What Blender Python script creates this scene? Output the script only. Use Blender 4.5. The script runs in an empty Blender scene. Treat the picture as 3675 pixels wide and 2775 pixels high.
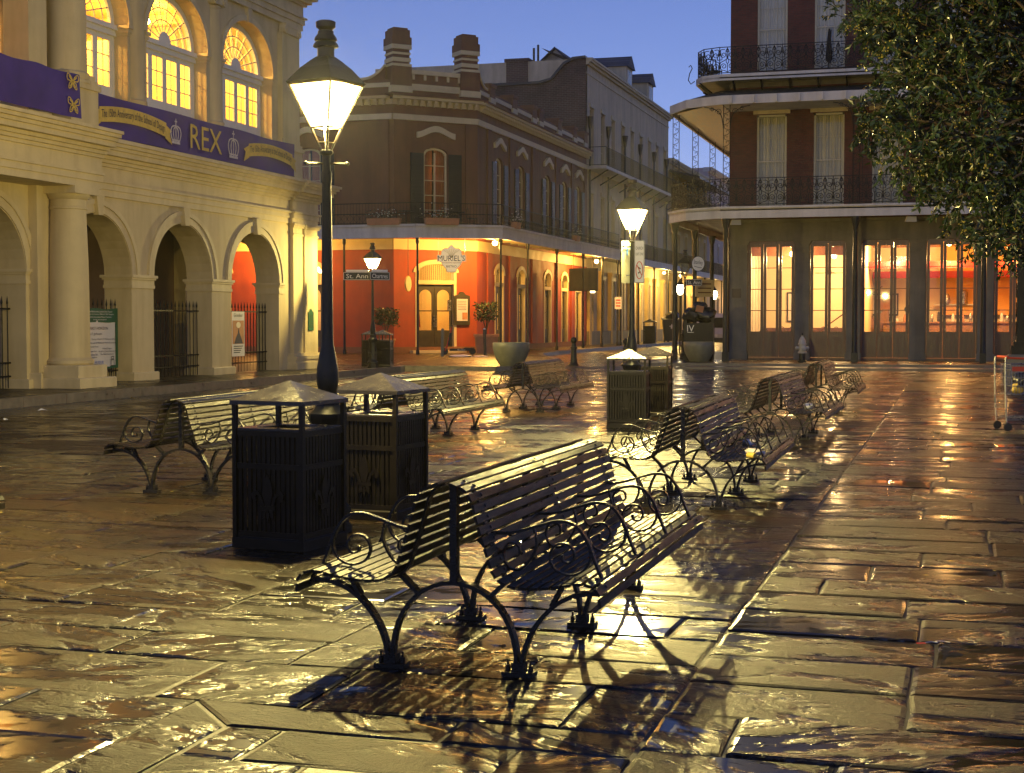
import bpy, math, random
from mathutils import Vector, Matrix
R = math.radians
rnd = random.Random(7)
scene = bpy.context.scene

# ---------------------------------------------------------------- camera, world, exposure
cam_d = bpy.data.cameras.new('camera'); cam = bpy.data.objects.new('camera', cam_d)
scene.collection.objects.link(cam); scene.camera = cam
cam.location = (0, 0, 1.65); cam.rotation_euler = (R(90 - 2.497), 0, R(16.43))
cam_d.lens = 52.9; cam_d.sensor_width = 36; cam_d.sensor_fit = 'HORIZONTAL'; cam_d.clip_end = 2000

world = bpy.data.worlds.new('World'); scene.world = world; world.use_nodes = True
wn = world.node_tree; wn.nodes.clear()
w_out = wn.nodes.new('ShaderNodeOutputWorld'); w_bg = wn.nodes.new('ShaderNodeBackground')
sky = wn.nodes.new('ShaderNodeTexSky'); sky.sky_type = 'NISHITA'; sky.sun_disc = False
sky.sun_elevation = R(35.0); sky.sun_rotation = R(180); sky.air_density = 1.0; sky.dust_density = 0.0; sky.ozone_density = 10.0
w_bg.inputs[1].default_value = 0.085
w_t = wn.nodes.new('ShaderNodeMix'); w_t.data_type = 'RGBA'; w_t.blend_type = 'MULTIPLY'; w_t.inputs[0].default_value = 1; w_t.inputs[7].default_value = (1.32, 0.90, 1.06, 1)   # blue hour
wn.links.new(sky.outputs[0], w_t.inputs[6]); wn.links.new(w_t.outputs[2], w_bg.inputs[0]); wn.links.new(w_bg.outputs[0], w_out.inputs[0])
scene.view_settings.view_transform = 'Standard'; scene.view_settings.look = 'None'
scene.view_settings.exposure = 0.0; scene.view_settings.gamma = 1.0
cy = scene.cycles
cy.use_denoising = True
try: cy.denoiser = 'OPENIMAGEDENOISE'
except Exception: pass
cy.max_bounces = 6; cy.diffuse_bounces = 2; cy.glossy_bounces = 2; cy.transmission_bounces = 3; cy.transparent_max_bounces = 8; cy.use_adaptive_sampling = True; cy.adaptive_threshold = 0.02
cy.caustics_reflective = False; cy.caustics_refractive = False; cy.sample_clamp_indirect = 4.0; cy.blur_glossy = 0.5

# ---------------------------------------------------------------- helpers
COL = scene.collection
class MB:
    """collects faces of ONE mesh"""
    def __init__(s): s.v = []; s.f = []
    def _a(s, vs, fs):
        n = len(s.v); s.v.extend(tuple(p) for p in vs); s.f.extend(tuple(i + n for i in f) for f in fs); return s
    def box(s, x0, x1, y0, y1, z0, z1):
        return s._a([(x0,y0,z0),(x1,y0,z0),(x1,y1,z0),(x0,y1,z0),(x0,y0,z1),(x1,y0,z1),(x1,y1,z1),(x0,y1,z1)],
                    [(0,3,2,1),(4,5,6,7),(0,1,5,4),(1,2,6,5),(2,3,7,6),(3,0,4,7)])
    def obox(s, M, x0, x1, y0, y1, z0, z1):
        t = MB().box(x0, x1, y0, y1, z0, z1); return s._a([M @ Vector(p) for p in t.v], t.f)
    def cbox(s, x0, x1, y0, y1, z0, z1, b=0.01):
        """box with chamfered top edges"""
        v = [(x0,y0,z0),(x1,y0,z0),(x1,y1,z0),(x0,y1,z0),(x0,y0,z1-b),(x1,y0,z1-b),(x1,y1,z1-b),(x0,y1,z1-b),
             (x0+b,y0+b,z1),(x1-b,y0+b,z1),(x1-b,y1-b,z1),(x0+b,y1-b,z1)]
        f = [(0,3,2,1),(8,9,10,11)]
        for k in (0, 4):
            for i in range(4):
                j = (i + 1) % 4; f.append((k+i, k+j, k+4+j, k+4+i))
        return s._a(v, f)
    def poly(s, pts): return s._a(pts, [tuple(range(len(pts)))])
    def prism(s, pts, off):
        n = len(pts); o = Vector(off); p2 = [Vector(p) + o for p in pts]
        return s._a(list(pts) + p2, [tuple(range(n - 1, -1, -1)), tuple(range(n, 2*n))] + [(i, (i+1) % n, n + (i+1) % n, n + i) for i in range(n)])
    def tube(s, pts, r, n=6, r1=None, caps=True, closed=False):
        P = [Vector(p) for p in pts]; m = len(P); rs = [r if r1 is None else r + (r1 - r) * i / (m - 1) for i in range(m)]
        base = len(s.v); ref = None
        for i in range(m):
            if closed: t = P[(i+1) % m] - P[i-1]
            else: t = P[min(i+1, m-1)] - P[max(i-1, 0)]
            if t.length < 1e-9: t = Vector((0, 0, 1))
            t.normalize()
            if ref is None:
                ref = Vector((0, 0, 1)) if abs(t.z) < 0.9 else Vector((1, 0, 0))
                a = t.cross(ref).normalized()
            else: a = (a - t * a.dot(t)); a = a.normalized() if a.length > 1e-6 else t.orthogonal().normalized()
            b = t.cross(a)
            for k in range(n):
                w = 2 * math.pi * k / n; s.v.append(tuple(P[i] + (a * math.cos(w) + b * math.sin(w)) * rs[i]))
        for i in range(m if closed else m - 1):
            j = (i + 1) % m
            for k in range(n):
                l = (k + 1) % n; s.f.append((base+i*n+k, base+i*n+l, base+j*n+l, base+j*n+k))
        if caps and not closed:
            s.f.append(tuple(base + k for k in range(n - 1, -1, -1))); s.f.append(tuple(base + (m-1)*n + k for k in range(n)))
        return s
    def strap(s, pts, wv, t, closed=False):
        """flat bar following a planar path; wv = width vector (full), t = thickness in the plane"""
        P = [Vector(p) for p in pts]; m = len(P); wv = Vector(wv); wn_ = wv.normalized(); base = len(s.v)
        for i in range(m):
            if closed: d = P[(i+1) % m] - P[i-1]
            else: d = P[min(i+1, m-1)] - P[max(i-1, 0)]
            nn = d.cross(wn_); nn = nn.normalized() if nn.length > 1e-9 else Vector((0, 0, 1))
            for a, b in ((-.5, -.5), (.5, -.5), (.5, .5), (-.5, .5)): s.v.append(tuple(P[i] + wv * a + nn * (t * b)))
        for i in range(m if closed else m - 1):
            j = (i + 1) % m
            for k in range(4):
                l = (k + 1) % 4; s.f.append((base+i*4+k, base+i*4+l, base+j*4+l, base+j*4+k))
        if not closed:
            s.f.append((base+3, base+2, base+1, base)); e = base + (m-1)*4; s.f.append((e, e+1, e+2, e+3))
        return s
    def lathe(s, prof, n=16, c=(0, 0, 0), a0=0.0, capb=True, capt=True):
        base = len(s.v); m = len(prof)
        for r, z in prof:
            for k in range(n):
                w = a0 + 2 * math.pi * k / n; s.v.append((c[0] + r * math.cos(w), c[1] + r * math.sin(w), c[2] + z))
        for i in range(m - 1):
            for k in range(n):
                l = (k + 1) % n; s.f.append((base+i*n+k, base+i*n+l, base+(i+1)*n+l, base+(i+1)*n+k))
        if capb: s.f.append(tuple(base + k for k in range(n - 1, -1, -1)))
        if capt: s.f.append(tuple(base + (m-1)*n + k for k in range(n)))
        return s
    def add(s, o, M=None):
        return s._a([M @ Vector(p) for p in o.v] if M else o.v, o.f)
    def mesh(s, name, mat, smooth=0):
        me = bpy.data.meshes.new(name); me.from_pydata(s.v, [], s.f); me.materials.append(mat)
        if smooth:
            me.polygons.foreach_set('use_smooth', [True] * len(me.polygons)); me.set_sharp_from_angle(angle=R(smooth))
        me.update(); return me

def link(o, parent=None, loc=None, rot=None):
    COL.objects.link(o)
    if parent is not None: o.parent = parent
    if loc is not None: o.location = loc
    if rot is not None: o.rotation_euler = rot
    return o
def part(name, mb, mat, parent, smooth=0, world=False, label=None, kind=None, loc=None, rot=None):
    """a part of a thing; world=True: the mesh is in world coordinates"""
    me = mb.mesh(name, mat, smooth) if isinstance(mb, MB) else mb
    o = bpy.data.objects.new(name, me); link(o, parent, loc, rot)
    if world and parent is not None: o.matrix_parent_inverse = WM(parent).inverted()
    if label: o['label'] = label
    if kind: o['kind'] = kind
    return o
def WM(o):
    M = Matrix.LocRotScale(o.location, o.rotation_euler, o.scale)
    return (WM(o.parent) @ o.matrix_parent_inverse @ M) if o.parent else M
def tag(o, label, cat, group=None):
    o['label'] = label; o['category'] = cat
    if group: o['group'] = group
    return o
def thing(name, label, cat, loc=(0, 0, 0), rz=0, group=None):
    o = bpy.data.objects.new(name, None); o.empty_display_size = 0.2; link(o, None, loc, (0, 0, rz)); return tag(o, label, cat, group)
def solid(name, mb, mat, label, cat, group=None, smooth=0, loc=None, rot=None):
    return tag(part(name, mb, mat, None, smooth, loc=loc, rot=rot), label, cat, group)
def struct(name, mb, mat, smooth=0):
    o = part(name, mb, mat, None, smooth); o['kind'] = 'structure'; return o
def copy_tree(o, parent=None):
    c = o.copy(); COL.objects.link(c); c.parent = parent
    if parent is not None: c.matrix_parent_inverse = o.matrix_parent_inverse.copy()
    for ch in o.children: copy_tree(ch, c)
    return c
def light(name, parent, loc, energy, color, radius=0.08):
    d = bpy.data.lights.new(name, 'POINT'); d.energy = energy; d.color = color; d.shadow_soft_size = radius
    o = bpy.data.objects.new(name, d); link(o, parent, loc); return o
def spiral(cx, cz, r0, r1, a0, a1, n=14):
    return [(cx + (r0 + (r1-r0)*i/n) * math.cos(a0 + (a1-a0)*i/n), cz + (r0 + (r1-r0)*i/n) * math.sin(a0 + (a1-a0)*i/n)) for i in range(n+1)]
def smoothp(pts, k=4):
    """Catmull-Rom through 2-D or 3-D points"""
    P = [Vector(p) for p in pts]; out = []
    for i in range(len(P) - 1):
        p0, p1, p2, p3 = P[max(i-1, 0)], P[i], P[i+1], P[min(i+2, len(P)-1)]
        for j in range(k):
            t = j / k
            out.append(0.5 * ((2*p1) + (p2-p0)*t + (2*p0-5*p1+4*p2-p3)*t*t + (3*p1-p0-3*p2+p3)*t**3))
    out.append(P[-1]); return out

# wall sheets with real openings.  mp(u, v, d) -> world point, d = depth behind the front face
def rect_wall(mb, u0, u1, v0, v1, holes, T, mp, back=True):
    us = sorted({u0, u1, *[h[0] for h in holes], *[h[1] for h in holes]}); vs = sorted({v0, v1, *[h[2] for h in holes], *[h[3] for h in holes]})
    us = [u for u in us if u0 <= u <= u1]; vs = [v for v in vs if v0 <= v <= v1]
    for a, b in zip(us, us[1:]):
        for c, d in zip(vs, vs[1:]):
            m, n = (a+b)/2, (c+d)/2
            if any(h[0] < m < h[1] and h[2] < n < h[3] for h in holes): continue
            mb.poly([mp(a,c,0), mp(b,c,0), mp(b,d,0), mp(a,d,0)])
            if back: mb.poly([mp(a,c,T), mp(a,d,T), mp(b,d,T), mp(b,c,T)])
    for a, b, c, d in [(u0, u1, v0, v1)] + [h[:4] for h in holes]:
        for (p, q), (r, t) in (((a,c),(b,c)), ((b,c),(b,d)), ((b,d),(a,d)), ((a,d),(a,c))):
            mb.poly([mp(p,q,0), mp(r,t,0), mp(r,t,T), mp(p,q,T)])
    return mb
def arch_wall(mb, u0, u1, v0, v1, arches, T, mp, seg=20):
    """arches: (centre, half width, spring, rise), openings reach down to v0"""
    A = sorted(arches); e = u0
    def both(pts): mb.poly([mp(u,v,0) for u, v in pts]); mb.poly([mp(u,v,T) for u, v in reversed(pts)])
    for c, hw, sp, ri in A:
        both([(e,v0),(c-hw,v0),(c-hw,v1),(e,v1)])
        P = [(c - hw*math.cos(math.pi*i/seg), sp + ri*math.sin(math.pi*i/seg)) for i in range(seg+1)]
        for p, q in zip(P, P[1:]):
            both([p, q, (q[0], v1), (p[0], v1)])
        Q = [(c-hw, v0)] + P + [(c+hw, v0)]
        for p, q in zip(Q, Q[1:]): mb.poly([mp(*p,0), mp(*p,T), mp(*q,T), mp(*q,0)])
        e = c + hw
    both([(e,v0),(u1,v0),(u1,v1),(e,v1)])
    for (p, q) in (((u0,v0),(u0,v1)), ((u1,v0),(u1,v1)), ((u0,v1),(u1,v1))): mb.poly([mp(*p,0), mp(*q,0), mp(*q,T), mp(*p,T)])
    return mb
def arch_band(mb, c, sp, hw0, ri0, hw1, ri1, d0, d1, mp, seg=22, legs=0.0):
    """moulding ring over an arch: inner ellipse hw0/ri0, outer hw1/ri1, from depth d0 (front) to d1"""
    I = [(c - hw0*math.cos(math.pi*i/seg), sp + ri0*math.sin(math.pi*i/seg)) for i in range(seg+1)]
    O = [(c - hw1*math.cos(math.pi*i/seg), sp + ri1*math.sin(math.pi*i/seg)) for i in range(seg+1)]
    if legs: I = [(c-hw0, sp-legs)] + I + [(c+hw0, sp-legs)]; O = [(c-hw1, sp-legs)] + O + [(c+hw1, sp-legs)]
    for k in range(len(I)-1):
        a, b, e, f = I[k], I[k+1], O[k+1], O[k]
        mb.poly([mp(*a,d0), mp(*b,d0), mp(*e,d0), mp(*f,d0)])
        mb.poly([mp(*f,d0), mp(*e,d0), mp(*e,d1), mp(*f,d1)]); mb.poly([mp(*b,d0), mp(*a,d0), mp(*a,d1), mp(*b,d1)])
    for a, f in ((I[0], O[0]), (I[-1], O[-1])): mb.poly([mp(*a,d0), mp(*f,d0), mp(*f,d1), mp(*a,d1)])
    return mb

# ---------------------------------------------------------------- materials
def _nt(name):
    m = bpy.data.materials.new(name); m.use_nodes = True; nt = m.node_tree
    return m, nt, nt.nodes['Principled BSDF'], nt.nodes['Material Output']
def N(nt, t, **kw):
    n = nt.nodes.new(t)
    for k, v in kw.items():
        if k.startswith('i_'): n.inputs[int(k[2:]) if k[2:].isdigit() else k[2:].replace('_', ' ')].default_value = v
        else: setattr(n, k, v)
    return n
def c4(c): return (c[0], c[1], c[2], 1)
def ramp(nt, stops, interp='LINEAR'):
    r = nt.nodes.new('ShaderNodeValToRGB'); r.color_ramp.interpolation = interp; el = r.color_ramp.elements
    while len(el) < len(stops): el.new(0.5)
    for e, (p, c) in zip(el, stops): e.position = p; e.color = c4(c) if not isinstance(c, (int, float)) else (c, c, c, 1)
    return r
def mat(name, col, rough=0.6, metal=0.0, var=0.25, scale=3.0, bump=0.15, bscale=None, streak=0.0, spec=0.5, rvar=0.1, stretch=(1, 1, 1), dirt=None):
    m, nt, p, out = _nt(name); L = nt.links.new
    co = N(nt, 'ShaderNodeTexCoord'); mp_ = N(nt, 'ShaderNodeMapping'); mp_.inputs[3].default_value = stretch
    L(co.outputs['Object'], mp_.inputs[0])
    n1 = N(nt, 'ShaderNodeTexNoise', i_Scale=scale, i_Detail=8.0, i_Roughness=0.62); L(mp_.outputs[0], n1.inputs[0])
    lo = tuple(max(0, c * (1 - var)) for c in col); hi = tuple(min(1, c * (1 + var)) for c in col)
    rp = ramp(nt, [(0.3, lo), (0.7, hi)]); L(n1.outputs[0], rp.inputs[0]); colo = rp.outputs[0]
    if streak:
        ms = N(nt, 'ShaderNodeMapping'); ms.inputs[3].default_value = (1.3, 1.3, 0.16); L(co.outputs['Object'], ms.inputs[0])
        n3 = N(nt, 'ShaderNodeTexNoise', i_Scale=1.7, i_Detail=7.0, i_Roughness=0.6); L(ms.outputs[0], n3.inputs[0])
        r3 = ramp(nt, [(0.42, 1.0), (0.72, 0.0)]); L(n3.outputs[0], r3.inputs[0])
        mx = N(nt, 'ShaderNodeMix', data_type='RGBA', blend_type='MULTIPLY'); mx.inputs[0].default_value = streak
        dc = ramp(nt, [(0.0, dirt or (0.35, 0.3, 0.2)), (1.0, (1, 1, 1))]); L(r3.outputs[0], dc.inputs[0])
        L(colo, mx.inputs[6]); L(dc.outputs[0], mx.inputs[7]); colo = mx.outputs[2]
    L(colo, p.inputs['Base Color'])
    rr = ramp(nt, [(0.3, max(0.02, rough - rvar)), (0.7, min(1, rough + rvar))]); L(n1.outputs[0], rr.inputs[0]); L(rr.outputs[0], p.inputs['Roughness'])
    p.inputs['Metallic'].default_value = metal; p.inputs['Specular IOR Level'].default_value = spec
    if bump:
        n2 = N(nt, 'ShaderNodeTexNoise', i_Scale=bscale or scale * 9, i_Detail=6.0, i_Roughness=0.6); L(mp_.outputs[0], n2.inputs[0])
        b = N(nt, 'ShaderNodeBump', i_Strength=bump, i_Distance=0.02); L(n2.outputs[0], b.inputs['Height']); L(b.outputs[0], p.inputs['Normal'])
    return m
def emit(name, col, s):
    m, nt, p, out = _nt(name); e = N(nt, 'ShaderNodeEmission', i_Strength=s); e.inputs[0].default_value = c4(col)
    nt.links.new(e.outputs[0], out.inputs[0]); return m
def pane_mat(name, tint=(1, 1, 1), refl=0.12, rough=0.02, dirt=0.0, glow=None, gs=0.0):
    m, nt, p, out = _nt(name); L = nt.links.new
    t = N(nt, 'ShaderNodeBsdfTransparent'); t.inputs[0].default_value = c4(tint)
    g = N(nt, 'ShaderNodeBsdfGlossy', i_Roughness=rough); mx = N(nt, 'ShaderNodeMixShader')
    fr = N(nt, 'ShaderNodeLayerWeight', i_Blend=0.12); ma = N(nt, 'ShaderNodeMath', operation='MULTIPLY_ADD'); ma.inputs[1].default_value = 0.7; ma.inputs[2].default_value = refl * 0.4
    L(fr.outputs['Fresnel'], ma.inputs[0]); L(ma.outputs[0], mx.inputs[0]); L(t.outputs[0], mx.inputs[1]); L(g.outputs[0], mx.inputs[2]); res = mx.outputs[0]
    if dirt:
        d = N(nt, 'ShaderNodeBsdfDiffuse'); d.inputs[0].default_value = (.6, .6, .55, 1); m2 = N(nt, 'ShaderNodeMixShader'); m2.inputs[0].default_value = dirt
        L(res, m2.inputs[1]); L(d.outputs[0], m2.inputs[2]); res = m2.outputs[0]
    if glow:
        e = N(nt, 'ShaderNodeEmission', i_Strength=gs); e.inputs[0].default_value = c4(glow); a = N(nt, 'ShaderNodeAddShader')
        L(res, a.inputs[0]); L(e.outputs[0], a.inputs[1]); res = a.outputs[0]
    L(res, out.inputs[0]); return m
def brick_mat(name, c1, c2, mortar, sc=1.0, axis='XZ', wear=0.4):
    m, nt, p, out = _nt(name); L = nt.links.new
    co = N(nt, 'ShaderNodeTexCoord'); sp = N(nt, 'ShaderNodeSeparateXYZ'); cb = N(nt, 'ShaderNodeCombineXYZ'); L(co.outputs['Object'], sp.inputs[0])
    L(sp.outputs[axis[0]], cb.inputs[0]); L(sp.outputs[axis[1]], cb.inputs[1])
    b = N(nt, 'ShaderNodeTexBrick', i_Scale=1.0); b.inputs['Brick Width'].default_value = 0.21*sc; b.inputs['Row Height'].default_value = 0.07*sc; b.inputs['Mortar Size'].default_value = 0.006*sc
    b.inputs['Color1'].default_value = c4(c1); b.inputs['Color2'].default_value = c4(c2); b.inputs['Mortar'].default_value = c4(mortar); L(cb.outputs[0], b.inputs[0])
    n = N(nt, 'ShaderNodeTexNoise', i_Scale=0.9, i_Detail=9.0, i_Roughness=0.7); L(co.outputs['Object'], n.inputs[0])
    rp = ramp(nt, [(0.3, 1 - wear), (0.65, 1.0)]); L(n.outputs[0], rp.inputs[0])
    mx = N(nt, 'ShaderNodeMix', data_type='RGBA', blend_type='MULTIPLY'); mx.inputs[0].default_value = 1; L(b.outputs[0], mx.inputs[6]); L(rp.outputs[0], mx.inputs[7]); L(mx.outputs[2], p.inputs['Base Color'])
    bp = N(nt, 'ShaderNodeBump', i_Strength=0.5, i_Distance=0.01, invert=True); L(b.outputs['Fac'], bp.inputs['Height']); L(bp.outputs[0], p.inputs['Normal'])
    p.inputs['Roughness'].default_value = 0.75; return m

def stone_mat(name, c_a, c_b, c_c, wet=0.5, relief=1.0, fine=1.0, rust=0.35):
    """wet cleft flagstone: puddles lie flat and mirror-smooth, stone between is rough and dark"""
    m, nt, p, out = _nt(name); L = nt.links.new
    co = N(nt, 'ShaderNodeNewGeometry'); oi = N(nt, 'ShaderNodeObjectInfo')
    rn = N(nt, 'ShaderNodeMath', operation='ADD'); L(co.outputs['Random Per Island'], rn.inputs[0]); L(oi.outputs['Random'], rn.inputs[1])
    off = N(nt, 'ShaderNodeVectorMath', operation='SCALE'); wv = N(nt, 'ShaderNodeTexWhiteNoise', noise_dimensions='1D'); L(rn.outputs[0], wv.inputs['W'])
    L(wv.outputs['Color'], off.inputs[0]); off.inputs['Scale'].default_value = 37.0
    pos = N(nt, 'ShaderNodeVectorMath', operation='ADD'); L(co.outputs['Position'], pos.inputs[0]); L(off.outputs[0], pos.inputs[1])
    # cleft layers: stretched noise
    vr = N(nt, 'ShaderNodeVectorRotate', rotation_type='Z_AXIS'); L(pos.outputs[0], vr.inputs[0]); an = N(nt, 'ShaderNodeMath', operation='MULTIPLY_ADD'); L(wv.outputs['Value'], an.inputs[0]); an.inputs[1].default_value = 1.3; an.inputs[2].default_value = -0.65; L(an.outputs[0], vr.inputs['Angle'])
    st = N(nt, 'ShaderNodeMapping'); st.inputs[3].default_value = (0.8, 1.8, 1); L(vr.outputs[0], st.inputs[0])
    big = N(nt, 'ShaderNodeTexNoise', i_Scale=1.7, i_Detail=5.0, i_Roughness=0.55, i_Distortion=0.6); L(st.outputs[0], big.inputs[0])
    mid = N(nt, 'ShaderNodeTexNoise', i_Scale=7.0, i_Detail=7.0, i_Roughness=0.62, i_Distortion=0.8); L(st.outputs[0], mid.inputs[0])
    fin = N(nt, 'ShaderNodeTexNoise', i_Scale=55.0, i_Detail=5.0, i_Roughness=0.7); L(pos.outputs[0], fin.inputs[0])
    # terraces (cleft plates)
    sn = N(nt, 'ShaderNodeMath', operation='SNAP'); sn.inputs[1].default_value = 0.055; L(mid.outputs[0], sn.inputs[0])
    h1 = N(nt, 'ShaderNodeMath', operation='MULTIPLY_ADD'); L(sn.outputs[0], h1.inputs[0]); h1.inputs[1].default_value = 0.5; L(big.outputs[0], h1.inputs[2])
    # puddle mask: low ground, world-scale so that water runs across joints; broken up by the plates
    pw = N(nt, 'ShaderNodeTexNoise', i_Scale=0.55, i_Detail=3.0, i_Roughness=0.5); L(co.outputs['Position'], pw.inputs[0])
    ad = N(nt, 'ShaderNodeMath', operation='MULTIPLY_ADD'); L(pw.outputs[0], ad.inputs[0]); ad.inputs[1].default_value = 0.75; L(h1.outputs[0], ad.inputs[2])
    wt = N(nt, 'ShaderNodeMath', operation='MULTIPLY_ADD'); L(wv.outputs['Value'], wt.inputs[0]); wt.inputs[1].default_value = 0.16; L(ad.outputs[0], wt.inputs[2])
    rp = ramp(nt, [(0.0, 1.0), (1.0, 0.0)]); mr = N(nt, 'ShaderNodeMapRange'); L(wt.outputs[0], mr.inputs[0])
    c = 1.175 + (wet - 0.5) * 0.5
    mr.inputs[1].default_value = c - 0.075; mr.inputs[2].default_value = c + 0.065; mr.inputs[3].default_value = 1.0; mr.inputs[4].default_value = 0.0
    dry = N(nt, 'ShaderNodeMath', operation='SUBTRACT'); dry.inputs[0].default_value = 1.0; L(mr.outputs[0], dry.inputs[1])
    # colour
    cr = ramp(nt, [(0.3, c_a), (0.55, c_b), (0.75, c_c)]); L(mid.outputs[0], cr.inputs[0])
    rs = ramp(nt, [(0.0, 0.45), (1.0, 1.6)]); L(wv.outputs['Value'], rs.inputs[0])
    mx = N(nt, 'ShaderNodeMix', data_type='RGBA', blend_type='MULTIPLY'); mx.inputs[0].default_value = 1; L(cr.outputs[0], mx.inputs[6]); L(rs.outputs[0], mx.inputs[7])
    if rust:
        rr = ramp(nt, [(0.52, 0.0), (0.7, rust)]); L(big.outputs[0], rr.inputs[0]); m3 = N(nt, 'ShaderNodeMix', data_type='RGBA'); L(rr.outputs[0], m3.inputs[0])
        L(mx.outputs[2], m3.inputs[6]); m3.inputs[7].default_value = (0.055, 0.019, 0.0055, 1); L(m3.outputs[2], p.inputs['Base Color'])
    else: L(mx.outputs[2], p.inputs['Base Color'])
    # roughness
    ro = N(nt, 'ShaderNodeMapRange'); L(mr.outputs[0], ro.inputs[0]); ro.inputs[3].default_value = 0.36; ro.inputs[4].default_value = 0.20
    m2 = N(nt, 'ShaderNodeMapRange'); L(wt.outputs[0], m2.inputs[0]); m2.inputs[1].default_value = c - 0.22; m2.inputs[2].default_value = c - 0.10; m2.inputs[3].default_value = 0.07; m2.inputs[4].default_value = 1.0
    mn = N(nt, 'ShaderNodeMath', operation='MINIMUM'); L(ro.outputs[0], mn.inputs[0]); L(m2.outputs[0], mn.inputs[1]); L(mn.outputs[0], p.inputs['Roughness'])
    sp_i = N(nt, 'ShaderNodeMapRange'); L(mr.outputs[0], sp_i.inputs[0]); sp_i.inputs[3].default_value = 0.22; sp_i.inputs[4].default_value = 0.75; L(sp_i.outputs[0], p.inputs['Specular IOR Level'])
    # relief
    hh = N(nt, 'ShaderNodeMath', operation='MULTIPLY_ADD'); L(fin.outputs[0], hh.inputs[0]); hh.inputs[1].default_value = 0.34 * fine; L(h1.outputs[0], hh.inputs[2])
    hm = N(nt, 'ShaderNodeMath', operation='MULTIPLY'); L(hh.outputs[0], hm.inputs[0]); L(dry.outputs[0], hm.inputs[1])
    b = N(nt, 'ShaderNodeBump', i_Strength=0.9 * relief, i_Distance=0.035); L(hm.outputs[0], b.inputs['Height']); L(b.outputs[0], p.inputs['Normal'])
    return m

M = {}
M['stone'] = stone_mat('wet_flagstone', (0.007, 0.0048, 0.0024), (0.015, 0.0102, 0.0048), (0.032, 0.023, 0.0115), wet=0.5)
M['stone_far'] = stone_mat('wet_flagstone_far', (0.007, 0.0048, 0.0024), (0.015, 0.0102, 0.0048), (0.032, 0.023, 0.0115), wet=0.5, relief=0.6, fine=0.4)
M['joint'] = mat('joint_mortar', (0.03, 0.025, 0.016), 0.5, var=0.4, scale=8, bump=0.3)
M['walk'] = stone_mat('wet_sidewalk_stone', (0.02, 0.016, 0.01), (0.035, 0.028, 0.017), (0.055, 0.045, 0.028), wet=0.4, relief=0.6, fine=0.4, rust=0.15)
M['kerb'] = mat('kerb_granite', (0.13, 0.115, 0.09), 0.35, var=0.35, scale=5, bump=0.2)
M['asphalt'] = mat('wet_asphalt', (0.045, 0.042, 0.038), 0.28, var=0.4, scale=2.5, bump=0.25, bscale=60, rvar=0.15)
M['cream'] = mat('cream_stucco', (0.58, 0.47, 0.26), 0.75, var=0.10, scale=1.2, bump=0.12, bscale=18, streak=0.45, dirt=(0.55, 0.47, 0.32))
M['cream_trim'] = mat('cream_painted_trim', (0.61, 0.50, 0.285), 0.65, var=0.09, scale=2, bump=0.08, streak=0.35, dirt=(0.5, 0.42, 0.28))
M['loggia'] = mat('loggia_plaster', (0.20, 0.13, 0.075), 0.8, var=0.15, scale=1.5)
M['white'] = mat('white_paint', (0.72, 0.70, 0.64), 0.5, var=0.06, scale=4, bump=0.05)
M['white_dirty'] = mat('weathered_white_paint', (0.62, 0.58, 0.50), 0.6, var=0.12, scale=1.5, bump=0.1, streak=0.35)
M['room'] = mat('room_wall_yellow', (0.78, 0.62, 0.28), 0.8, var=0.06, scale=1)
M['room_o'] = mat('room_wall_orange', (0.72, 0.36, 0.10), 0.8, var=0.08, scale=1)
M['room_c'] = mat('room_wall_cream', (0.78, 0.66, 0.44), 0.8, var=0.05, scale=1)
M['room_f'] = mat('room_floor_wood', (0.20, 0.10, 0.05), 0.5, var=0.2, scale=2, stretch=(1, 8, 1))
M['iron'] = mat('black_wrought_iron', (0.010, 0.009, 0.008), 0.42, var=0.5, scale=30, bump=0.25, bscale=120, spec=0.22, rvar=0.12)
M['iron_wet'] = mat('wet_black_iron_paint', (0.008, 0.007, 0.005), 0.3, spec=0.3, var=0.5, scale=14, bump=0.3, bscale=90, rvar=0.12)
M['slat'] = mat('wet_bench_slat', (0.008, 0.006, 0.004), 0.36, var=0.5, spec=0.2, scale=7, bump=0.18, bscale=60, rvar=0.13, stretch=(4, 0.6, 4))
M['bolt'] = mat('bolt_steel', (0.06, 0.055, 0.05), 0.35, metal=0.6, var=0.3)
M['bin'] = mat('bin_brown_steel', (0.012, 0.009, 0.006), 0.42, spec=0.22, var=0.4, scale=9, bump=0.15, bscale=80)
M['bin_top'] = mat('bin_roof_steel', (0.035, 0.03, 0.025), 0.22, var=0.3, scale=10, bump=0.35, bscale=70)
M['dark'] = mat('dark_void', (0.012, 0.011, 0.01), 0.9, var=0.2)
M['post'] = mat('dark_green_black_post', (0.016, 0.016, 0.012), 0.36, spec=0.3, var=0.3, scale=12, bump=0.15)
M['pane'] = pane_mat('window_glass')
M['pane_dark'] = pane_mat('old_window_glass', (0.88, 0.88, 0.84), 0.08, 0.04)
M['red_lower'] = mat('terracotta_red_stucco', (0.34, 0.055, 0.018), 0.7, var=0.2, scale=1.1, bump=0.1, streak=0.35, dirt=(0.5, 0.35, 0.3))
M['red_upper'] = mat('brown_red_stucco', (0.19, 0.082, 0.038), 0.75, var=0.18, scale=0.9, bump=0.1, streak=0.45, dirt=(0.45, 0.4, 0.35))
M['trim_y'] = mat('cream_yellow_trim', (0.66, 0.53, 0.27), 0.6, var=0.1, scale=2, bump=0.05)
M['door_g'] = mat('dark_olive_door', (0.045, 0.038, 0.022), 0.4, var=0.25, scale=4)
M['shutter'] = mat('dark_green_shutter', (0.018, 0.024, 0.02), 0.5, var=0.3, scale=4)
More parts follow.
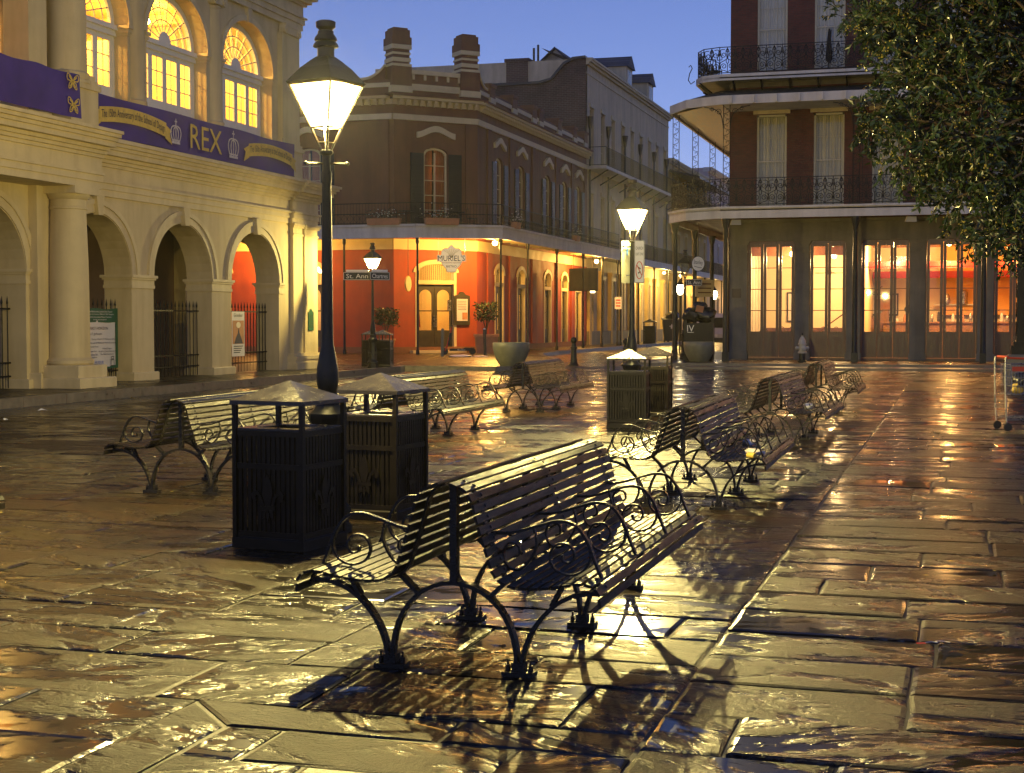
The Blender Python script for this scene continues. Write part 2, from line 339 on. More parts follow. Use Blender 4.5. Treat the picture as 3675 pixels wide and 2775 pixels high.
M['yel_wall'] = mat('ochre_yellow_stucco', (0.60, 0.42, 0.15), 0.75, var=0.15, scale=1, bump=0.1, streak=0.35)
M['buff'] = mat('buff_stucco', (0.60, 0.48, 0.29), 0.75, var=0.12, scale=1, bump=0.1, streak=0.4)
M['slate'] = brick_mat('slate_roof', (0.06, 0.07, 0.09), (0.11, 0.12, 0.15), (0.02, 0.02, 0.025), 3.0, 'YZ', 0.5)
M['slate_x'] = brick_mat('slate_roof_side', (0.06, 0.07, 0.09), (0.11, 0.12, 0.15), (0.02, 0.02, 0.025), 2.2, 'XZ', 0.5)
M['brick_old'] = brick_mat('old_brown_brick', (0.13, 0.06, 0.04), (0.09, 0.045, 0.03), (0.22, 0.19, 0.15), 1.6, 'XZ', 0.6)
M['brick_red'] = brick_mat('red_brick', (0.15, 0.036, 0.02), (0.10, 0.028, 0.016), (0.09, 0.06, 0.04), 1.0, 'XZ', 0.45)
M['brick_side'] = brick_mat('red_brick_side', (0.17, 0.035, 0.025), (0.12, 0.028, 0.02), (0.10, 0.07, 0.05), 1.0, 'YZ', 0.45)
M['granite'] = mat('grey_granite', (0.20, 0.175, 0.12), 0.7, var=0.25, scale=1.6, bump=0.15, streak=0.6, dirt=(0.4, 0.36, 0.28))
M['door_b'] = mat('varnished_brown_door', (0.12, 0.05, 0.022), 0.35, var=0.3, scale=3, stretch=(6, 6, 0.6))
M['curtain'] = mat('pale_curtain', (0.62, 0.58, 0.40), 0.9, var=0.12, scale=2)
M['plank'] = mat('varnished_plank_ceiling', (0.42, 0.24, 0.10), 0.45, var=0.3, scale=2, stretch=(8, 1, 1))
M['leaf'] = mat('leaf_green', (0.026, 0.046, 0.012), 0.36, var=0.55, scale=2.0, bump=0)
M['leaf_d'] = mat('leaf_dark_green', (0.03, 0.05, 0.018), 0.45, var=0.4, scale=6, bump=0)
M['bark'] = mat('bark', (0.10, 0.07, 0.04), 0.8, var=0.3, scale=8, bump=0.4)
M['bloom'] = mat('yellow_bloom', (0.45, 0.36, 0.07), 0.7, var=0.2, scale=9, bump=0)
M['clay'] = mat('terracotta_clay', (0.45, 0.20, 0.09), 0.7, var=0.2, scale=4)
M['concrete'] = mat('planter_concrete', (0.17, 0.165, 0.11), 0.45, var=0.18, scale=5, bump=0.15)
M['purple'] = mat('purple_banner_cloth', (0.055, 0.03, 0.20), 0.6, var=0.25, scale=1.5, bump=0.15, bscale=4)
M['gold'] = mat('gold_print', (0.60, 0.42, 0.08), 0.6, var=0.2, scale=6, bump=0.05)
M['silver'] = mat('silver_print', (0.55, 0.5, 0.52), 0.5, var=0.3, scale=12, bump=0.05)
M['ink'] = mat('dark_ink', (0.02, 0.015, 0.05), 0.6, var=0.2, bump=0)
M['black'] = mat('black_print', (0.02, 0.02, 0.02), 0.6, var=0.2, bump=0)
M['blue_ink'] = mat('blue_print', (0.08, 0.15, 0.5), 0.6, var=0.2, bump=0)
M['green_ink'] = mat('green_print', (0.025, 0.10, 0.045), 0.6, var=0.2, bump=0)
M['paper'] = mat('white_vinyl', (0.66, 0.62, 0.58), 0.5, var=0.06, scale=2, bump=0.12, bscale=3)
M['red'] = mat('red_paint', (0.5, 0.03, 0.02), 0.4, var=0.15)
M['sign_white'] = mat('white_sign_face', (0.75, 0.73, 0.68), 0.4, var=0.04)
M['copper'] = mat('aged_lantern_metal', (0.06, 0.045, 0.03), 0.35, metal=0.5, var=0.3)
M['lamp_glow'] = emit('lamp_globe_glow', (1.0, 0.88, 0.52), 60)
M['lamp_pane'] = pane_mat('lantern_frosted_pane', (0.9, 0.88, 0.8), 0.1, 0.3, glow=(1.0, 0.86, 0.45), gs=4.0)
M['lamp_pane_off'] = pane_mat('unlit_lantern_pane', (0.75, 0.72, 0.6), 0.3, 0.15, dirt=0.25)
M['bulb'] = emit('warm_bulb_glow', (1.0, 0.62, 0.22), 40)
M['steel'] = mat('cart_steel', (0.35, 0.34, 0.31), 0.3, metal=0.8, var=0.25, scale=10)
M['plastic_red'] = mat('red_plastic', (0.45, 0.06, 0.02), 0.4, var=0.15)
M['bag'] = mat('black_plastic_bag', (0.02, 0.02, 0.022), 0.18, var=0.4, scale=10, bump=0.6, bscale=14)
M['hyd'] = mat('silver_hydrant_paint', (0.42, 0.40, 0.33), 0.4, var=0.25, scale=12, bump=0.2)
M['car'] = mat('white_car_paint', (0.60, 0.58, 0.54), 0.2, var=0.04)
M['tyre'] = mat('black_rubber', (0.015, 0.015, 0.015), 0.6, var=0.3)
M['sign_lit'] = emit('backlit_cream_sign', (1.0, .70, .36), .7)
# ---------------------------------------------------------------- lettering (flat print), made in one batch
TEXTS = {
 'rex': 'REX', 'anniv': 'The 150th Anniversary of the School of Design', 'iberia': 'IBERIABANK | FIRST HORIZON', 'johnsen': 'Mr. Erik F. Johnsen',
 'l1': 'Mrs. H. Mortimer Favrot, Jr.', 'l2': '& Joseph Jones Family Foundation', 'r1': 'Family of Paul C. P. McIlhenny & the', 'r2': 'Russell B. McIlhenny Family Foundation',
 'm1': 'Mathes Brierre Family Fund', 'm2': 'Fleur Carnival Companies Fund', 'm3': 'Krewe Hermes Committee, 2021', 'm4': 'Mathews Family Foundation', 'm5': 'Lori Wallace', 'm6': 'Anonymous Friends',
 'r3': 'Richard Rogers', 'r4': 'Mr. and Mrs. J. Storey Charbonnet, Jr.', 'r5': 'The Selley Foundation', 'l3': 'Krewe of', 'l4': 'Proteus', 'l5': 'The Feil Family', 'louis': 'LOUISIANA', 'museum': 'MUSEUM',
 'g1': 'An exhibition at the Louisiana State Museum', 'g2': 'The office of Lt. Governor William H. "Billy" Nungesser', 'g3': 'Funded by the Louisiana Museum Foundation', 'g4': 'through generous sponsors',
 'poster': 'Grandeur', 'muriels': "MURIEL'S", 'jsq': 'JACKSON SQUARE', 'bistro': 'BISTRO', 'stann': 'St. Ann', 'chartres': 'Chartres', 'church': 'CHURCH', 'quiet': 'QUIET ZONE',
 'stanley': 'Stanley', 'iv': 'IV', 'scoot': 'Blue Bikes',
}
TXT = {}
def _make_text():
    obs = {}
    for k, s in TEXTS.items():
        cu = bpy.data.curves.new('text', 'FONT'); cu.body = s; cu.size = 1.0; cu.align_x = 'CENTER'; cu.align_y = 'CENTER'; cu.resolution_u = 2
        o = bpy.data.objects.new('text', cu); COL.objects.link(o); obs[k] = o
    bpy.context.view_layer.update(); dg = bpy.context.evaluated_depsgraph_get()
    for k, o in obs.items():
        me = bpy.data.meshes.new_from_object(o.evaluated_get(dg)); xs = [v.co.x for v in me.vertices]; ys = [v.co.y for v in me.vertices]
        w = max(xs) - min(xs); h = max(ys) - min(ys); cx = (max(xs)+min(xs))/2; cyy = (max(ys)+min(ys))/2
        TXT[k] = ([((v.co.x-cx)/w, (v.co.y-cyy)/h) for v in me.vertices], [tuple(p.vertices) for p in me.polygons])
        cu = o.data; bpy.data.objects.remove(o); bpy.data.curves.remove(cu); bpy.data.meshes.remove(me)
_make_text()
def lettering(key, w, h, mp, name, m, parent, world=True, bend=0.0, z=0.0):
    """text of width w and height h mapped by mp(u, v) -> point"""
    V, F = TXT[key]; mb = MB(); mb._a([mp(u*w, v*h + bend*(1 - 4*u*u)) for u, v in V], F)
    return part(name, mb, m, parent, world=world)

# ---------------------------------------------------------------- ground
def sheet(pts, z): return MB().poly([(x, y, z) for x, y in pts])
def raised(pts, z, zb=-0.2): return MB().prism([(x, y, zb) for x, y in pts], (0, 0, z - zb))
struct('street', sheet([(-300, -60), (300, -60), (300, 600), (-300, 600)], -0.035), M['asphalt'])
bed = struct('plaza_pavement', MB().box(-15.9, 16, 1.0, 51.2, -0.25, -0.012), M['joint'])

def slab_mesh(pts, z, h=0.03, tilt=(0, 0), grid=True, rr=rnd, base=-0.03):
    """one flagstone: worn rounded rim, slightly dished and tilted top"""
    mb = MB(); c = (sum(p[0] for p in pts)/len(pts), sum(p[1] for p in pts)/len(pts)); n = len(pts)
    def top(x, y, e=0.0): return (x, y, z + (x-c[0])*tilt[0] + (y-c[1])*tilt[1] - e)
    low = [(x, y, base) for x, y in pts]; rim = [top(x, y, 0.007) for x, y in pts]
    ins = []
    for i, (x, y) in enumerate(pts):
        dx, dy = c[0]-x, c[1]-y; l = math.hypot(dx, dy); k = 0.022 / max(l, .05); ins.append((x + dx*k, y + dy*k))
    it = [top(x, y, rr.uniform(0, 0.002)) for x, y in ins]
    mb._a(low + rim + it + [top(c[0], c[1], rr.uniform(-0.002, 0.003))],
          [(i, (i+1) % n, n+(i+1) % n, n+i) for i in range(n)] + [(n+i, n+(i+1) % n, 2*n+(i+1) % n, 2*n+i) for i in range(n)] + [(2*n+i, 2*n+(i+1) % n, 3*n) for i in range(n)])
    return mb
def rect_slab(x0, x1, y0, y1, rr, gap=0.009, k=1.0):
    j = lambda: rr.uniform(-0.007, 0.007) * k
    g = gap
    pts = [(x0+g+j(), y0+g+j()), ((x0+x1)/2 + rr.uniform(-.1, .1), y0+g+j()), (x1-g+j(), y0+g+j()), (x1-g+j(), (y0+y1)/2), (x1-g+j(), y1-g+j()), ((x0+x1)/2 + rr.uniform(-.1, .1), y1-g+j()), (x0+g+j(), y1-g+j()), (x0+g+j(), (y0+y1)/2)]
    return pts
slabs = []
def field(x0, x1, y0, y1, dmin, dmax, lmin, lmax, rr, keep=lambda x, y: True):
    y = y0
    while y < y1 - 0.05:
        d = min(rr.uniform(dmin, dmax), y1 - y)
        if y1 - y - d < dmin * 0.6: d = y1 - y
        x = x0 + rr.uniform(-0.6, 0); 
        while x < x1:
            l = rr.uniform(lmin, lmax); a, b = max(x, x0), min(x + l, x1)
            if x1 - b < lmin * 0.35: b = x1; l = b - x
            if b - a > 0.06 and keep((a+b)/2, y + d/2): slabs.append(rect_slab(a, b, y, y + d, rr))
            x += l
        y += d
fr = random.Random(21)
def inview(x, y, m=0.10):
    # a generous wedge of the plaza in front of the photographer (and a step to either side)
    a = math.atan2(-x, y); return -0.09 - m < a < 0.65 + m
vw = lambda x, y: inview(x, y) and y > 3.5
field(-1.16, 12, 2.2, 51.2, 0.50, 0.68, 0.75, 1.55, fr, vw)                 # courses right of the long straight joint
field(-15.9, -1.16, 5.86, 51.2, 0.52, 0.72, 0.6, 1.35, fr, vw)            # courses left of it
field(-7.5, -3.16, 2.2, 5.86, 0.6, 0.85, 0.7, 1.2, fr, vw)
field(-2.84, -1.16, 2.2, 5.52, 0.55, 0.7, 0.6, 1.1, fr, vw)
# mitred border band
slabs.append([(-3.15, 5.85), (-2.85, 5.53), (-2.1, 5.535), (-1.95, 5.54), (-1.95, 5.845)]); slabs.append([(-1.93, 5.545), (-1.17, 5.545), (-1.17, 5.845), (-1.93, 5.845)])
yy = 2.2
while yy < 5.4:
    y2 = min(yy + fr.uniform(.6, 1.0), 5.86)
    if y2 > 5.0: slabs.append([(-3.15, yy+.01), (-2.86, yy+.01), (-2.86, 5.51), (-3.155, 5.83)]); break
    slabs.append([(-3.15, yy+.01), (-2.86, yy+.01), (-2.86, y2-.01), (-3.15, y2-.01)]); yy = y2
def pts_c(p): return (sum(q[0] for q in p)/len(p), sum(q[1] for q in p)/len(p))
def shown(p):
    x, y = pts_c(p); d = -x*math.sin(R(16.43))*-1; dep = y*math.cos(R(16.43)) - x*math.sin(R(16.43)); lat = x*math.cos(R(16.43)) + y*math.sin(R(16.43))
    return dep > 5.2 and abs(lat/dep) < 0.36, dep
slabs.sort(key=lambda p: (0 if shown(p)[0] else 1, shown(p)[1]))
far = MB()
for i, p in enumerate(slabs):
    t = (fr.gauss(0, 0.0045), fr.gauss(0, 0.0045)); z = fr.uniform(-0.004, 0.004)
    mb = slab_mesh(p, z, tilt=t, rr=fr)
    if i < 300: part('flagstone', mb, M['stone'], bed)
    else: far.add(mb)
part('flagstone_field', far, M['stone_far'], bed, kind='stuff')

# raised pavements with kerbs
sw1 = [(-60, -20), (-17.45, -20), (-17.45, 46.2), (-17.75, 47.4), (-60, 47.4)]
swm = struct('sidewalk_museum', raised(sw1, 0.145), M['joint'])
struct('gutter', MB().box(-17.45, -15.9, -20, 47.2, -0.2, -0.03), M['asphalt'])
sw2 = [(-60, 47.6), (-14.6, 47.6), (-14.2, 47.9), (-14.1, 49), (-14.6, 55), (-15.6, 59.5), (-17.2, 63.5), (-18.6, 68), (-19.1, 73), (-19.15, 260), (-60, 260)]
struct('sidewalk_corner', raised(sw2, 0.13), M['walk'])
sw3 = [(-10.9, 53.3), (-10.4, 52.9), (20, 52.9), (20, 57), (20, 260), (-11.2, 260), (-11.2, 56)]
swr = struct('sidewalk_restaurant', raised(sw3, 0.145), M['joint'])
struct('sidewalk_step', MB().box(-9.0, 20, 51.2, 52.95, -0.2, 0.075), M['kerb'])
struct('ramp_apron', MB().prism([(-14.2, 49.6, -0.03), (-14.2, 51.8, 0.06), (-14.2, 51.8, -0.2), (-14.2, 49.6, -0.2)], (5.0, 0, 0)), M['walk'])
def kerb_run(name, pts, z, w=0.17, n_len=1.2, proud=0.012):
    """kerb stones along an edge, each its own piece under one kerb"""
    root = None; top = MB(); k = 0
    stones = []
    for a, b in zip(pts, pts[1:]):
        A, B = Vector((a[0], a[1], 0)), Vector((b[0], b[1], 0)); L_ = (B - A).length; m = max(1, round(L_ / n_len)); d = (B-A)/m
        nrm = Vector((d.y, -d.x, 0)).normalized()
        for i in range(m):
            p, q = A + d*i, A + d*(i+1); e = d.normalized()*0.006
            mb = MB(); c = [p+e+nrm*0.02, q-e+nrm*0.02, q-e-nrm*w, p+e-nrm*w]; t = z + proud + rnd.uniform(-.004, .004)
            mb.prism([(v.x, v.y, -0.15) for v in c], (0, 0, t + 0.15)); stones.append(mb)
    root = struct(name, stones[0], M['kerb'])
    for mb in stones[1:]: part('kerb_stone', mb, M['kerb'], root)
kerb_run('kerb_museum', [(-17.45, 18), (-17.45, 46.2), (-17.75, 47.4)], 0.15, n_len=1.5)
kerb_run('kerb_corner', [(-17.8, 47.6), (-14.6, 47.6), (-14.2, 47.9), (-14.1, 49), (-14.6, 55), (-15.6, 59.5), (-17.2, 63.5), (-18.6, 68), (-19.1, 73), (-19.15, 110)], 0.13, n_len=1.6)
kerb_run('kerb_restaurant', [(-11.2, 80), (-11.2, 56), (-10.9, 53.3), (-10.4, 52.9), (8, 52.9)], 0.15, n_len=1.6)

# flagstones of the two near sidewalks
def walk_slabs(root, x0, x1, y0, y1, lx, ly, zt=0.155):
    y = y0
    while y < y1 - .05:
        d = min(fr.uniform(*ly), y1 - y)
        if y1 - y - d < .3: d = y1 - y
        x = x0 + fr.uniform(-.5, 0)
        while x < x1 - .02:
            l = fr.uniform(*lx); a, b = max(x, x0), min(x + l, x1)
            if x1 - b < .25: b = x1; l = b - x + .001
            if b - a > .08: part('flagstone', slab_mesh(rect_slab(a, b, y, y + d, fr, .007), zt + fr.uniform(-.003, .003), tilt=(fr.gauss(0, .003), fr.gauss(0, .003)), rr=fr, base=.12), M['walk'], root)
            x += l
        y += d
walk_slabs(swm, -19.75, -17.63, 23.5, 46.0, (.65, .95), (.8, 1.4))
walk_slabs(swr, -10.0, 5.0, 53.1, 58.5, (1.1, 1.9), (.8, 1.1))
# ---------------------------------------------------------------- arcaded museum building (left)
MX = -19.7
mus = thing('arcaded_building', 'cream stuccoed building with open arches below and glowing arched windows above', 'building', (MX, 37, 0.15))
mw = lambda u, v, d: (MX - d, u, v)                 # lower wall face
AR = [23.0, 27.3, 31.75, 35.96, 40.25]; HW, SPR, RI = 1.57, 2.78, 1.44
Y1 = 44.3
part('lower_wall', arch_wall(MB(), 17.0, Y1, 0.15, 4.66, [(c, HW, SPR, RI) for c in AR], 0.76, mw), M['cream'], mus, world=True)
def W(name, mb, m, smooth=0, parent=None, **k): return part(name, mb, m, parent or mus, smooth, world=True, **k)
for c in AR:
    a = W('archivolt', arch_band(MB(), c, SPR+.02, HW+.004, RI+.004, HW+0.30, RI+0.30, -0.03, 0.02, mw), M['cream_trim'])
    W('archivolt_rim', arch_band(MB(), c, SPR+.02, HW+0.19, RI+0.19, HW+0.31, RI+0.31, -0.065, 0.0, mw), M['cream_trim'], parent=a)
    W('keystone', MB().prism([mw(c-.10, SPR+RI-.05, -.13), mw(c+.10, SPR+RI-.05, -.13), mw(c+.17, 4.63, -.13), mw(c-.17, 4.63, -.13)], (-.14, 0, 0)), M['cream_trim'])
for c, c2 in zip(AR, AR[1:]):
    y0, y1 = c + HW, c2 - HW; 
    im = MB()
    for z0, z1, p in ((2.47, 2.55, .03), (2.55, 2.68, .015), (2.68, 2.73, .05), (2.73, 2.80, .085)): im.box(MX-.76-p, MX+p, y0-p, y1+p, z0, z1)
    W('impost', im, M['cream_trim'])
    W('pier_plinth', MB().cbox(MX-.82, MX+.10, y0-.08, y1+.08, 0.15, 0.36, 0.02), M['cream_trim'])
im = MB()
for z0, z1, p in ((2.47, 2.55, .03), (2.55, 2.68, .015), (2.68, 2.73, .05), (2.73, 2.80, .085)): im.box(MX-.76-p, MX+p, AR[-1]+HW-p, AR[-1]+HW+.34, z0, z1)
W('impost', im, M['cream_trim'])
# corner pilasters
for y0, y1, p in ((42.62, 43.30, .12), (43.42, Y1+.1, .14)):
    q = MB().box(MX-.02, MX+p, y0, y1, 0.64, 4.3)
    for z0, z1, e in ((4.28, 4.34, .03), (4.34, 4.52, .0), (4.52, 4.58, .05), (4.58, 4.66, .09)): q.box(MX-.02, MX+p+e, y0-e, y1+e, z0, z1)
    W('pilaster', q, M['cream'])
q = MB()
for z0, z1, e in ((.15, .36, .22), (.36, .46, .16), (.46, .56, .19), (.56, .645, .08)): q.box(MX-.02, MX+.12+e, 42.5-e*.5, Y1+.12+e, z0, z1)
W('pilaster_base', q, M['cream_trim'])
# entablature: stacked mouldings
LOW = [(4.64, 4.80, .07), (4.80, 4.95, .11), (4.95, 5.01, .16), (5.01, 5.34, .08), (5.34, 5.42, .14), (5.42, 5.50, .22), (5.50, 5.58, .30), (5.58, 5.70, .46), (5.70, 5.78, .52), (5.78, 5.86, .60), (5.86, 5.93, .66)]
def bands(L, y0, y1, X=MX, grow=True, back=.4, s=0.0):
    q = MB()
    for z0, z1, p in L: q.box(X-back, X+p+s, y0, y1 + (p if grow else 0), z0, z1)
    return q
W('entablature', bands(LOW, 30.42, 42.45, grow=False), M['cream_trim'])
W('entablature_corner', bands(LOW, 42.46, Y1, s=0.10), M['cream_trim'])
W('entablature_pavilion', bands(LOW, 17.0, 30.40, s=0.92, grow=False), M['cream_trim'])
# big engaged column with stepped plinth, and its pilaster strip
cx, cyl = MX + 0.52, 29.76
col = MB().lathe([(0.50, .66), (0.53, .70), (0.53, .76), (0.49, .80), (0.46, .83), (0.455, .87), (0.445, 1.8), (0.43, 3.0), (0.395, 4.1), (0.395, 4.14), (0.42, 4.15), (0.42, 4.19), (0.395, 4.2), (0.395, 4.36), (0.43, 4.38), (0.475, 4.46), (0.48, 4.48)], 28, (cx, cyl, 0))
W('column', col, M['cream'], 35)
W('column_plinth', MB().cbox(cx-.78, cx+.72, cyl-.74, cyl+.78, 0.15, 0.38, .02).cbox(cx-.6, cx+.58, cyl-.58, cyl+.6, 0.38, 0.66, .02), M['cream_trim'])
W('column_abacus', MB().box(cx-.5, cx+.5, cyl-.5, cyl+.5, 4.48, 4.64), M['cream_trim'])
W('pilaster_strip', MB().box(MX-.02, MX+.22, 29.0, 30.38, 0.5, 4.64), M['cream'])
W('pilaster_strip_base', MB().cbox(MX-.02, MX+.30, 28.96, 29.04, 0.15, 0.5, .02), M['cream_trim'])
# loggia behind the arches
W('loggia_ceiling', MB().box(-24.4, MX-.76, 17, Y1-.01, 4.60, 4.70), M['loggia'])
DOORS = [(c-.85, c+.85, 0.16, 4.0) for c in AR]
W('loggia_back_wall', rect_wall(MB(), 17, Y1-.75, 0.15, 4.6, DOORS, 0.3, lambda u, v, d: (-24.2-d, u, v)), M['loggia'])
W('end_wall', arch_wall(MB(), -24.4, MX-.766, 0.15, 4.6, [(-22.3, 1.5, SPR, RI)], 0.72, lambda u, v, d: (u, Y1-.74+d, v)), M['cream'])
for c in AR[1:]:
    fr_ = MB()
    for a, b in ((-.85, -.74), (-.05, .05), (.74, .85)): fr_.box(-24.3, -24.2, c+a, c+b, 0.16, 2.85)
    fr_.box(-24.3, -24.2, c-.85, c+.85, 2.75, 3.0)
    for z in (0.95, 1.62, 2.28): fr_.box(-24.29, -24.22, c-.74, c+.74, z-.025, z+.025)
    for s in (-.4, .4): fr_.box(-24.29, -24.22, c+s-.02, c+s+.02, .95, 2.75)
    for s in (-.4, .4): fr_.box(-24.295, -24.25, c+s-.34, c+s+.34, 0.2, .92)
    for k in range(1, 6): 
        a = math.pi*k/6; fr_.tube([(-24.25, c+.2*math.cos(a), 3.0+.2*math.sin(a)), (-24.25, c+.84*math.cos(a), 3.0+.9*math.sin(a))], .015, 4)
    fr_.tube([(-24.25, c+.5*math.cos(math.pi*k/10), 3.0+.5*math.sin(math.pi*k/10)) for k in range(11)], .014, 4)
    fr_.tube([(-24.25, c+.2*math.cos(math.pi*k/10), 3.0+.2*math.sin(math.pi*k/10)) for k in range(11)], .02, 4)
    d = W('loggia_door', fr_, M['white_dirty'])
    W('pane', MB().poly([(-24.27, c-.8, .9), (-24.27, c+.8, .9), (-24.27, c+.8, 3.98), (-24.27, c-.8, 3.98)]), M['pane_dark'], parent=d)
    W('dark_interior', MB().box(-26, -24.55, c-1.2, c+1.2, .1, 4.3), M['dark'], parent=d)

# ---- upper floor
UX = MX - 0.14
uw = lambda u, v, d: (UX - d, u, v)
UA = [23.1, 27.45, 31.9, 36.0, 40.12]; UHW, USP, URI = 1.60, 9.0, 1.32
W('upper_wall', arch_wall(MB(), 17.0, 43.62, 5.93, 10.95, [(c, UHW, USP, URI) for c in UA], 0.55, uw), M['cream'])
W('balcony_floor', MB().box(MX-.7, MX+.60, 17, 44.2, 5.935, 5.965), M['cream_trim'])
for c in UA[1:]:
    W('upper_archivolt', arch_band(MB(), c, USP, UHW+.005, URI+.005, UHW+.17, URI+.17, -0.05, 0.02, uw), M['cream_trim'])
    W('upper_keystone', MB().prism([uw(c-.09, USP+URI-.03, -.10), uw(c+.09, USP+URI-.03, -.10), uw(c+.13, 10.72, -.10), uw(c-.13, 10.72, -.10)], (-.12, 0, 0)), M['cream_trim'])
    for s in (-1, 1):
        q = MB()
        for z0, z1, p in ((8.74, 8.80, .02), (8.80, 8.9, .05), (8.9, 8.98, .09)): q.box(UX-.5, UX+p, min(c+s*(UHW-p), c+s*(UHW+.14)), max(c+s*(UHW-p), c+s*(UHW+.14)), z0, z1)
        W('upper_impost', q, M['cream_trim'])
def volute_cap(q, x, y, hw, z0, X):
    q.box(X, x+.04, y-hw-.02, y+hw+.02, z0+.22, z0+.32)
    for s in (-1, 1):
        q.prism([(x+.05, y+s*hw+.13*math.cos(2*math.pi*k/12), z0+.12+.13*math.sin(2*math.pi*k/12)) for k in range(12)], (-.22, 0, 0))
        q.prism([(x+.075, y+s*hw+.05*math.cos(2*math.pi*k/8), z0+.12+.05*math.sin(2*math.pi*k/8)) for k in range(8)], (-.03, 0, 0))
    q.box(X, x+.02, y-hw, y+hw, z0+.02, z0+.22)
for y in (33.92, 38.1):
    p = W('upper_column', MB().lathe([(0.40, 6.98), (0.40, 7.04), (0.36, 7.06), (0.385, 7.12), (0.385, 7.16), (0.345, 7.2), (0.34, 7.24), (0.335, 8.5), (0.295, 10.28), (0.31, 10.3), (0.31, 10.36), (0.29, 10.38)], 24, (UX-.15, y, 0)), M['cream'], 35)
    q = MB(); volute_cap(q, UX+.16, y, .27, 10.38, UX-.05); W('ionic_capital', q, M['cream_trim'], parent=p)
    W('pedestal', MB().box(UX-.05, UX+.24, y-.40, y+.40, 5.95, 6.80).box(UX-.05, UX+.28, y-.43, y+.43, 6.80, 6.985), M['cream'])
for y, hw in ((42.75, .62), (29.95, .46), (28.75, .34)):
    e = 0.10 if y > 40 else 0.55
    p = W('upper_pilaster', MB().box(UX-.02, UX+e+.06, y-hw, y+hw, 7.2, 10.4), M['cream']) if y != 29.95 else W('upper_column', MB().lathe([(0.53, 6.98), (0.53, 7.05), (0.47, 7.07), (0.50, 7.14), (0.50, 7.2), (0.45, 7.25), (0.44, 8.5), (0.39, 10.3), (0.41, 10.34), (0.39, 10.4)], 28, (UX+.55, y, 0)), M['cream'], 35)
    q = MB(); volute_cap(q, UX+e+(.10 if y != 29.95 else .42), y, hw*.75, 10.38, UX-.05); W('ionic_capital', q, M['cream_trim'], parent=p)
    q = MB()
    for z0, z1, x_ in ((5.95, 6.86, .10), (6.86, 6.99, .15), (6.99, 7.08, .10), (7.08, 7.2, .05)): q.box(UX-.05, UX+e+x_+(.35 if y == 29.95 else 0), y-hw-x_, y+hw+x_, z0, z1)
    W('pedestal', q, M['cream'])
UPB = [(10.70, 10.88, .12), (10.88, 11.05, .17), (11.05, 11.10, .23), (11.10, 11.45, .13), (11.45, 11.54, .22), (11.54, 11.66, .34), (11.66, 11.78, .48), (11.78, 11.9, .55), (11.9, 14.5, .05)]
W('upper_entablature', bands(UPB, 30.5, 43.62, X=UX), M['cream_trim'])
W('upper_entablature_pavilion', bands(UPB, 17, 30.48, X=UX, s=.85, grow=False), M['cream_trim'])

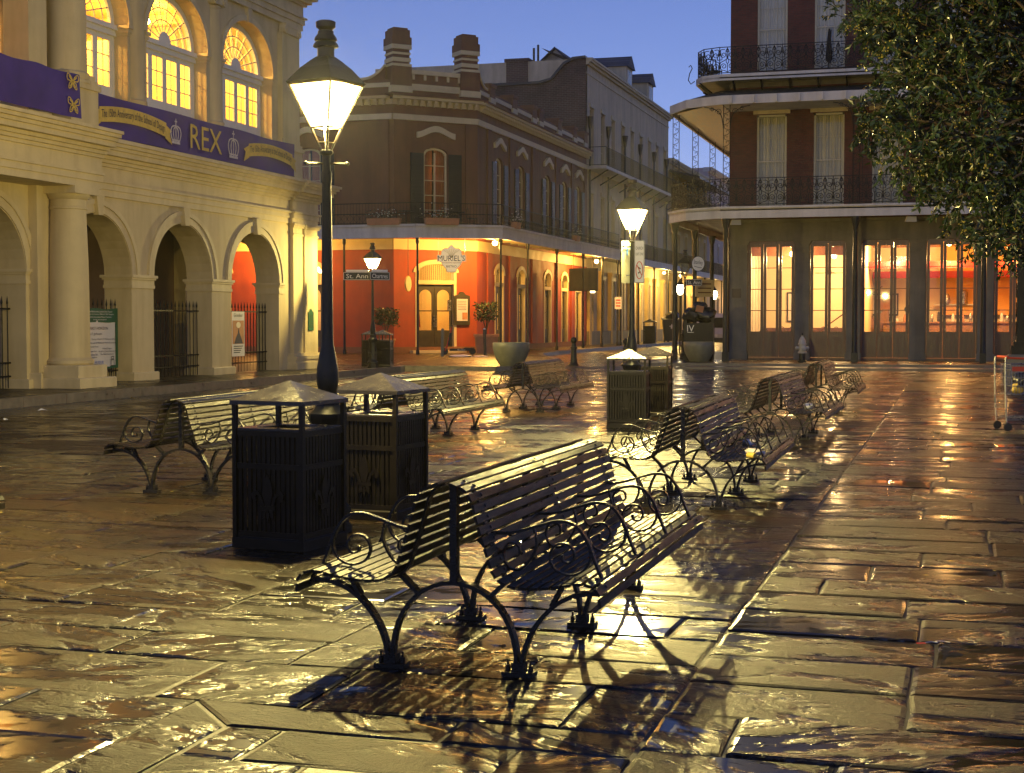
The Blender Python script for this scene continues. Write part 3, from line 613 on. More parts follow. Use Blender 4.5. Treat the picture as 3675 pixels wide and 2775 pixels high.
# french windows with fanlights; room behind each
def french_window(c, lamp=True):
    X = UX - 0.40
    f = MB(); fw = lambda u, v, d: (X - d, u, v)
    arch_band(f, c, USP, UHW-.17, URI-.16, UHW+.02, URI+.02, -0.03, 0.05, fw)                     # fan frame
    f.box(X-.06, X+.16, c-UHW, c+UHW, 8.86, 8.98); f.box(X-.06, X+.09, c-UHW, c+UHW, 8.72, 8.86)     # transom
    for s in (-1, 1): f.box(X-.05, X+.02, min(c+s*UHW, c+s*(UHW-.11)), max(c+s*UHW, c+s*(UHW-.11)), 5.97, 8.72)
    win = W('french_window', f, M['white'])
    g = MB()
    for k in range(1, 9):
        a = math.pi*k/9; g.tube([fw(c+.3*math.cos(a), USP+.3*math.sin(a), .0), fw(c+(UHW-.16)*math.cos(a), USP+(URI-.15)*math.sin(a), .0)], .017, 4)
    for q_ in (.52, .78): g.tube([fw(c+(UHW-.16)*q_*math.cos(math.pi*k/18), USP+(URI-.15)*q_*math.sin(math.pi*k/18), 0) for k in range(19)], .017, 4)
    W('fanlight_bars', g, M['white_dirty'], parent=win, kind='stuff')
    W('fanlight_hub', MB().prism([fw(c+.33*math.cos(math.pi*k/12), USP-.02+.32*math.sin(math.pi*k/12), -.03) for k in range(13)], (-.05, 0, 0)), M['white'], parent=win)
    fp = [fw(c-(UHW-.17)*math.cos(math.pi*k/16), USP+(URI-.16)*math.sin(math.pi*k/16), .03) for k in range(17)]
    W('fanlight_pane', MB().poly(fp), M['pane'], parent=win)
    lw = (2*(UHW-.11)) / 4
    for i in range(4):
        y0 = c - (UHW-.11) + i*lw; y1 = y0 + lw; l = MB()
        l.box(X-.04, X+.012, y0+.005, y0+.105, 5.97, 8.72); l.box(X-.04, X+.012, y1-.105, y1-.005, 5.97, 8.72)
        for z0, z1 in ((5.97, 6.2), (7.2, 7.45), (8.6, 8.72)): l.box(X-.04, X+.012, y0+.105, y1-.105, z0, z1)
        l.box(X-.03, X-.005, y0+.105, y1-.105, 6.2, 7.2); l.box(X-.02, X+.0, y0+.15, y1-.15, 6.28, 7.12)
        leaf = W('door_leaf', l, M['white'], parent=win)
    mt = MB()
    for i in range(4):
        y0 = c - (UHW-.11) + i*lw + .105; y1 = y0 + lw - .21; ym = (y0+y1)/2
        mt.box(X-.025, X+.0, ym-.011, ym+.011, 7.45, 8.6)
        for z in (7.83, 8.22): mt.box(X-.025, X+.0, y0, y1, z-.011, z+.011)
    W('glazing_bars', mt, M['white_dirty'], parent=win, kind='stuff')
    for i in range(4):
        y0 = c - (UHW-.11) + i*lw + .105; y1 = y0 + lw - .21
        W('leaf_pane', MB().poly([(X-.013, y0, 7.45), (X-.013, y1, 7.45), (X-.013, y1, 8.6), (X-.013, y0, 8.6)]), M['pane'], parent=win)
    b = MB().tube([(X+.07, c-1.05, 7.12), (X+.07, c+.72, 7.12)], .022, 6)
    for y in (c-1.05, c+.72): b.tube([(X-.0, y, 7.07), (X+.07, y, 7.12), (X+.09, y, 7.22)], .016, 5)
    W('door_bar', b, M['iron'], parent=win)
for c in UA[1:]: french_window(c)
rm = MB(); RX0, RX1, RY0, RY1, RZ0, RZ1 = -27.5, UX-.56, 21.0, 43.3, 5.97, 11.0
rm.poly([(RX0,RY0,RZ0),(RX0,RY1,RZ0),(RX0,RY1,RZ1),(RX0,RY0,RZ1)]); rm.poly([(RX0,RY0,RZ0),(RX1,RY0,RZ0),(RX1,RY0,RZ1),(RX0,RY0,RZ1)]); rm.poly([(RX0,RY1,RZ0),(RX1,RY1,RZ0),(RX1,RY1,RZ1),(RX0,RY1,RZ1)])
W('gallery_room_walls', rm, M['room'])
rc = MB().poly([(RX0,RY0,RZ1),(RX1,RY0,RZ1),(RX1,RY1,RZ1),(RX0,RY1,RZ1)]); W('gallery_room_ceiling', rc, M['room_o'])
for y in (25, 29.6, 34.1, 38.2, 41.6): W('ceiling_beam', MB().box(RX0, RX1, y-.14, y+.14, 10.7, 10.99), M['room_o'])
W('gallery_room_floor', MB().poly([(RX0,RY0,RZ0),(RX1,RY0,RZ0),(RX1,RY1,RZ0),(RX0,RY1,RZ0)]), M['room_f'])
for y in (29.8, 33.9, 38.1): W('gallery_room_partition', MB().box(RX0, -22.6, y-.1, y+.1, 5.97, 9.6), M['room'])
for y, x in ((34.9, -26.9), (38.6, -26.8), (40.9, -26.9), (30.9, -26.9)): W('display_case', MB().box(x-.4, x+.4, y-.5, y+.5, 5.98, 8.1).box(x-.45, x+.45, y-.55, y+.55, 8.1, 8.25), M['room_c'])
for i, c in enumerate(UA[1:]):
    p = W('ceiling_lamp', MB().lathe([(.02, 10.95), (.05, 10.9), (.16, 10.6), (.17, 10.5), (.1, 10.42), (.02, 10.4)], 10, (-23.2, c, 0)), M['bulb'], 50)
    l = light('ceiling_lamp_light', p, (-23.2, c, 10.1), 1300 if i else 950, (1.0, 0.58, 0.12), 0.15)
# outer shell so that no light leaks
W('back_wall', MB().box(-28.2, -27.6, 17, 44.2, .15, 14.5), M['cream']); W('north_wall', MB().box(-27.6, UX-.0, 43.35, 43.61, 5.97, 14.5), M['cream']); W('ground_floor_wall', MB().box(-27.6, -24.5, Y1-.8, Y1-.1, .15, 5.9), M['cream'])
W('flat_roof', MB().box(-27.6, UX-.56, 17, 43.3, 11.05, 11.2), M['cream'])

# iron balcony railing that carries the banners
rl = thing('balcony_railing', 'low black iron railing along the cream building balcony behind the banners', 'railing', (MX+.36, 36, 5.97))
for z in (6.03, 6.5, 6.9): part('rail', MB().tube([(MX+.36, 30.5, z), (MX+.36, 42.2, z)], .015, 5), M['iron'], rl, world=True)
for k in range(30): part('baluster', MB().tube([(MX+.36, 30.6+k*.395, 5.965), (MX+.36, 30.6+k*.395, 6.9)], .011, 4), M['iron'], rl, world=True)

# ---- banners
def cloth(y0, y1, z0, z1, X, nu=40, nv=5, amp=.02, seed=1):
    mb = MB(); r_ = random.Random(seed); ph = r_.random()*6
    for j in range(nv+1):
        for i in range(nu+1):
            u = i/nu; v = j/nv; y = y0 + (y1-y0)*u; sag = -.03*math.sin(math.pi*u*3)**2
            mb.v.append((X + amp*math.sin(u*23+ph+v*2) + amp*.6*math.sin(u*9+v*3), y, z0 + (z1-z0)*v + sag*(1 if j == nv else .4)))
    for j in range(nv):
        for i in range(nu): a = j*(nu+1)+i; mb.f.append((a, a+1, a+nu+2, a+nu+1))
    t = MB(); t.add(mb); n = len(mb.v); t._a([(x-.008, y, z) for x, y, z in mb.v], [tuple(reversed(f)) for f in mb.f])
    return t
BX = MX + .43
bn = thing('anniversary_banner', 'long purple banner with gold REX lettering hung along the balcony', 'banner', (BX, 36, 6.0))
part('cloth', cloth(30.55, 42.05, 6.02, 6.98, BX, seed=3), M['purple'], bn, 80, world=True)
def ribbon(yc, w, zc, h, bend, parent):
    m = MB(); n = 20
    P = lambda u, o: (BX+.05, yc + u*w, zc + bend*(1-4*u*u) + o)
    for k in range(n):
        a, b = -.5+k/n, -.5+(k+1)/n; m.poly([P(a,-h/2), P(b,-h/2), P(b,h/2), P(a,h/2)])
    part('gold_ribbon', m, M['gold'], parent, world=True)
    for s in (-1, 1):
        q = [(BX+.045, yc+s*w*.5*.97, zc-h*.5-.02), (BX+.045, yc+s*(w*.5+.30), zc-h*.5-.16), (BX+.045, yc+s*(w*.5+.18), zc-.06), (BX+.045, yc+s*(w*.5+.30), zc+h*.35-.12), (BX+.045, yc+s*w*.5*.97, zc+h*.4)]
        part('ribbon_tail', MB().poly(q), M['gold'], parent, world=True)
for yc, w in ((32.72, 3.1), (40.35, 2.9)):
    ribbon(yc, w, 6.47, .36, .12, bn)
    lettering('anniv', w*.95, .25, lambda u, v, yc=yc: (BX+.06, yc+u, 6.47+v), 'lettering', M['ink'], bn, bend=.12)
lettering('rex', 1.75, .62, lambda u, v: (BX+.05, 36.4+u, 6.48+v), 'lettering', M['gold'], bn)
def crown(yc, s, parent):
    m = MB(); P = lambda u, v: (BX+.055, yc+u*s, 6.42+v*s)
    st = lambda pts, t=.02: m.strap([P(*p) for p in pts], (.006, 0, 0), t)
    st([(-.5, -.5), (.5, -.5)], .06); st([(-.5, -.36), (.5, -.36)], .04)
    for k in (-1, 1):
        st(smoothp([(k*.46, -.36), (k*.62, .05), (k*.5, .38), (k*.2, .5), (0, .48)], 4), .035); st(smoothp([(k*.2, -.36), (k*.3, .0), (k*.22, .33), (0, .45)], 4), .03)
    st([(0, -.36), (0, .95)], .03); st([(-.14, .78), (.14, .78)], .03)
    for k in (-.3, 0, .3): m.prism([P(k+.07*math.cos(a), -.43+.05*math.sin(a)) for a in [math.pi*i/4 for i in range(8)]], (.004, 0, 0))
    part('crown_emblem', m, M['silver'], parent, world=True, kind='stuff')
crown(34.75, .42, bn); crown(37.95, .50, bn)
b2 = thing('butterfly_banner', 'dark purple banner with gold butterflies at the far left of the balcony', 'banner', (BX+.9, 27, 6.0))
part('cloth', cloth(24.2, 29.0, 6.05, 7.0, BX+.92, 20, 4, seed=5), M['purple'], b2, 80, world=True)
for y, z in ((28.63, 6.80), (28.66, 6.30)):
    m = MB(); P = lambda u, v: (BX+.975, y+u, z+v)
    for k in (-1, 1):
        m.strap([P(*p) for p in smoothp([(0, 0), (k*.08, .1), (k*.2, .15), (k*.2, .02), (0, 0), (k*.12, -.04), (k*.15, -.16), (k*.05, -.12), (0, 0)], 3)], (.006, 0, 0), .022)
        m.strap([P(*p) for p in [(k*.03, .02), (k*.15, .1)]], (.006, 0, 0), .03); m.strap([P(*p) for p in [(k*.03, -.03), (k*.1, -.12)]], (.006, 0, 0), .03)
    part('butterfly_emblem', m, M['gold'], b2, world=True, kind='stuff')

# ---- iron fences in the arches
def fence(c, label, opened=None):
    f = thing('iron_fence', label, 'fence', (MX-.42, c, 0.15), 0, 'spiked iron fences in the arches')
    X = MX - .42; a, b = c-HW, c+HW
    for z in (0.42, 0.72, 1.92): part('rail', MB().box(X-.018, X+.018, a, b, z-.018, z+.018), M['iron'], f, world=True)
    n = 16
    for k in range(n):
        y = a + .08 + k*(b-a-.16)/(n-1); part('bar', MB().lathe([(.014, .16), (.014, 2.02), (.026, 2.05), (.002, 2.2)], 5, (X, y, 0)), M['iron'], f, world=True)
    for k in range(n-1):
        y = a + .08 + (k+.5)*(b-a-.16)/(n-1); part('dog_bar', MB().lathe([(.009, .16), (.009, .72)], 4, (X, y, 0)), M['iron'], f, world=True)
    return f
fence(AR[1], 'spiked iron fence in the arch cut by the left edge'); fence(AR[2], 'spiked iron fence behind the green and white sponsor banner')
fence(AR[3], 'spiked iron fence in the middle arch, nothing hung on it'); fence(AR[4], 'spiked iron fence carrying the narrow white poster, right arch')
# curved spiked grille standing in the arch behind the sponsor banner
gr = thing('curved_grille', 'dark curved iron grille with spikes inside the left arch', 'grille', (-21.5, 31, .15))
arc = smoothp([(-21.5, 30.1, 2.75), (-21.5, 30.7, 2.68), (-21.5, 31.3, 2.45), (-21.5, 31.9, 2.05), (-21.5, 32.3, 1.5), (-21.5, 32.5, .16)], 5)
part('curved_rail', MB().strap(arc, (.05, 0, 0), .14), M['iron'], gr, world=True)
for k in range(4, 22, 2):
    p = arc[k]; q = arc[min(k+1, len(arc)-1)]; n = Vector((0, -(q.z-p.z), (q.y-p.y))).normalized()
    part('spike', MB().tube([p, p + n*.5], .02, 5, .002), M['iron'], gr, world=True)
part('support_post', MB().box(-21.54, -21.46, 30.08, 30.16, .15, 2.75), M['iron'], gr, world=True)

# ---- sponsor banner on the fence
SX = MX - .36
sb = thing('sponsor_banner', 'green and white sponsor banner tied to the fence in the left arch', 'banner', (SX, 31.8, .6))
part('vinyl', cloth(30.28, 33.22, .50, 1.96, SX, 16, 5, .008, 7), M['paper'], sb, 80, world=True)
part('green_header', cloth(30.28, 33.22, 1.62, 1.965, SX+.012, 16, 2, .008, 7), M['green_ink'], sb, 80, world=True)
part('green_hem', cloth(30.28, 33.22, .49, .56, SX+.012, 16, 2, .008, 7), M['green_ink'], sb, 80, world=True)
part('green_side_hem', cloth(33.12, 33.23, .49, 1.96, SX+.014, 2, 5, .004, 7), M['green_ink'], sb, 80, world=True)
def sl(key, yc, z, w, h, m='black'): lettering(key, w, h, lambda u, v: (SX+.03, yc+u, z+v), 'lettering', M[m], sb)
sl('iberia', 32.0, 1.46, 1.5, .09); sl('johnsen', 32.05, 1.33, .85, .075)
for k, y, z, w in (('l1', 31.0, 1.20, .95), ('l2', 31.1, 1.11, 1.15), ('r1', 32.55, 1.20, 1.05), ('r2', 32.55, 1.11, 1.15), ('m1', 31.9, 1.02, .8), ('m2', 31.85, .91, .75), ('m3', 31.9, .83, .75), ('m4', 31.9, .76, .7), ('m5', 31.9, .69, .3), ('m6', 31.9, .63, .4), ('r3', 32.7, .97, .4), ('r4', 32.7, .90, .75), ('r5', 32.7, .83, .6), ('l3', 30.85, .95, .2), ('l4', 30.85, .88, .4), ('l5', 30.95, .81, .6)): sl(k, y, z, w, .05)
sl('louis', 31.5, .64-.03, .42, .10); sl('museum', 32.35, .63, .36, .09, 'blue_ink')
for k, z, w in (('g1', 1.88, 1.1), ('g2', 1.81, 1.25), ('g3', 1.74, 1.05), ('g4', 1.68, .6)): sl(k, 32.4, z, w, .045, 'sign_white')
m = MB()
for k in range(14): 
    y = 30.35 + k*.065; m.strap([(SX+.03, y, 1.70), (SX+.03, y+.06*rnd.uniform(-1, 1.5), 1.80), (SX+.03, y+.05, 1.70+rnd.uniform(.12, .22))], (.004, 0, 0), .025)
part('leaf_emblem', m, M['gold'], sb, world=True, kind='stuff')
part('ribbon_emblem', MB().poly([(SX+.03, 30.3, 1.60), (SX+.03, 31.25, 1.56), (SX+.03, 31.3, 1.64), (SX+.03, 30.3, 1.70)]), M['gold'], sb, world=True)
m = MB()
for y, z, w, h in ((32.95, .62, .14, .14), (32.95, .74, .10, .06), (30.6, .60, .08, .2)):
    m.strap([(SX+.03, y-w/2, z-h/2), (SX+.03, y+w/2, z-h/2), (SX+.03, y+w/2, z+h/2), (SX+.03, y-w/2, z+h/2)], (.004, 0, 0), .018, closed=True)
part('building_emblem', m, M['black'], sb, world=True, kind='stuff')
# ---- narrow poster
po = thing('narrow_poster', 'narrow white exhibition poster hung on the right arch fence', 'poster', (SX, 40, .75))
part('sheet', MB().box(SX-.004, SX+.004, 39.42, 40.22, .62, 1.92), M['paper'], po, world=True)
part('portrait_print', MB().box(SX+.005, SX+.008, 39.46, 40.18, .98, 1.66), M['clay'], po, world=True)
part('figure_print', MB().poly([(SX+.012, 39.55, .99), (SX+.012, 40.1, .99), (SX+.012, 40.0, 1.15), (SX+.012, 39.88, 1.3), (SX+.012, 39.83, 1.45), (SX+.012, 39.78, 1.3), (SX+.012, 39.65, 1.15)]), M['ink'], po, world=True)
part('face_print', MB().poly([(SX+.012, 39.82+.14*math.cos(a), 1.53+.09*math.sin(a)) for a in [math.pi*k/6 for k in range(12)]]), M['room_c'], po, world=True)
lettering('poster', .55, .10, lambda u, v: (SX+.01, 39.82+u, 1.82+v), 'lettering', M['black'], po)
for k in range(4): part('text_line', MB().box(SX+.005, SX+.008, 39.52, 40.1-.06*k, .90-.06*k, .925-.06*k), M['black'], po, world=True)
# ---- wall plaque
pq = MB().prism([(MX+.145, 43.62, 1.35), (MX+.145, 44.0, 1.35), (MX+.145, 44.0, 1.92), (MX+.145, 43.9, 1.96), (MX+.145, 43.85, 2.02), (MX+.145, 43.77, 2.02), (MX+.145, 43.72, 1.96), (MX+.145, 43.62, 1.92)], (.03, 0, 0))
pl = solid('wall_plaque', pq, M['green_ink'], 'small greenish historical plaque on the corner of the cream building', 'plaque')
for k in range(6): part('raised_line', MB().box(MX+.176, MX+.18, 43.67, 43.95, 1.45+.07*k, 1.47+.07*k), M['copper'], pl)
# ---------------------------------------------------------------- red corner restaurant building (centre)
P1, P2 = Vector((-25.3, 66.2, 0)), Vector((-22.2, 69.3, 0)); CE = (P2-P1).normalized(); CN = Vector((CE.y, -CE.x, 0)); CL = (P2-P1).length
cw = lambda u, v, d: tuple(P1 + CE*u - CN*d + Vector((0, 0, v)))            # chamfered corner
hw_ = lambda u, v, d: (-22.2 - d, u, v)                                     # street side
aw = lambda u, v, d: (u, 66.2 + d, v)                                       # left side
cor = thing('corner_building', 'red stuccoed corner building with striped chimneys and a gallery', 'building', (-25.3, 66.2, .13))
def W2(name, mb, m, smooth=0, parent=None, **k): return part(name, mb, m, parent or cor, smooth, world=True, **k)
CY1 = 91.5
GW = [73.0, 77.0, 82.4, 86.2, 89.6]            # street-side window centres
LWN = [-29.6, -34.5]                         # left-side window centres
ZG, ZF, ZU = .13, 5.85, 11.05
def wall3(z0, z1, A_c, A_s, A_l, T, m, name):
    W2(name + '_corner', arch_wall(MB(), 0, CL, z0, z1, A_c, T, cw), m); W2(name + '_street', arch_wall(MB(), P2.y, CY1, z0, z1, A_s, T, hw_), m)
    W2(name + '_left', arch_wall(MB(), -46, P1.x, z0, z1, A_l, T, aw), m)
mid = CL/2
wall3(ZG, ZF, [(mid, 1.08, 3.95, .52)], [(y, .80, 3.95, .5) for y in GW], [(x, .80, 3.95, .5) for x in LWN], .4, M['red_lower'], 'lower_wall')
wall3(ZF, ZU, [(mid, .62, 9.55, .3)], [(y, .62, 9.55, .3) for y in GW], [(x, .62, 9.55, .3) for x in LWN], .4, M['red_upper'], 'upper_wall')
def band_all(z0, z1, p, name, m):
    W2(name, MB().prism([cw(0-.41*p, z0, -p), cw(CL+.41*p, z0, -p), cw(CL, z0, .05), cw(0, z0, .05)], (0, 0, z1-z0)), m)
    W2(name, MB().box(-22.25, -22.2+p, P2.y+.41*p, CY1, z0, z1), m); W2(name, MB().box(-46, P1.x-.41*p, 66.2-p, 66.25, z0, z1), m)
band_all(ZU, 11.32, .10, 'frieze_band', M['trim_y']); band_all(11.32, 11.75, .03, 'frieze', M['red_upper']); band_all(12.0, 12.12, .42, 'cornice', M['trim_y']); band_all(12.12, 12.2, .5, 'cornice_lip', M['red_upper'])
band_all(11.75, 12.0, .06, 'cornice_bed', M['trim_y'])
band_all(12.2, 12.55, .05, 'parapet', M['red_upper']); band_all(12.55, 12.75, .1, 'parapet_band', M['trim_y']); band_all(12.75, 12.9, .03, 'parapet_top', M['red_upper'])
band_all(.13, .42, .05, 'wall_base', M['red_upper']); band_all(5.0, 5.5, .06, 'gallery_beam', M['trim_y'])
# dentils (pieces of the cornice)
DEN = MB().box(-.07, .07, 0, .3, 0, .12).box(-.05, .05, 0, .18, -.14, 0).mesh('dentil', M['trim_y'])
k = 0; y = P2.y + .4
while y < CY1: part('dentil', DEN, None, cor, world=True, loc=(-22.14, y, 11.86), rot=(0, 0, -math.pi/2)); y += .32
for u in [0.25 + .36*i for i in range(12)]:
    q = cw(u, 11.86, -.06); part('dentil', DEN, None, cor, world=True, loc=q, rot=(0, 0, math.atan2(CN.y, CN.x) - math.pi/2))
for x in [-25.7 - .36*i for i in range(14)]: part('dentil', DEN, None, cor, world=True, loc=(x, 66.14, 11.86), rot=(0, 0, math.pi))
# pilasters
for u in (.32, CL-.32): W2('pilaster', MB().prism([cw(u-.32, ZF, -.08), cw(u+.32, ZF, -.08), cw(u+.32, ZF, .02), cw(u-.32, ZF, .02)], (0, 0, ZU-ZF)), M['red_upper'])
for y in (71.2, 75.0, 79.3, 84.3, 88.0, 91.2): W2('pilaster', MB().box(-22.21, -22.12, y-.3, y+.3, ZF, ZU), M['red_upper']); W2('lower_pilaster', MB().box(-22.21, -22.12, y-.32, y+.32, .42, 5.0), M['red_lower'])
W2('pilaster', MB().box(-26.1, -25.5, 66.12, 66.21, ZF, ZU), M['red_upper'])
# parapet blocks, raised centre and striped chimneys
for y in (71.5, 75.4, 79.2, 80.6, 84.6, 88.3, 91.0):
    W2('parapet_block', MB().box(-22.7, -22.06, y-.42, y+.42, 12.2, 13.15).box(-22.76, -22.0, y-.48, y+.48, 13.15, 13.3), M['red_upper'])
    W2('parapet_block_base', MB().box(-22.7, -22.04, y-.43, y+.43, 12.3, 12.62), M['trim_y'])
W2('raised_parapet', MB().prism([cw(.4, 12.2, -.04), cw(CL-.4, 12.2, -.04), cw(CL-.4, 12.2, .4), cw(.4, 12.2, .4)], (0, 0, 1.0)), M['red_upper'])
W2('raised_parapet_cap', MB().prism([cw(.4, 13.2, -.14), cw(CL-.4, 13.2, -.14), cw(CL-.4, 13.2, .4), cw(.4, 13.2, .4)], (0, 0, .2)), M['trim_y'])
W2('raised_parapet_band', MB().prism([cw(.5, 12.45, -.1), cw(CL-.5, 12.45, -.1), cw(CL-.5, 12.45, 0), cw(.5, 12.45, 0)], (0, 0, .14)), M['trim_y'])
for i in range(5): W2('bracket', MB().prism([cw(.95+.6*i, 12.95, -.11), cw(1.07+.6*i, 12.95, -.11), cw(1.07+.6*i, 12.95, 0), cw(.95+.6*i, 12.95, 0)], (0, 0, .24)), M['trim_y'])
for u in (.35, CL-.45):
    c = Vector(cw(u, 0, .25)); rt = Matrix.Translation(c) @ Matrix.Rotation(math.atan2(CE.y, CE.x), 4, 'Z')
    ch = W2('chimney', MB().obox(rt, -.5, .5, -.5, .5, 12.2, 13.5).obox(rt, -.42, .42, -.42, .42, 13.5, 14.75).obox(rt, -.5, .5, -.5, .5, 14.5, 14.85).obox(rt, -.44, .44, -.44, .44, 14.85, 15.2).obox(rt, -.36, .36, -.36, .36, 15.2, 15.3), M['red_upper'])
    for z0, z1, e in ((13.5, 13.62, .5), (13.72, 13.9, .47), (14.05, 14.15, .46), (14.3, 14.5, .5), (12.3, 12.6, .53)): W2('chimney_band', MB().obox(rt, -e, e, -e, e, z0, z1), M['trim_y'], parent=ch)
def swept(mp, u0, sgn):
    P = smoothp([(u0, 12.9), (u0+sgn*.5, 12.95), (u0+sgn*1.0, 13.2), (u0+sgn*1.3, 13.5)], 4); q = MB()
    for a, b in zip(P, P[1:]): q.prism([mp(a.x, 12.2, 0), mp(b.x, 12.2, 0), mp(b.x, b.y, 0), mp(a.x, a.y, 0)], Vector(mp(0, 0, .35)) - Vector(mp(0, 0, 0)))
    W2('swept_parapet', q, M['red_upper']); r_ = MB()
    for a, b in zip(P, P[1:]): r_.prism([mp(a.x, a.y, -.08), mp(b.x, b.y, -.08), mp(b.x, b.y+.12, -.08), mp(a.x, a.y+.12, -.08)], Vector(mp(0, 0, .4)) - Vector(mp(0, 0, 0)))
    W2('swept_parapet_cap', r_, M['trim_y'])
swept(aw, -27.0, 1); swept(hw_, 70.9, -1)
# eyebrow hoods
def hood(mp, c, w, z):
    T_ = lambda u: .16*math.cos(u*math.pi*2) if abs(u) < .5 else -.16
    us = [-.5 + i/14 for i in range(15)]
    top = [(c+u*w, z + T_(u*.95) + .14) for u in us]; bot = [(c+u*w, z + T_(u*.95) - .14) for u in reversed(us)]
    off = Vector(mp(0, 0, 0)) - Vector(mp(0, 0, .12)); W2('window_hood', MB().prism([mp(u, v, 0) for u, v in top+bot], off), M['trim_y'])
hood(cw, mid, 2.0, 10.55)
for y in GW: hood(hw_, y, 1.9, 10.55)
for x in LWN: hood(aw, x, 1.9, 10.55)
# windows
def out(mp): return Vector(mp(0, 0, 0)) - Vector(mp(0, 0, 1))
def slabq(mb, mp, u0, u1, v0, v1, d0, d1): return mb.prism([mp(u0, v0, d0), mp(u1, v0, d0), mp(u1, v1, d0), mp(u0, v1, d0)], -out(mp) * (d1-d0))
def upper_window(mp, c, curtain=True):
    f = MB()
    for s in (-1, 1): slabq(f, mp, c+s*.62 - (.09 if s > 0 else 0), c+s*.62 + (.09 if s < 0 else 0), ZF, 9.5, .1, .2)
    slabq(f, mp, c-.04, c+.04, ZF, 9.6, .12, .19); arch_band(f, c, 9.5, .5, .24, .64, .33, .1, .2, mp, 10)
    for z in (6.9, 7.6, 8.3, 9.0): slabq(f, mp, c-.55, c+.55, z-.02, z+.02, .13, .18)
    w = W2('upper_window', f, M['trim_y'])
    g = MB(); slabq(g, mp, c-.53, c+.53, ZF, 9.8, .15, .155); W2('pane', g, M['pane_dark'], parent=w)
    if curtain:
        for s in (-1, 1):
            q = MB(); n = 10
            for i in range(n):
                a, b = c+s*(.08+.05*i), c+s*(.08+.05*(i+1)); da, db = .32+.03*(i % 2), .32+.03*((i+1) % 2)
                q.poly([mp(a, ZF, da), mp(b, ZF, db), mp(c+s*(.05+.055*(i+1)), 9.8, db), mp(c+s*(.05+.055*i), 9.8, da)])
            W2('curtain', q, M['curtain_o'], parent=w)
    for s in (-1, 1):
        q = MB(); slabq(q, mp, c+s*1.0-.34, c+s*1.0+.34, ZF+.1, 9.55, -.08, -.03)
        for k in range(18): slabq(q, mp, c+s*1.0-.27, c+s*1.0+.27, ZF+.3+k*.17, ZF+.36+k*.17, -.1, -.08)
        W2('shutter', q, M['shutter'], parent=w)
M['curtain_o'] = mat('orange_curtain', (0.55, 0.20, 0.08), 0.9, var=0.15)
upper_window(cw, mid)
for y in GW: upper_window(hw_, y)
for x in LWN: upper_window(aw, x)
def ground_window(mp, c, hw=.80, door=False):
    f = MB(); z1 = 3.95
    for s in (-1, 1): slabq(f, mp, c+s*hw - (.14 if s > 0 else 0), c+s*hw + (.14 if s < 0 else 0), ZG, z1, -.03, .3)
    arch_band(f, c, z1, hw-.14, .40, hw+.12, .60, -.05, .3, mp, 14); slabq(f, mp, c-hw, c+hw, 3.40, 3.58, -.02, .3)
    w = W2('shopfront_surround', f, M['trim_y'])
    for s in (-1, 1):                                                    # two door leaves with arched glass
        u0, u1 = (c-hw+.15, c-.01) if s < 0 else (c+.01, c+hw-.15); l = MB(); m_ = (u0+u1)/2; h = (u1-u0)/2
        arch_wall(l, u0, u1, 1.2, 3.38, [(m_, h-.13, 2.85, .28)], .06, lambda u, v, d: mp(u, v, d+.16), 10)
        slabq(l, mp, u0, u1, .2, 1.2, .16, .22); slabq(l, mp, u0+.1, u1-.1, .35, .75, .145, .16); slabq(l, mp, u0+.1, u1-.1, .82, 1.1, .145, .16); slabq(l, mp, u0+.1, u1-.1, 2.1, 2.15, .17, .21)
        lf = W2('door_leaf', l, M['door_g'], parent=w)
        g = MB(); slabq(g, mp, u0+.08, u1-.08, 1.2, 3.2, .19, .195); W2('leaf_pane', g, M['pane'], parent=w)
    if door:
        h = MB(); slabq(h, mp, c-.07, c-.03, 1.35, 1.9, .09, .12); slabq(h, mp, c+.03, c+.07, 1.35, 1.9, .09, .12); W2('door_handles', h, M['steel'], parent=w, kind='stuff')
    g = MB()
    for k in range(int(hw*2/.11)):
        u = c-hw+.17+k*.11
        if abs(u-c) < hw-.14: g.tube([mp(u, 3.58, .2), mp(u, 3.9+.42*math.sqrt(max(0, 1-((u-c)/hw)**2)), .2)], .012, 4)
    W2('lunette_grille', g, M['iron'], parent=w, kind='stuff')
    g = MB(); slabq(g, mp, c-hw+.1, c+hw-.1, 3.58, 4.42, .25, .255); W2('lunette_pane', g, M['pane'], parent=w)
ground_window(cw, mid, 1.08, True)
for y in GW: ground_window(hw_, y)
for x in LWN: ground_window(aw, x)
W2('door_step', MB().prism([cw(mid-1.4, .13, -.45), cw(mid+1.4, .13, -.45), cw(mid+1.4, .13, 0), cw(mid-1.4, .13, 0)], (0, 0, .13)), M['trim_y'])
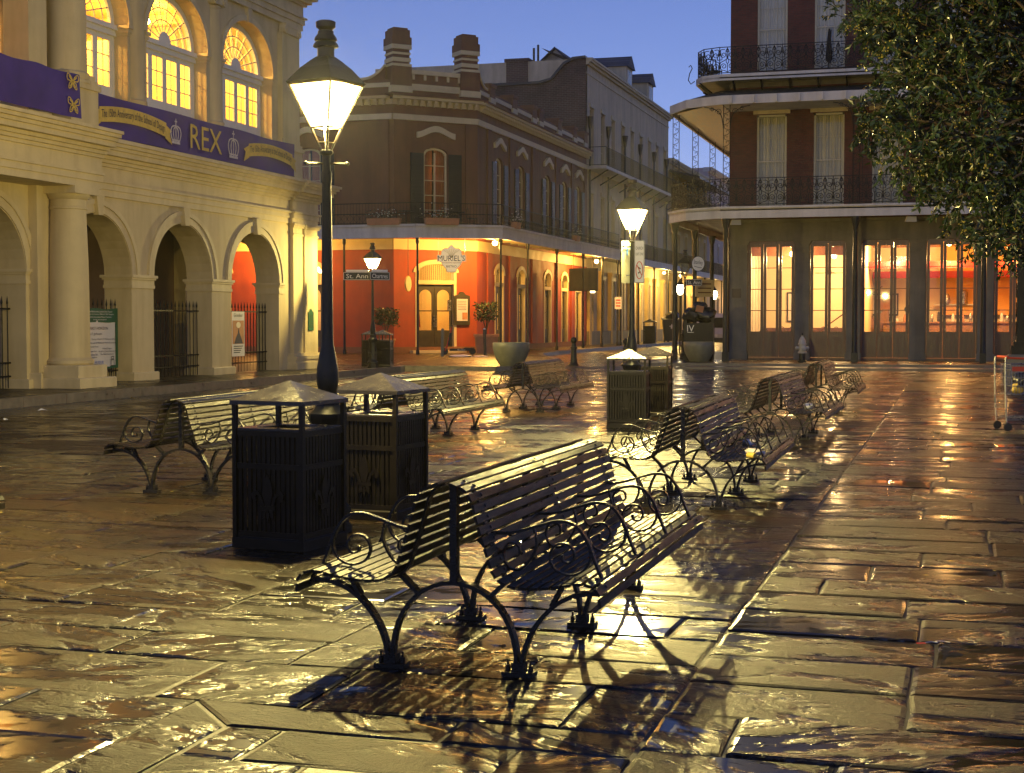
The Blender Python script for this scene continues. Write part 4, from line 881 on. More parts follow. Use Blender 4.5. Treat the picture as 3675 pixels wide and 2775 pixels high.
# inside
ri = MB(); I = [(-46, 70.2), (-28.5, 70.2), (-26.2, 72.5), (-26.2, 91)]
for a, b in zip(I, I[1:]): ri.poly([(a[0], a[1], .13), (b[0], b[1], .13), (b[0], b[1], 5.0), (a[0], a[1], 5.0)])
W2('dining_room_walls', ri, M['room'])
fl = [(-46, 66.3), (-25.3, 66.4), (-22.4, 69.3), (-22.4, 91), (-26.2, 91), (-26.2, 72.5), (-28.5, 70.2), (-46, 70.2)]
W2('dining_room_floor', MB().poly([(x, y, .15) for x, y in fl]), M['room_f']); W2('dining_room_ceiling', MB().poly([(x, y, 5.0) for x, y in fl]), M['room_c'])
for i, (x, y) in enumerate(((-25.6, 69.6), (-24.2, 74.9), (-24.2, 79.7), (-24.2, 84.3), (-24.2, 88.0), (-29.9, 68.2))):
    p = W2('pendant_lamp', MB().lathe([(.02, 4.9), (.02, 4.4), (.14, 4.25), (.16, 4.1), (.05, 4.0)], 10, (x, y, 0)), M['bulb'], 50)
    light('pendant_light', p, (x, y, 3.7), 260, (1.0, 0.55, 0.12), .12)
lp = Vector(cw(mid, 0, .75)); p = W2('upstairs_lamp', MB().lathe([(.02, 9.3), (.09, 9.2), (.09, 9.05), (.02, 9.0)], 8, lp), M['bulb'], 50); light('upstairs_light', p, (lp.x, lp.y, 8.6), 40, (1, .4, .1), .1)
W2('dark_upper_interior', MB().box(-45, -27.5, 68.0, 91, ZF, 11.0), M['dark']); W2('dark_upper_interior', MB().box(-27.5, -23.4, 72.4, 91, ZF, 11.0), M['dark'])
W2('roof', MB().poly([(-46, 66.5, 12.3), (-25.3, 66.5, 12.3), (-22.5, 69.3, 12.3), (-22.5, CY1, 12.3), (-46, CY1, 12.3)]), M['slate'])
easel = W2('framed_picture', MB().prism([cw(mid-.75, 1.35, .9), cw(mid-.4, 1.35, .9), cw(mid-.45, 2.0, .9), cw(mid-.75, 2.0, .9)], (0, .02, 0)), M['red'])
# gallery
G = [(-46, 64.0), (-23.4, 64.0), (-20.0, 66.3), (-20.0, CY1)]
inner = [(-46, 66.2), (P1.x, P1.y), (P2.x, P2.y), (-22.2, CY1)]
def gal(z0, z1, name, m, out_=0.0, w=None):
    q = MB()
    for i in range(3):
        a, b = Vector((*G[i], 0)), Vector((*G[i+1], 0)); n = Vector(((b-a).y, -(b-a).x, 0)).normalized()
        a2, b2 = a + n*out_, b + n*out_; c2, d2 = b - n*(w or .1), a - n*(w or .1)
        q.prism([(p.x, p.y, z0) for p in (a2, b2, c2, d2)], (0, 0, z1-z0))
    return W2(name, q, m)
gal(5.40, 5.98, 'gallery_fascia', M['white_dirty'], .0, .12); gal(5.92, 6.02, 'gallery_edge', M['white_dirty'], .08, .05); gal(5.66, 5.72, 'gallery_fascia_bead', M['white_dirty'], .02, .02)
q = MB(); 
for i in range(3): q.poly([(*G[i], 5.80), (*G[i+1], 5.80), (*inner[i+1], 5.80), (*inner[i], 5.80)]); q.poly([(*G[i], 5.95), (*G[i+1], 5.95), (*inner[i+1], 5.95), (*inner[i], 5.95)])
W2('gallery_deck', q, M['white_dirty'])
# joists under the gallery
for y in [70.5 + 1.4*i for i in range(15)]: W2('joist', MB().box(-22.1, -20.1, y-.05, y+.05, 5.6, 5.79), M['trim_y'])
pst = MB().lathe([(.085, .13), (.085, .3), (.055, .36), (.052, 5.1), (.09, 5.2), (.1, 5.4)], 10).mesh('gallery_post', M['post'], 40)
for x, y in ((-26.9, 64.06), (-23.35, 64.1), (-20.12, 66.4), (-20.08, 70.8), (-20.08, 76.4), (-20.08, 82.2), (-20.08, 86.9), (-20.08, 91.2)): part('gallery_post', pst, None, cor, world=True, loc=(x, y, 0))
# railing
rr_ = MB()
for i in range(3):
    a, b = Vector((*G[i], 0)), Vector((*G[i+1], 0)); n = Vector(((b-a).y, -(b-a).x, 0)).normalized(); a, b = a - n*.06, b - n*.06; L_ = (b-a).length
    if i == 0: a = a + (b-a)*.55; L_ = (b-a).length
    for z in (6.08, 6.5, 6.98): rr_.tube([a + Vector((0, 0, z)), b + Vector((0, 0, z))], .018, 4)
    k = int(L_/.15)
    for j in range(k+1):
        p = a + (b-a)*j/k; rr_.tube([p + Vector((0, 0, 6.0)), p + Vector((0, 0, 6.98))], .0085, 3)
        if j % 2 == 0: rr_.tube([p + Vector((0, 0, 6.1)), p + (b-a).normalized()*.15 + Vector((0, 0, 6.3)), p + Vector((0, 0, 6.5)), p - (b-a).normalized()*.15 + Vector((0, 0, 6.3)), p + Vector((0, 0, 6.1))], .008, 3)
W2('gallery_railing', rr_, M['iron'], kind='stuff')
# gallery lamps (two seen lit, the third unseen, inferred from the lit orange wall)
for x, y, z, e in ((-20.55, 66.9, 5.25, 1700), (-20.35, 86.6, 5.15, 1200), (-31.0, 64.7, 5.2, 1100)):
    p = W2('gallery_lamp', MB().lathe([(.02, .1), (.10, .08), (.13, 0), (.10, -.08), (.02, -.11)], 12, (x, y, z)), M['bulb'], 50); W2('gallery_lamp_bracket', MB().tube([(x, y, z+.1), (x, y, 5.8)], .02, 6), M['iron'], parent=p)
    light('gallery_lamp_light', p, (x-.1, y, z-.2), e, (1.0, 0.50, 0.10), .1)
# cafe chairs / tables on the gallery
def cafe_table(x, y, z, label):
    t = thing('cafe_table', label, 'table', (x, y, z), 0, 'dark cafe tables on the gallery'); part('tabletop', MB().lathe([(.36, .72), (.36, .75)], 16), M['iron'], t); part('stem', MB().lathe([(.2, 0), (.2, .02), (.03, .05), (.03, .72)], 8), M['iron'], t)
def cafe_chair(x, y, z, rz, label):
    t = thing('cafe_chair', label, 'chair', (x, y, z), rz, 'dark cafe chairs on the gallery'); part('seat', MB().box(-.2, .2, -.2, .2, .44, .47), M['iron'], t); part('backrest', MB().strap([(-.2, .2, .47), (-.2, .22, .8), (0, .23, .95), (.2, .22, .8), (.2, .2, .47)], (0, .02, 0), .03), M['iron'], t)
    for a in (-.18, .18):
        for b in (-.18, .18): part('leg', MB().tube([(a, b, 0), (a, b, .44)], .014, 5), M['iron'], t)
cafe_table(-24.3, 65.2, 5.955, 'dark cafe table on the gallery just left of the corner window'); cafe_table(-22.3, 66.6, 5.955, 'dark cafe table on the gallery right of the corner window')
cafe_chair(-24.9, 65.0, 5.955, .4, 'dark cafe chair left of the left gallery table'); cafe_chair(-23.7, 65.3, 5.955, 2.6, 'dark cafe chair right of the left gallery table'); cafe_chair(-21.7, 67.0, 5.955, 2.2, 'dark cafe chair beside the right gallery table')
# flower boxes on the rail
def flower_box(x, y, z, w, rz, label, white=True):
    t = thing('flower_box', label, 'flower box', (x, y, z), rz, 'flower boxes along the gallery edge')
    part('trough', MB().prism([(-w/2+.04, -.13, 0), (w/2-.04, -.13, 0), (w/2-.04, .13, 0), (-w/2+.04, .13, 0)], (0, 0, .02)).prism([(-w/2, -.16, .3), (w/2, -.16, .3), (w/2-.04, -.13, .0), (-w/2+.04, -.13, .0)], (0, .3, 0)), M['clay'], t)
    r_ = random.Random(int(x*100)); f = MB(); fl_ = MB()
    for i in range(230):
        a = r_.uniform(0, 6.28); p = Vector((r_.gauss(0, w*.26), r_.gauss(0, .14), .3 + abs(r_.gauss(0, .22)))); d = Vector((math.cos(a), math.sin(a), r_.uniform(-.2, .8))).normalized()*r_.uniform(.08, .16); s = d.cross(Vector((0, 0, 1))).normalized()*.03
        f.poly([p, p+d*.5+s, p+d, p+d*.5-s])
    for i in range(38):
        p = Vector((r_.gauss(0, w*.25), r_.gauss(-.05, .13), .36 + abs(r_.gauss(.1, .2)))); fl_.lathe([(.005, -.02), (.035, 0), (.005, .02)], 5, p)
    part('foliage', f, M['leaf_d'], t); part('blossoms', fl_, M['white'], t, kind='stuff')
flower_box(-24.9, 63.95, 5.985, 1.6, 0, 'flower box with white blossoms on the gallery left of the corner window'); flower_box(-22.35, 64.55, 5.985, 1.6, R(34), 'flower box with white blossoms below the corner window')
flower_box(-19.95, 68.3, 5.985, .8, R(90), 'terracotta flower box with white blossoms just past the gallery corner'); flower_box(-19.95, 80.0, 5.985, .8, R(90), 'small flower box farthest along the street side gallery rail')

# ---- hanging restaurant sign
sg = thing('hanging_sign', "cream shell-shaped hanging sign with the restaurant name over the corner door", 'sign', (-22.0, 64.9, 4.45), R(16))
def sgp(pts, y0, y1): return MB().prism([(x, y0, z) for x, z in pts], (0, y1-y0, 0))
plate = [(-.66, -.12), (-.5, -.12), (-.4, -.30), (-.25, -.45), (-.22, -.6), (.22, -.6), (.25, -.45), (.4, -.30), (.5, -.12), (.66, -.12), (.66, .2), (.48, .2), (.47, .38), (.33, .5), (.18, .5), (0, .68), (-.18, .5), (-.33, .5), (-.47, .38), (-.48, .2), (-.66, .2)]
part('sign_board', sgp(plate, -.03, .03), M['sign_lit'], sg)
for k in range(-3, 4): part('shell_rib', MB().strap([(0, -.033, .05), (k*.06, -.033, .3), (k*.12, -.033, .47-.02*abs(k))], (0, .006, 0), .014), M['gold'], sg)
part('sign_rim', MB().strap([(x*.97, -.033, z*.97) for x, z in plate], (0, .006, 0), .02, closed=True), M['gold'], sg)
sp_ = lambda z0: (lambda u, v: (u, -.036, v + z0))
lettering('muriels', 1.22, .26, sp_(.04), 'lettering', M['ink'], sg, world=False); lettering('jsq', .9, .075, sp_(-.17), 'lettering', M['red'], sg, world=False); lettering('bistro', .46, .10, sp_(-.33), 'lettering', M['ink'], sg, world=False)
for x in (-.6, .6): part('hanger_rod', MB().tube([(x, 0, .2), (x, 0, .97)], .009, 5), M['steel'], sg)
# side sign seen edge-on, menu board, wall box, dark hanging board
es = thing('oval_sign', 'oval projecting sign seen edge-on left of the corner door', 'sign', (-24.1, 64.9, 3.35)); part('oval_board', MB().prism([(-.03, .36*math.cos(a), .34*math.sin(a)) for a in [math.pi*k/10 for k in range(20)]], (.06, 0, 0)), M['trim_y'], es); part('bracket', MB().tube([(0, 0, .33), (0, 0, 2.1)], .015, 5), M['iron'], es); part('rim', MB().tube([(0, .36*math.cos(a), .34*math.sin(a)) for a in [math.pi*k/10 for k in range(20)]], .035, 5, closed=True), M['gold'], es)
mbd = thing('menu_board', 'dark framed lit menu board on the red wall right of the door', 'menu board', cw(CL-.85, 2.0, 0))
c = CL-.85
part('frame', MB().prism([cw(c+x, z, -.01) for x, z in ((-.42, 1.45), (.42, 1.45), (.42, 2.85), (.2, 2.9), (.1, 3.02), (0, 3.05), (-.1, 3.02), (-.2, 2.9), (-.42, 2.85))], CN*.09), M['door_g'], mbd, world=True)
part('menu_sheet', MB().prism([cw(c-.29, 1.65, -.11), cw(c+.29, 1.65, -.11), cw(c+.29, 2.7, -.11), cw(c-.29, 2.7, -.11)], CN*.005), M['paper'], mbd, world=True)
part('red_card', MB().prism([cw(c+.0, 1.72, -.12), cw(c+.27, 1.72, -.12), cw(c+.27, 2.05, -.12), cw(c+.0, 2.05, -.12)], CN*.005), M['clay'], mbd, world=True)
for k in range(6): part('menu_line', MB().prism([cw(c-.25, 2.18+k*.08, -.12), cw(c+.22, 2.18+k*.08, -.12), cw(c+.22, 2.2+k*.08, -.12), cw(c-.25, 2.2+k*.08, -.12)], CN*.004), M['black'], mbd, world=True)
wb = thing('intercom_box', 'small grey intercom box on the red wall beside the door', 'intercom', cw(CL-1.52, 2.3, 0)); c = CL-1.52
part('case', MB().prism([cw(c-.08, 2.15, -.01), cw(c+.08, 2.15, -.01), cw(c+.08, 2.65, -.01), cw(c-.08, 2.65, -.01)], CN*.1), M['steel'], wb, world=True); part('keypad', MB().prism([cw(c-.055, 2.38, -.112), cw(c+.055, 2.38, -.112), cw(c+.055, 2.55, -.112), cw(c-.055, 2.55, -.112)], CN*.01), M['black'], wb, world=True)
hb = thing('dark_board_sign', 'dark blank rectangular board hanging under the street side gallery', 'sign', (-20.3, 83.6, 4.0)); part('board', MB().box(-.95, .75, -.03, .03, -.65, .65), M['door_g'], hb)
for x in (-.7, .5): part('hanger_chain', MB().tube([(x, 0, .65), (x, 0, 1.5)], .012, 5), M['iron'], hb)

# ---------------------------------------------------------------- buildings farther along the street
def facade(name, label, y0, y1, ztop, rows, wall, trim, cornice=True, ground=None, balcony=None, depth=14, lit=()):
    """rows: (z0, z1, half width, count); openings are real, frames and panes set back"""
    b = thing(name, label, 'building', (-22.2, (y0+y1)/2, .13)); Wb = lambda n, mb, m, sm=0, p=None, **k: part(n, mb, m, p or b, sm, world=True, **k)
    holes = []
    for z0, z1, hw, n in rows:
        for i in range(n): c = y0 + (y1-y0)*(i+.5)/n; holes.append((c-hw, c+hw, z0, z1))
    Wb('front_wall', rect_wall(MB(), y0, y1, .13, ztop, holes, .35, hw_), wall)
    Wb('side_wall', MB().box(-22.2-depth, -22.56, y0+.01, y0+.3, .13, ztop), wall)
    for j, (a, c_, z0, z1) in enumerate(holes):
        m_ = (a+c_)/2; f = MB()
        for s in (a, c_-.07): f.box(-22.42, -22.3, s, s+.07, z0, z1)
        f.box(-22.42, -22.3, a, c_, z1-.08, z1); f.box(-22.41, -22.32, m_-.03, m_+.03, z0, z1)
        for t in (.33, .66): f.box(-22.41, -22.34, a, c_, z0+(z1-z0)*t-.025, z0+(z1-z0)*t+.025)
        w = Wb('window', f, trim); Wb('pane', MB().poly([(-22.37, a, z0), (-22.37, c_, z0), (-22.37, c_, z1), (-22.37, a, z1)]), M['pane_dark'], p=w)
        Wb('lintel', MB().box(-22.25, -22.12, a-.12, c_+.12, z1, z1+.26), trim, p=w)
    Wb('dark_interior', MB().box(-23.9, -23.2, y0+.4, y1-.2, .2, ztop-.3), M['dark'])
    if cornice:
        q = MB()
        for z0, z1, p in ((ztop-.9, ztop-.8, .06), (ztop-.35, ztop-.2, .18), (ztop-.2, ztop-.08, .35), (ztop-.08, ztop+.05, .42)): q.box(-22.6, -22.2+p, y0-.02, y1, z0, z1)
        Wb('cornice', q, trim)
    return b, Wb
TH, WT = facade('cream_townhouse', 'tall cream townhouse with brick gable side and iron balcony', CY1+.02, 119.4, 17.9, [(11.35, 15.05, .52, 9), (6.05, 9.7, .52, 9), (.2, 4.3, .62, 9)], M['buff'], M['cream_trim'])
# brick gable with a swept top, slate roof, chimney, dormers
gp = [(-22.2, 17.9), (-23.0, 17.85), (-23.6, 17.55), (-24.0, 17.1), (-24.4, 16.65), (-25.2, 16.45), (-38, 16.4), (-38, .13), (-22.2, .13)]
WT('brick_gable', MB().prism([(x, CY1-.02, z) for x, z in gp], (0, .3, 0)), M['brick_old']); WT('gable_coping', MB().strap([(x, CY1+.1, z+.08) for x, z in gp[:7]], (0, .6, 0), .16), M['door_g'])
WT('slate_roof', MB().poly([(-23.4, CY1+.3, 16.3), (-38, CY1+.3, 16.3), (-38, 101, 19.3), (-23.4, 101, 19.3)]), M['slate_x']); WT('front_roof', MB().poly([(-22.6, CY1+.3, 17.7), (-22.6, 119.4, 17.7), (-27, 119.4, 20), (-27, CY1+7, 20)]), M['slate'])
WT('chimney', MB().box(-27.35, -25.95, CY1-.05, CY1+1.2, 14.5, 17.9).box(-27.45, -25.85, CY1-.12, CY1+1.3, 17.9, 18.1), M['brick_old'])
def dormer(x0, y, z, w, h, Wf, ztop):
    d = Wf('dormer', MB().prism([(x0, y-w/2, z), (x0, y+w/2, z), (x0, y+w/2, z+h), (x0, y-w/2, z+h)], (-3, 0, 0)), M['buff'])
    Wf('dormer_roof', MB().prism([(x0+.2, y-w/2-.2, z+h), (x0+.2, y+w/2+.2, z+h), (x0+.2, y, z+h+w*.4)], (-3.4, 0, 0)), M['slate'], p=d); Wf('dormer_window', MB().box(x0+.002, x0+.05, y-w*.3, y+w*.3, z+h*.2, z+h*.9), M['white'], p=d); Wf('dormer_pane', MB().box(x0+.052, x0+.06, y-w*.22, y+w*.22, z+h*.25, z+h*.85), M['pane_dark'], p=d)
for y in (109.5, 117.5): dormer(-23.3, y, 18.3, 2.2, 1.9, WT, 0)
d = WT('gable_dormer', MB().prism([(-25.3, 100, 18.4), (-27.5, 100, 18.4), (-27.5, 100, 19.2), (-26.4, 100, 20.1), (-25.3, 100, 19.2)], (0, 4, 0)), M['white_dirty']); WT('gable_dormer_vent', MB().prism([(-27.8+.35*math.cos(a), 99.98, 19.6+.35*math.sin(a)) for a in [math.pi*k/8 for k in range(16)]], (0, .02, 0)), M['white'], parent=None) if False else WT('gable_dormer_vent', MB().prism([(-26.1+.3*math.cos(a), 99.99, 19.25+.3*math.sin(a)) for a in [math.pi*k/8 for k in range(16)]], (0, -.05, 0)), M['white'], p=d)
WT('gable_dormer_roof', MB().strap([(-25.0, 102, 18.95), (-26.4, 102, 20.2), (-27.8, 102, 18.95)], (0, 4.6, 0), .12), M['slate'], p=d)
for x in (-27.65, -27.35): WT('vent_pipe', MB().tube([(x, 99, 17.5), (x, 99, 20.3 if x > -27.5 else 20.1)], .08, 8), M['door_g'])
# upper balcony and the ground gallery of the townhouse
bl = WT('iron_balcony', MB().box(-22.2, -20.9, CY1+.1, 119.4, 11.1, 11.28), M['white_dirty'])
q = MB()
for z in (11.35, 12.45): q.tube([(-20.95, CY1+.15, z), (-20.95, 119.4, z)], .02, 4); q.tube([(-22.2, CY1+.15, z), (-20.95, CY1+.15, z)], .02, 4)
for k in range(170): q.tube([(-20.95, CY1+.15+k*.164, 11.28), (-20.95, CY1+.15+k*.164, 12.45)], .011, 3)
WT('balcony_railing', q, M['iron'], p=bl, kind='stuff')
for k in range(10): WT('balcony_bracket', MB().strap([(-22.2, 92.5+k*2.9, 10.4), (-21.6, 92.5+k*2.9, 10.75), (-21.0, 92.5+k*2.9, 11.1)], (0, .06, 0), .08), M['iron'], p=bl)
def street_gallery(Wf, y0, y1, z=5.6, posts=6, rail=True):
    g = Wf('gallery_deck', MB().box(-22.2, -20.0, y0, y1, z-.02, z+.1), M['white_dirty']); Wf('gallery_fascia', MB().box(-20.0, -19.9, y0, y1, z-.28, z+.14), M['white_dirty'])
    for k in range(posts): part('gallery_post', pst, None, g.parent, world=True, loc=(-20.05, y0+.4+(y1-y0-.8)*k/(posts-1), 0))
    q = MB()
    for zz in (z+.25, z+1.15): q.tube([(-20.0, y0, zz), (-20.0, y1, zz)], .018, 4)
    for k in range(int((y1-y0)/.17)): q.tube([(-20.0, y0+k*.17, z+.1), (-20.0, y0+k*.17, z+1.15)], .012, 3)
    Wf('gallery_railing', q, M['iron'], kind='stuff')
street_gallery(WT, CY1+.05, 119.3)
for y in [CY1+.4 + 3.075*k for k in range(10)]: WT('ground_pillar', MB().box(-22.21, -21.95, y-.28, y+.28, .13, 4.6).box(-22.21, -21.88, y-.36, y+.36, 4.6, 4.85), M['yel_wall'])
WT('ground_base', MB().box(-22.21, -21.98, CY1+.05, 119.3, .13, 1.0), M['granite'])
for x, y in ((-20.2, 107.2), (-20.2, 113.9)):
    p = WT('gallery_lamp', MB().lathe([(.02, .08), (.1, .05), (.1, -.05), (.02, -.08)], 10, (x, y, 5.1)), M['bulb'], 50); light('gallery_lamp_light', p, (x, y, 4.9), 900, (1.0, .66, .2), .1)
for k in range(6): WT('downpipe', MB().lathe([(.16, 14.1), (.22, 14.4), (.1, 13.7), (.07, 13.6), (.07, 6.0)][::-1], 8, (-22.08, CY1+.6+k*5.2, 0)), M['door_g'])
F3, W3 = facade('brown_gallery_house', 'brown house with iron galleries beyond the cream townhouse', 119.5, 139, 14.6, [(10.2, 13.0, .5, 6), (6.0, 8.8, .5, 6), (.2, 3.8, .6, 6)], M['yel_wall'], M['trim_y'])
street_gallery(W3, 119.6, 138.9, 5.5, 5); street_gallery(W3, 119.6, 138.9, 9.5, 5)
W3('canopy_roof', MB().prism([(-22.2, 119.6, 13.6), (-19.7, 119.6, 13.0), (-19.7, 119.6, 13.15), (-22.2, 119.6, 13.8)], (0, 19.3, 0)), M['door_g'])
p = W3('gallery_lamp', MB().lathe([(.02, .08), (.1, .05), (.1, -.05), (.02, -.08)], 10, (-20.4, 130, 5.0)), M['bulb'], 50); light('gallery_lamp_light', p, (-20.4, 130, 4.8), 900, (1.0, .6, .18), .1)
F4, W4 = facade('pale_pink_house', 'pale pink plastered house at the far end of the street', 139.2, 175, 15.8, [(10.2, 13.0, .5, 8), (6.0, 8.8, .5, 8), (.2, 3.8, .6, 8)], mat('pale_pink_stucco', (.5, .40, .36), .8, var=.1, streak=.3), M['white_dirty'])
street_gallery(W4, 139.3, 174.9, 5.5, 6)
F5, W5 = facade('ochre_far_house', 'distant ochre house with lit ground floor at the street end', 175.2, 230, 13.0, [(6.0, 8.8, .5, 9), (.2, 3.8, .6, 9)], M['yel_wall'], M['white_dirty'])
for y in (150, 165, 190): 
    p = W4('gallery_lamp', MB().lathe([(.02, .12), (.16, .08), (.16, -.08), (.02, -.12)], 10, (-19.6, y, 4.6)), M['bulb'], 50); light('gallery_lamp_light', p, (-19.4, y, 4.5), 1200, (1.0, .6, .18), .1)
# ---------------------------------------------------------------- red brick row building with restaurant below (right)
PY_ = 58.6; BX0, BX1 = -8.48, 9.0
pw = lambda u, v, d: (u, PY_ + d, v)
bk = thing('brick_building', 'tall red brick building with lacy iron galleries over lit restaurant doors', 'building', (0, PY_, .15))
def W6(name, mb, m, smooth=0, parent=None, **k): return part(name, mb, m, parent or bk, smooth, world=True, **k)
# ground floor: granite piers and beam
PIERS = [(-8.46, -7.80), (-5.95, -5.42), (-4.02, -3.50), (-1.68, -1.12), (0.75, 1.32), (3.3, 3.85), (5.9, 6.45)]
for a, b in PIERS:
    p = W6('granite_pier', MB().box(a, b, PY_, PY_+.55, .15, 4.35), M['granite'])
    q = MB()
    for z0, z1, e in ((4.28, 4.36, .03), (4.36, 4.60, .0), (4.60, 4.66, .05), (4.66, 4.72, .08)): q.box(a-e, b+e, PY_-e-.02, PY_+.5, z0, z1)
    W6('pier_capital', q, M['granite'], parent=p); W6('pier_base', MB().box(a-.04, b+.04, PY_-.05, PY_+.5, .15, .42), M['granite'], parent=p)
W6('stone_beam', MB().box(BX0, BX1, PY_-.02, PY_+.6, 4.72, 5.42), M['granite']); W6('stone_beam_cap', MB().box(BX0-.05, BX1, PY_-.12, PY_+.6, 5.42, 5.55), M['granite'])
W6('wall_plate', MB().box(-8.36, -8.02, PY_-.03, PY_-.01, 2.55, 2.9), M['copper'])
# bifold doors
def door_bay(a, b, n, open_leaf=None):
    w = (b-a)/n; root = W6('door_frame', MB().box(a, b, PY_+.12, PY_+.24, 4.62, 4.72).box(a, a+.04, PY_+.12, PY_+.24, .2, 4.62).box(b-.04, b, PY_+.12, PY_+.24, .2, 4.62).box(a, b, PY_+.1, PY_+.3, .15, .24), M['door_b'])
    for i in range(n):
        u0, u1 = a+.04+i*(w-.08/n) + .006, a+.04+(i+1)*(w-.08/n) - .006; s = .105; z0, z1 = 1.24, 4.50
        l = rect_wall(MB(), u0, u1, .25, 4.62, [(u0+s, u1-s, z0, z1)], .06, lambda u, v, d: (u, PY_+.13+d, v))
        for z in (2.05, 2.87, 3.69): l.box(u0+s, u1-s, PY_+.14, PY_+.18, z-.014, z+.014)
        l.box(u0+s+.02, u1-s-.02, PY_+.115, PY_+.13, .45, 1.0); l.box(u0+s+.07, u1-s-.07, PY_+.10, PY_+.115, .52, .92)
        W6('door_leaf', l, M['door_b'], parent=root)
        for k in range(4):
            za, zb = z0 + k*(z1-z0)/4, z0 + (k+1)*(z1-z0)/4; W6('door_pane', MB().poly([(u0+s, PY_+.16, za+.01), (u1-s, PY_+.16, za+.01), (u1-s, PY_+.16, zb-.01), (u0+s, PY_+.16, zb-.01)]), M['pane'], parent=root)
    W6('door_knob', MB().lathe([(.02, 0), (.035, .02), (.02, .05)], 8, (0, 0, 0)), M['gold'], parent=root, loc=None) if False else None
BAYS = [(-7.80, -5.95, 3), (-5.42, -4.02, 2), (-3.50, -1.68, 3), (-1.12, .75, 3), (1.32, 3.3, 3), (3.85, 5.9, 3)]
for a, b, n in BAYS: door_bay(a, b, n)
# restaurant interior
RY = 66.5
W6('restaurant_back_wall', MB().box(-8.2, 8.5, RY, RY+.1, .15, 4.9), M['room_c']); W6('restaurant_ceiling', MB().box(-8.2, 8.5, PY_+.6, RY, 4.78, 4.88), M['room_o']); W6('restaurant_floor', MB().box(-8.2, 8.5, PY_+.3, RY, .14, .18), M['room_f'])
W6('restaurant_side_wall', MB().box(-8.3, -8.2, PY_+.5, RY, .15, 4.9), M['room_c']); W6('restaurant_side_wall', MB().box(8.5, 8.6, PY_+.5, RY, .15, 4.9), M['room_o'])
W6('restaurant_partition', MB().box(-3.55, -3.43, PY_+1.6, RY, .15, 4.8), M['room_c']); W6('orange_wall', MB().box(-.6, 8.4, RY-.35, RY-.01, 1.9, 4.78), M['room_o'])
for z, y in ((3.75, 62.5), (3.45, 65.6)): W6('ceiling_beam', MB().box(-3.4, 8.4, y-.12, y+.12, z, z+.28), M['red'])
W6('ceiling_beam', MB().box(-8.2, -3.6, 62.0, 62.3, 4.3, 4.75), M['door_b'])
for k in range(7): W6('shutter_panel', MB().box(-8.1+.0, -8.05, 59.4+k*.95, 60.1+k*.95, .2, 4.4).box(-8.05, -8.02, 59.5+k*.95, 60.0+k*.95, .5, 4.2), M['white_dirty'])
W6('wainscot', MB().box(-8.2, -3.6, RY-.06, RY, .15, 1.35), M['door_b'])
# stair
st = MB()
for k in range(11): st.box(-5.6+k*.26, -5.34+k*.26, 65.2, 66.3, .18, .36+k*.18)
W6('staircase', st, M['room_f']); W6('stair_rail', MB().tube([(-5.6, 65.2, 1.2), (-3.0, 65.2, 3.1)], .03, 6), M['door_b'])
def frame_pic(x, z, w, h, y):
    p = W6('framed_picture', MB().box(x-w/2, x+w/2, y-.05, y, z-h/2, z+h/2), M['black']); W6('picture_mat', MB().box(x-w/2+.07, x+w/2-.07, y-.06, y-.05, z-h/2+.07, z+h/2-.07), M['paper'], parent=p); W6('picture_print', MB().box(x-w*.22, x+w*.22, y-.068, y-.06, z-h*.25, z+h*.25), M['clay'], parent=p)
frame_pic(-6.6, 2.25, 1.0, 1.3, RY-.01); frame_pic(-3.0, 2.35, 1.25, .95, RY-.01)
W6('service_counter', MB().box(-2.9, 7, 64.4, 65.1, .18, 1.55).box(-2.95, 7.05, 64.3, 65.2, 1.55, 1.62), M['room_f'])
for k in range(22):
    x = -2.6 + k*.31 + rnd.uniform(-.08, .08); h = rnd.uniform(.12, .42); p = W6('counter_jar', MB().lathe([(.06, 1.62), (.07, 1.66), (.06, 1.62+h*.7), (.03, 1.62+h)], 8, (x, 64.6+rnd.uniform(-.1, .3), 0)), rnd.choice([M['steel'], M['paper'], M['red'], M['black'], M['clay']]), 40)
W6('shelf', MB().box(-.9, 1.0, 66.0, 66.25, 2.3, 2.36), M['white_dirty']); W6('steel_urn', MB().lathe([(.2, 2.36), (.2, 2.85), (.1, 2.95)], 12, (.25, 66.0, 0)), M['steel'], 40); W6('kettle', MB().lathe([(.12, 2.36), (.14, 2.6), (.08, 2.78), (.03, 2.8)], 10, (-.4, 66.0, 0)), M['steel'], 40)
W6('air_vent', MB().box(-2.75, -1.9, RY-.05, RY-.01, 4.1, 4.4), M['steel']); W6('wall_mirror', MB().prism([(-1.75+.38*math.cos(a), RY-.02, 2.15+.2*math.sin(a)) for a in [math.pi*k/10 for k in range(20)]], (0, -.04, 0)), M['black'])
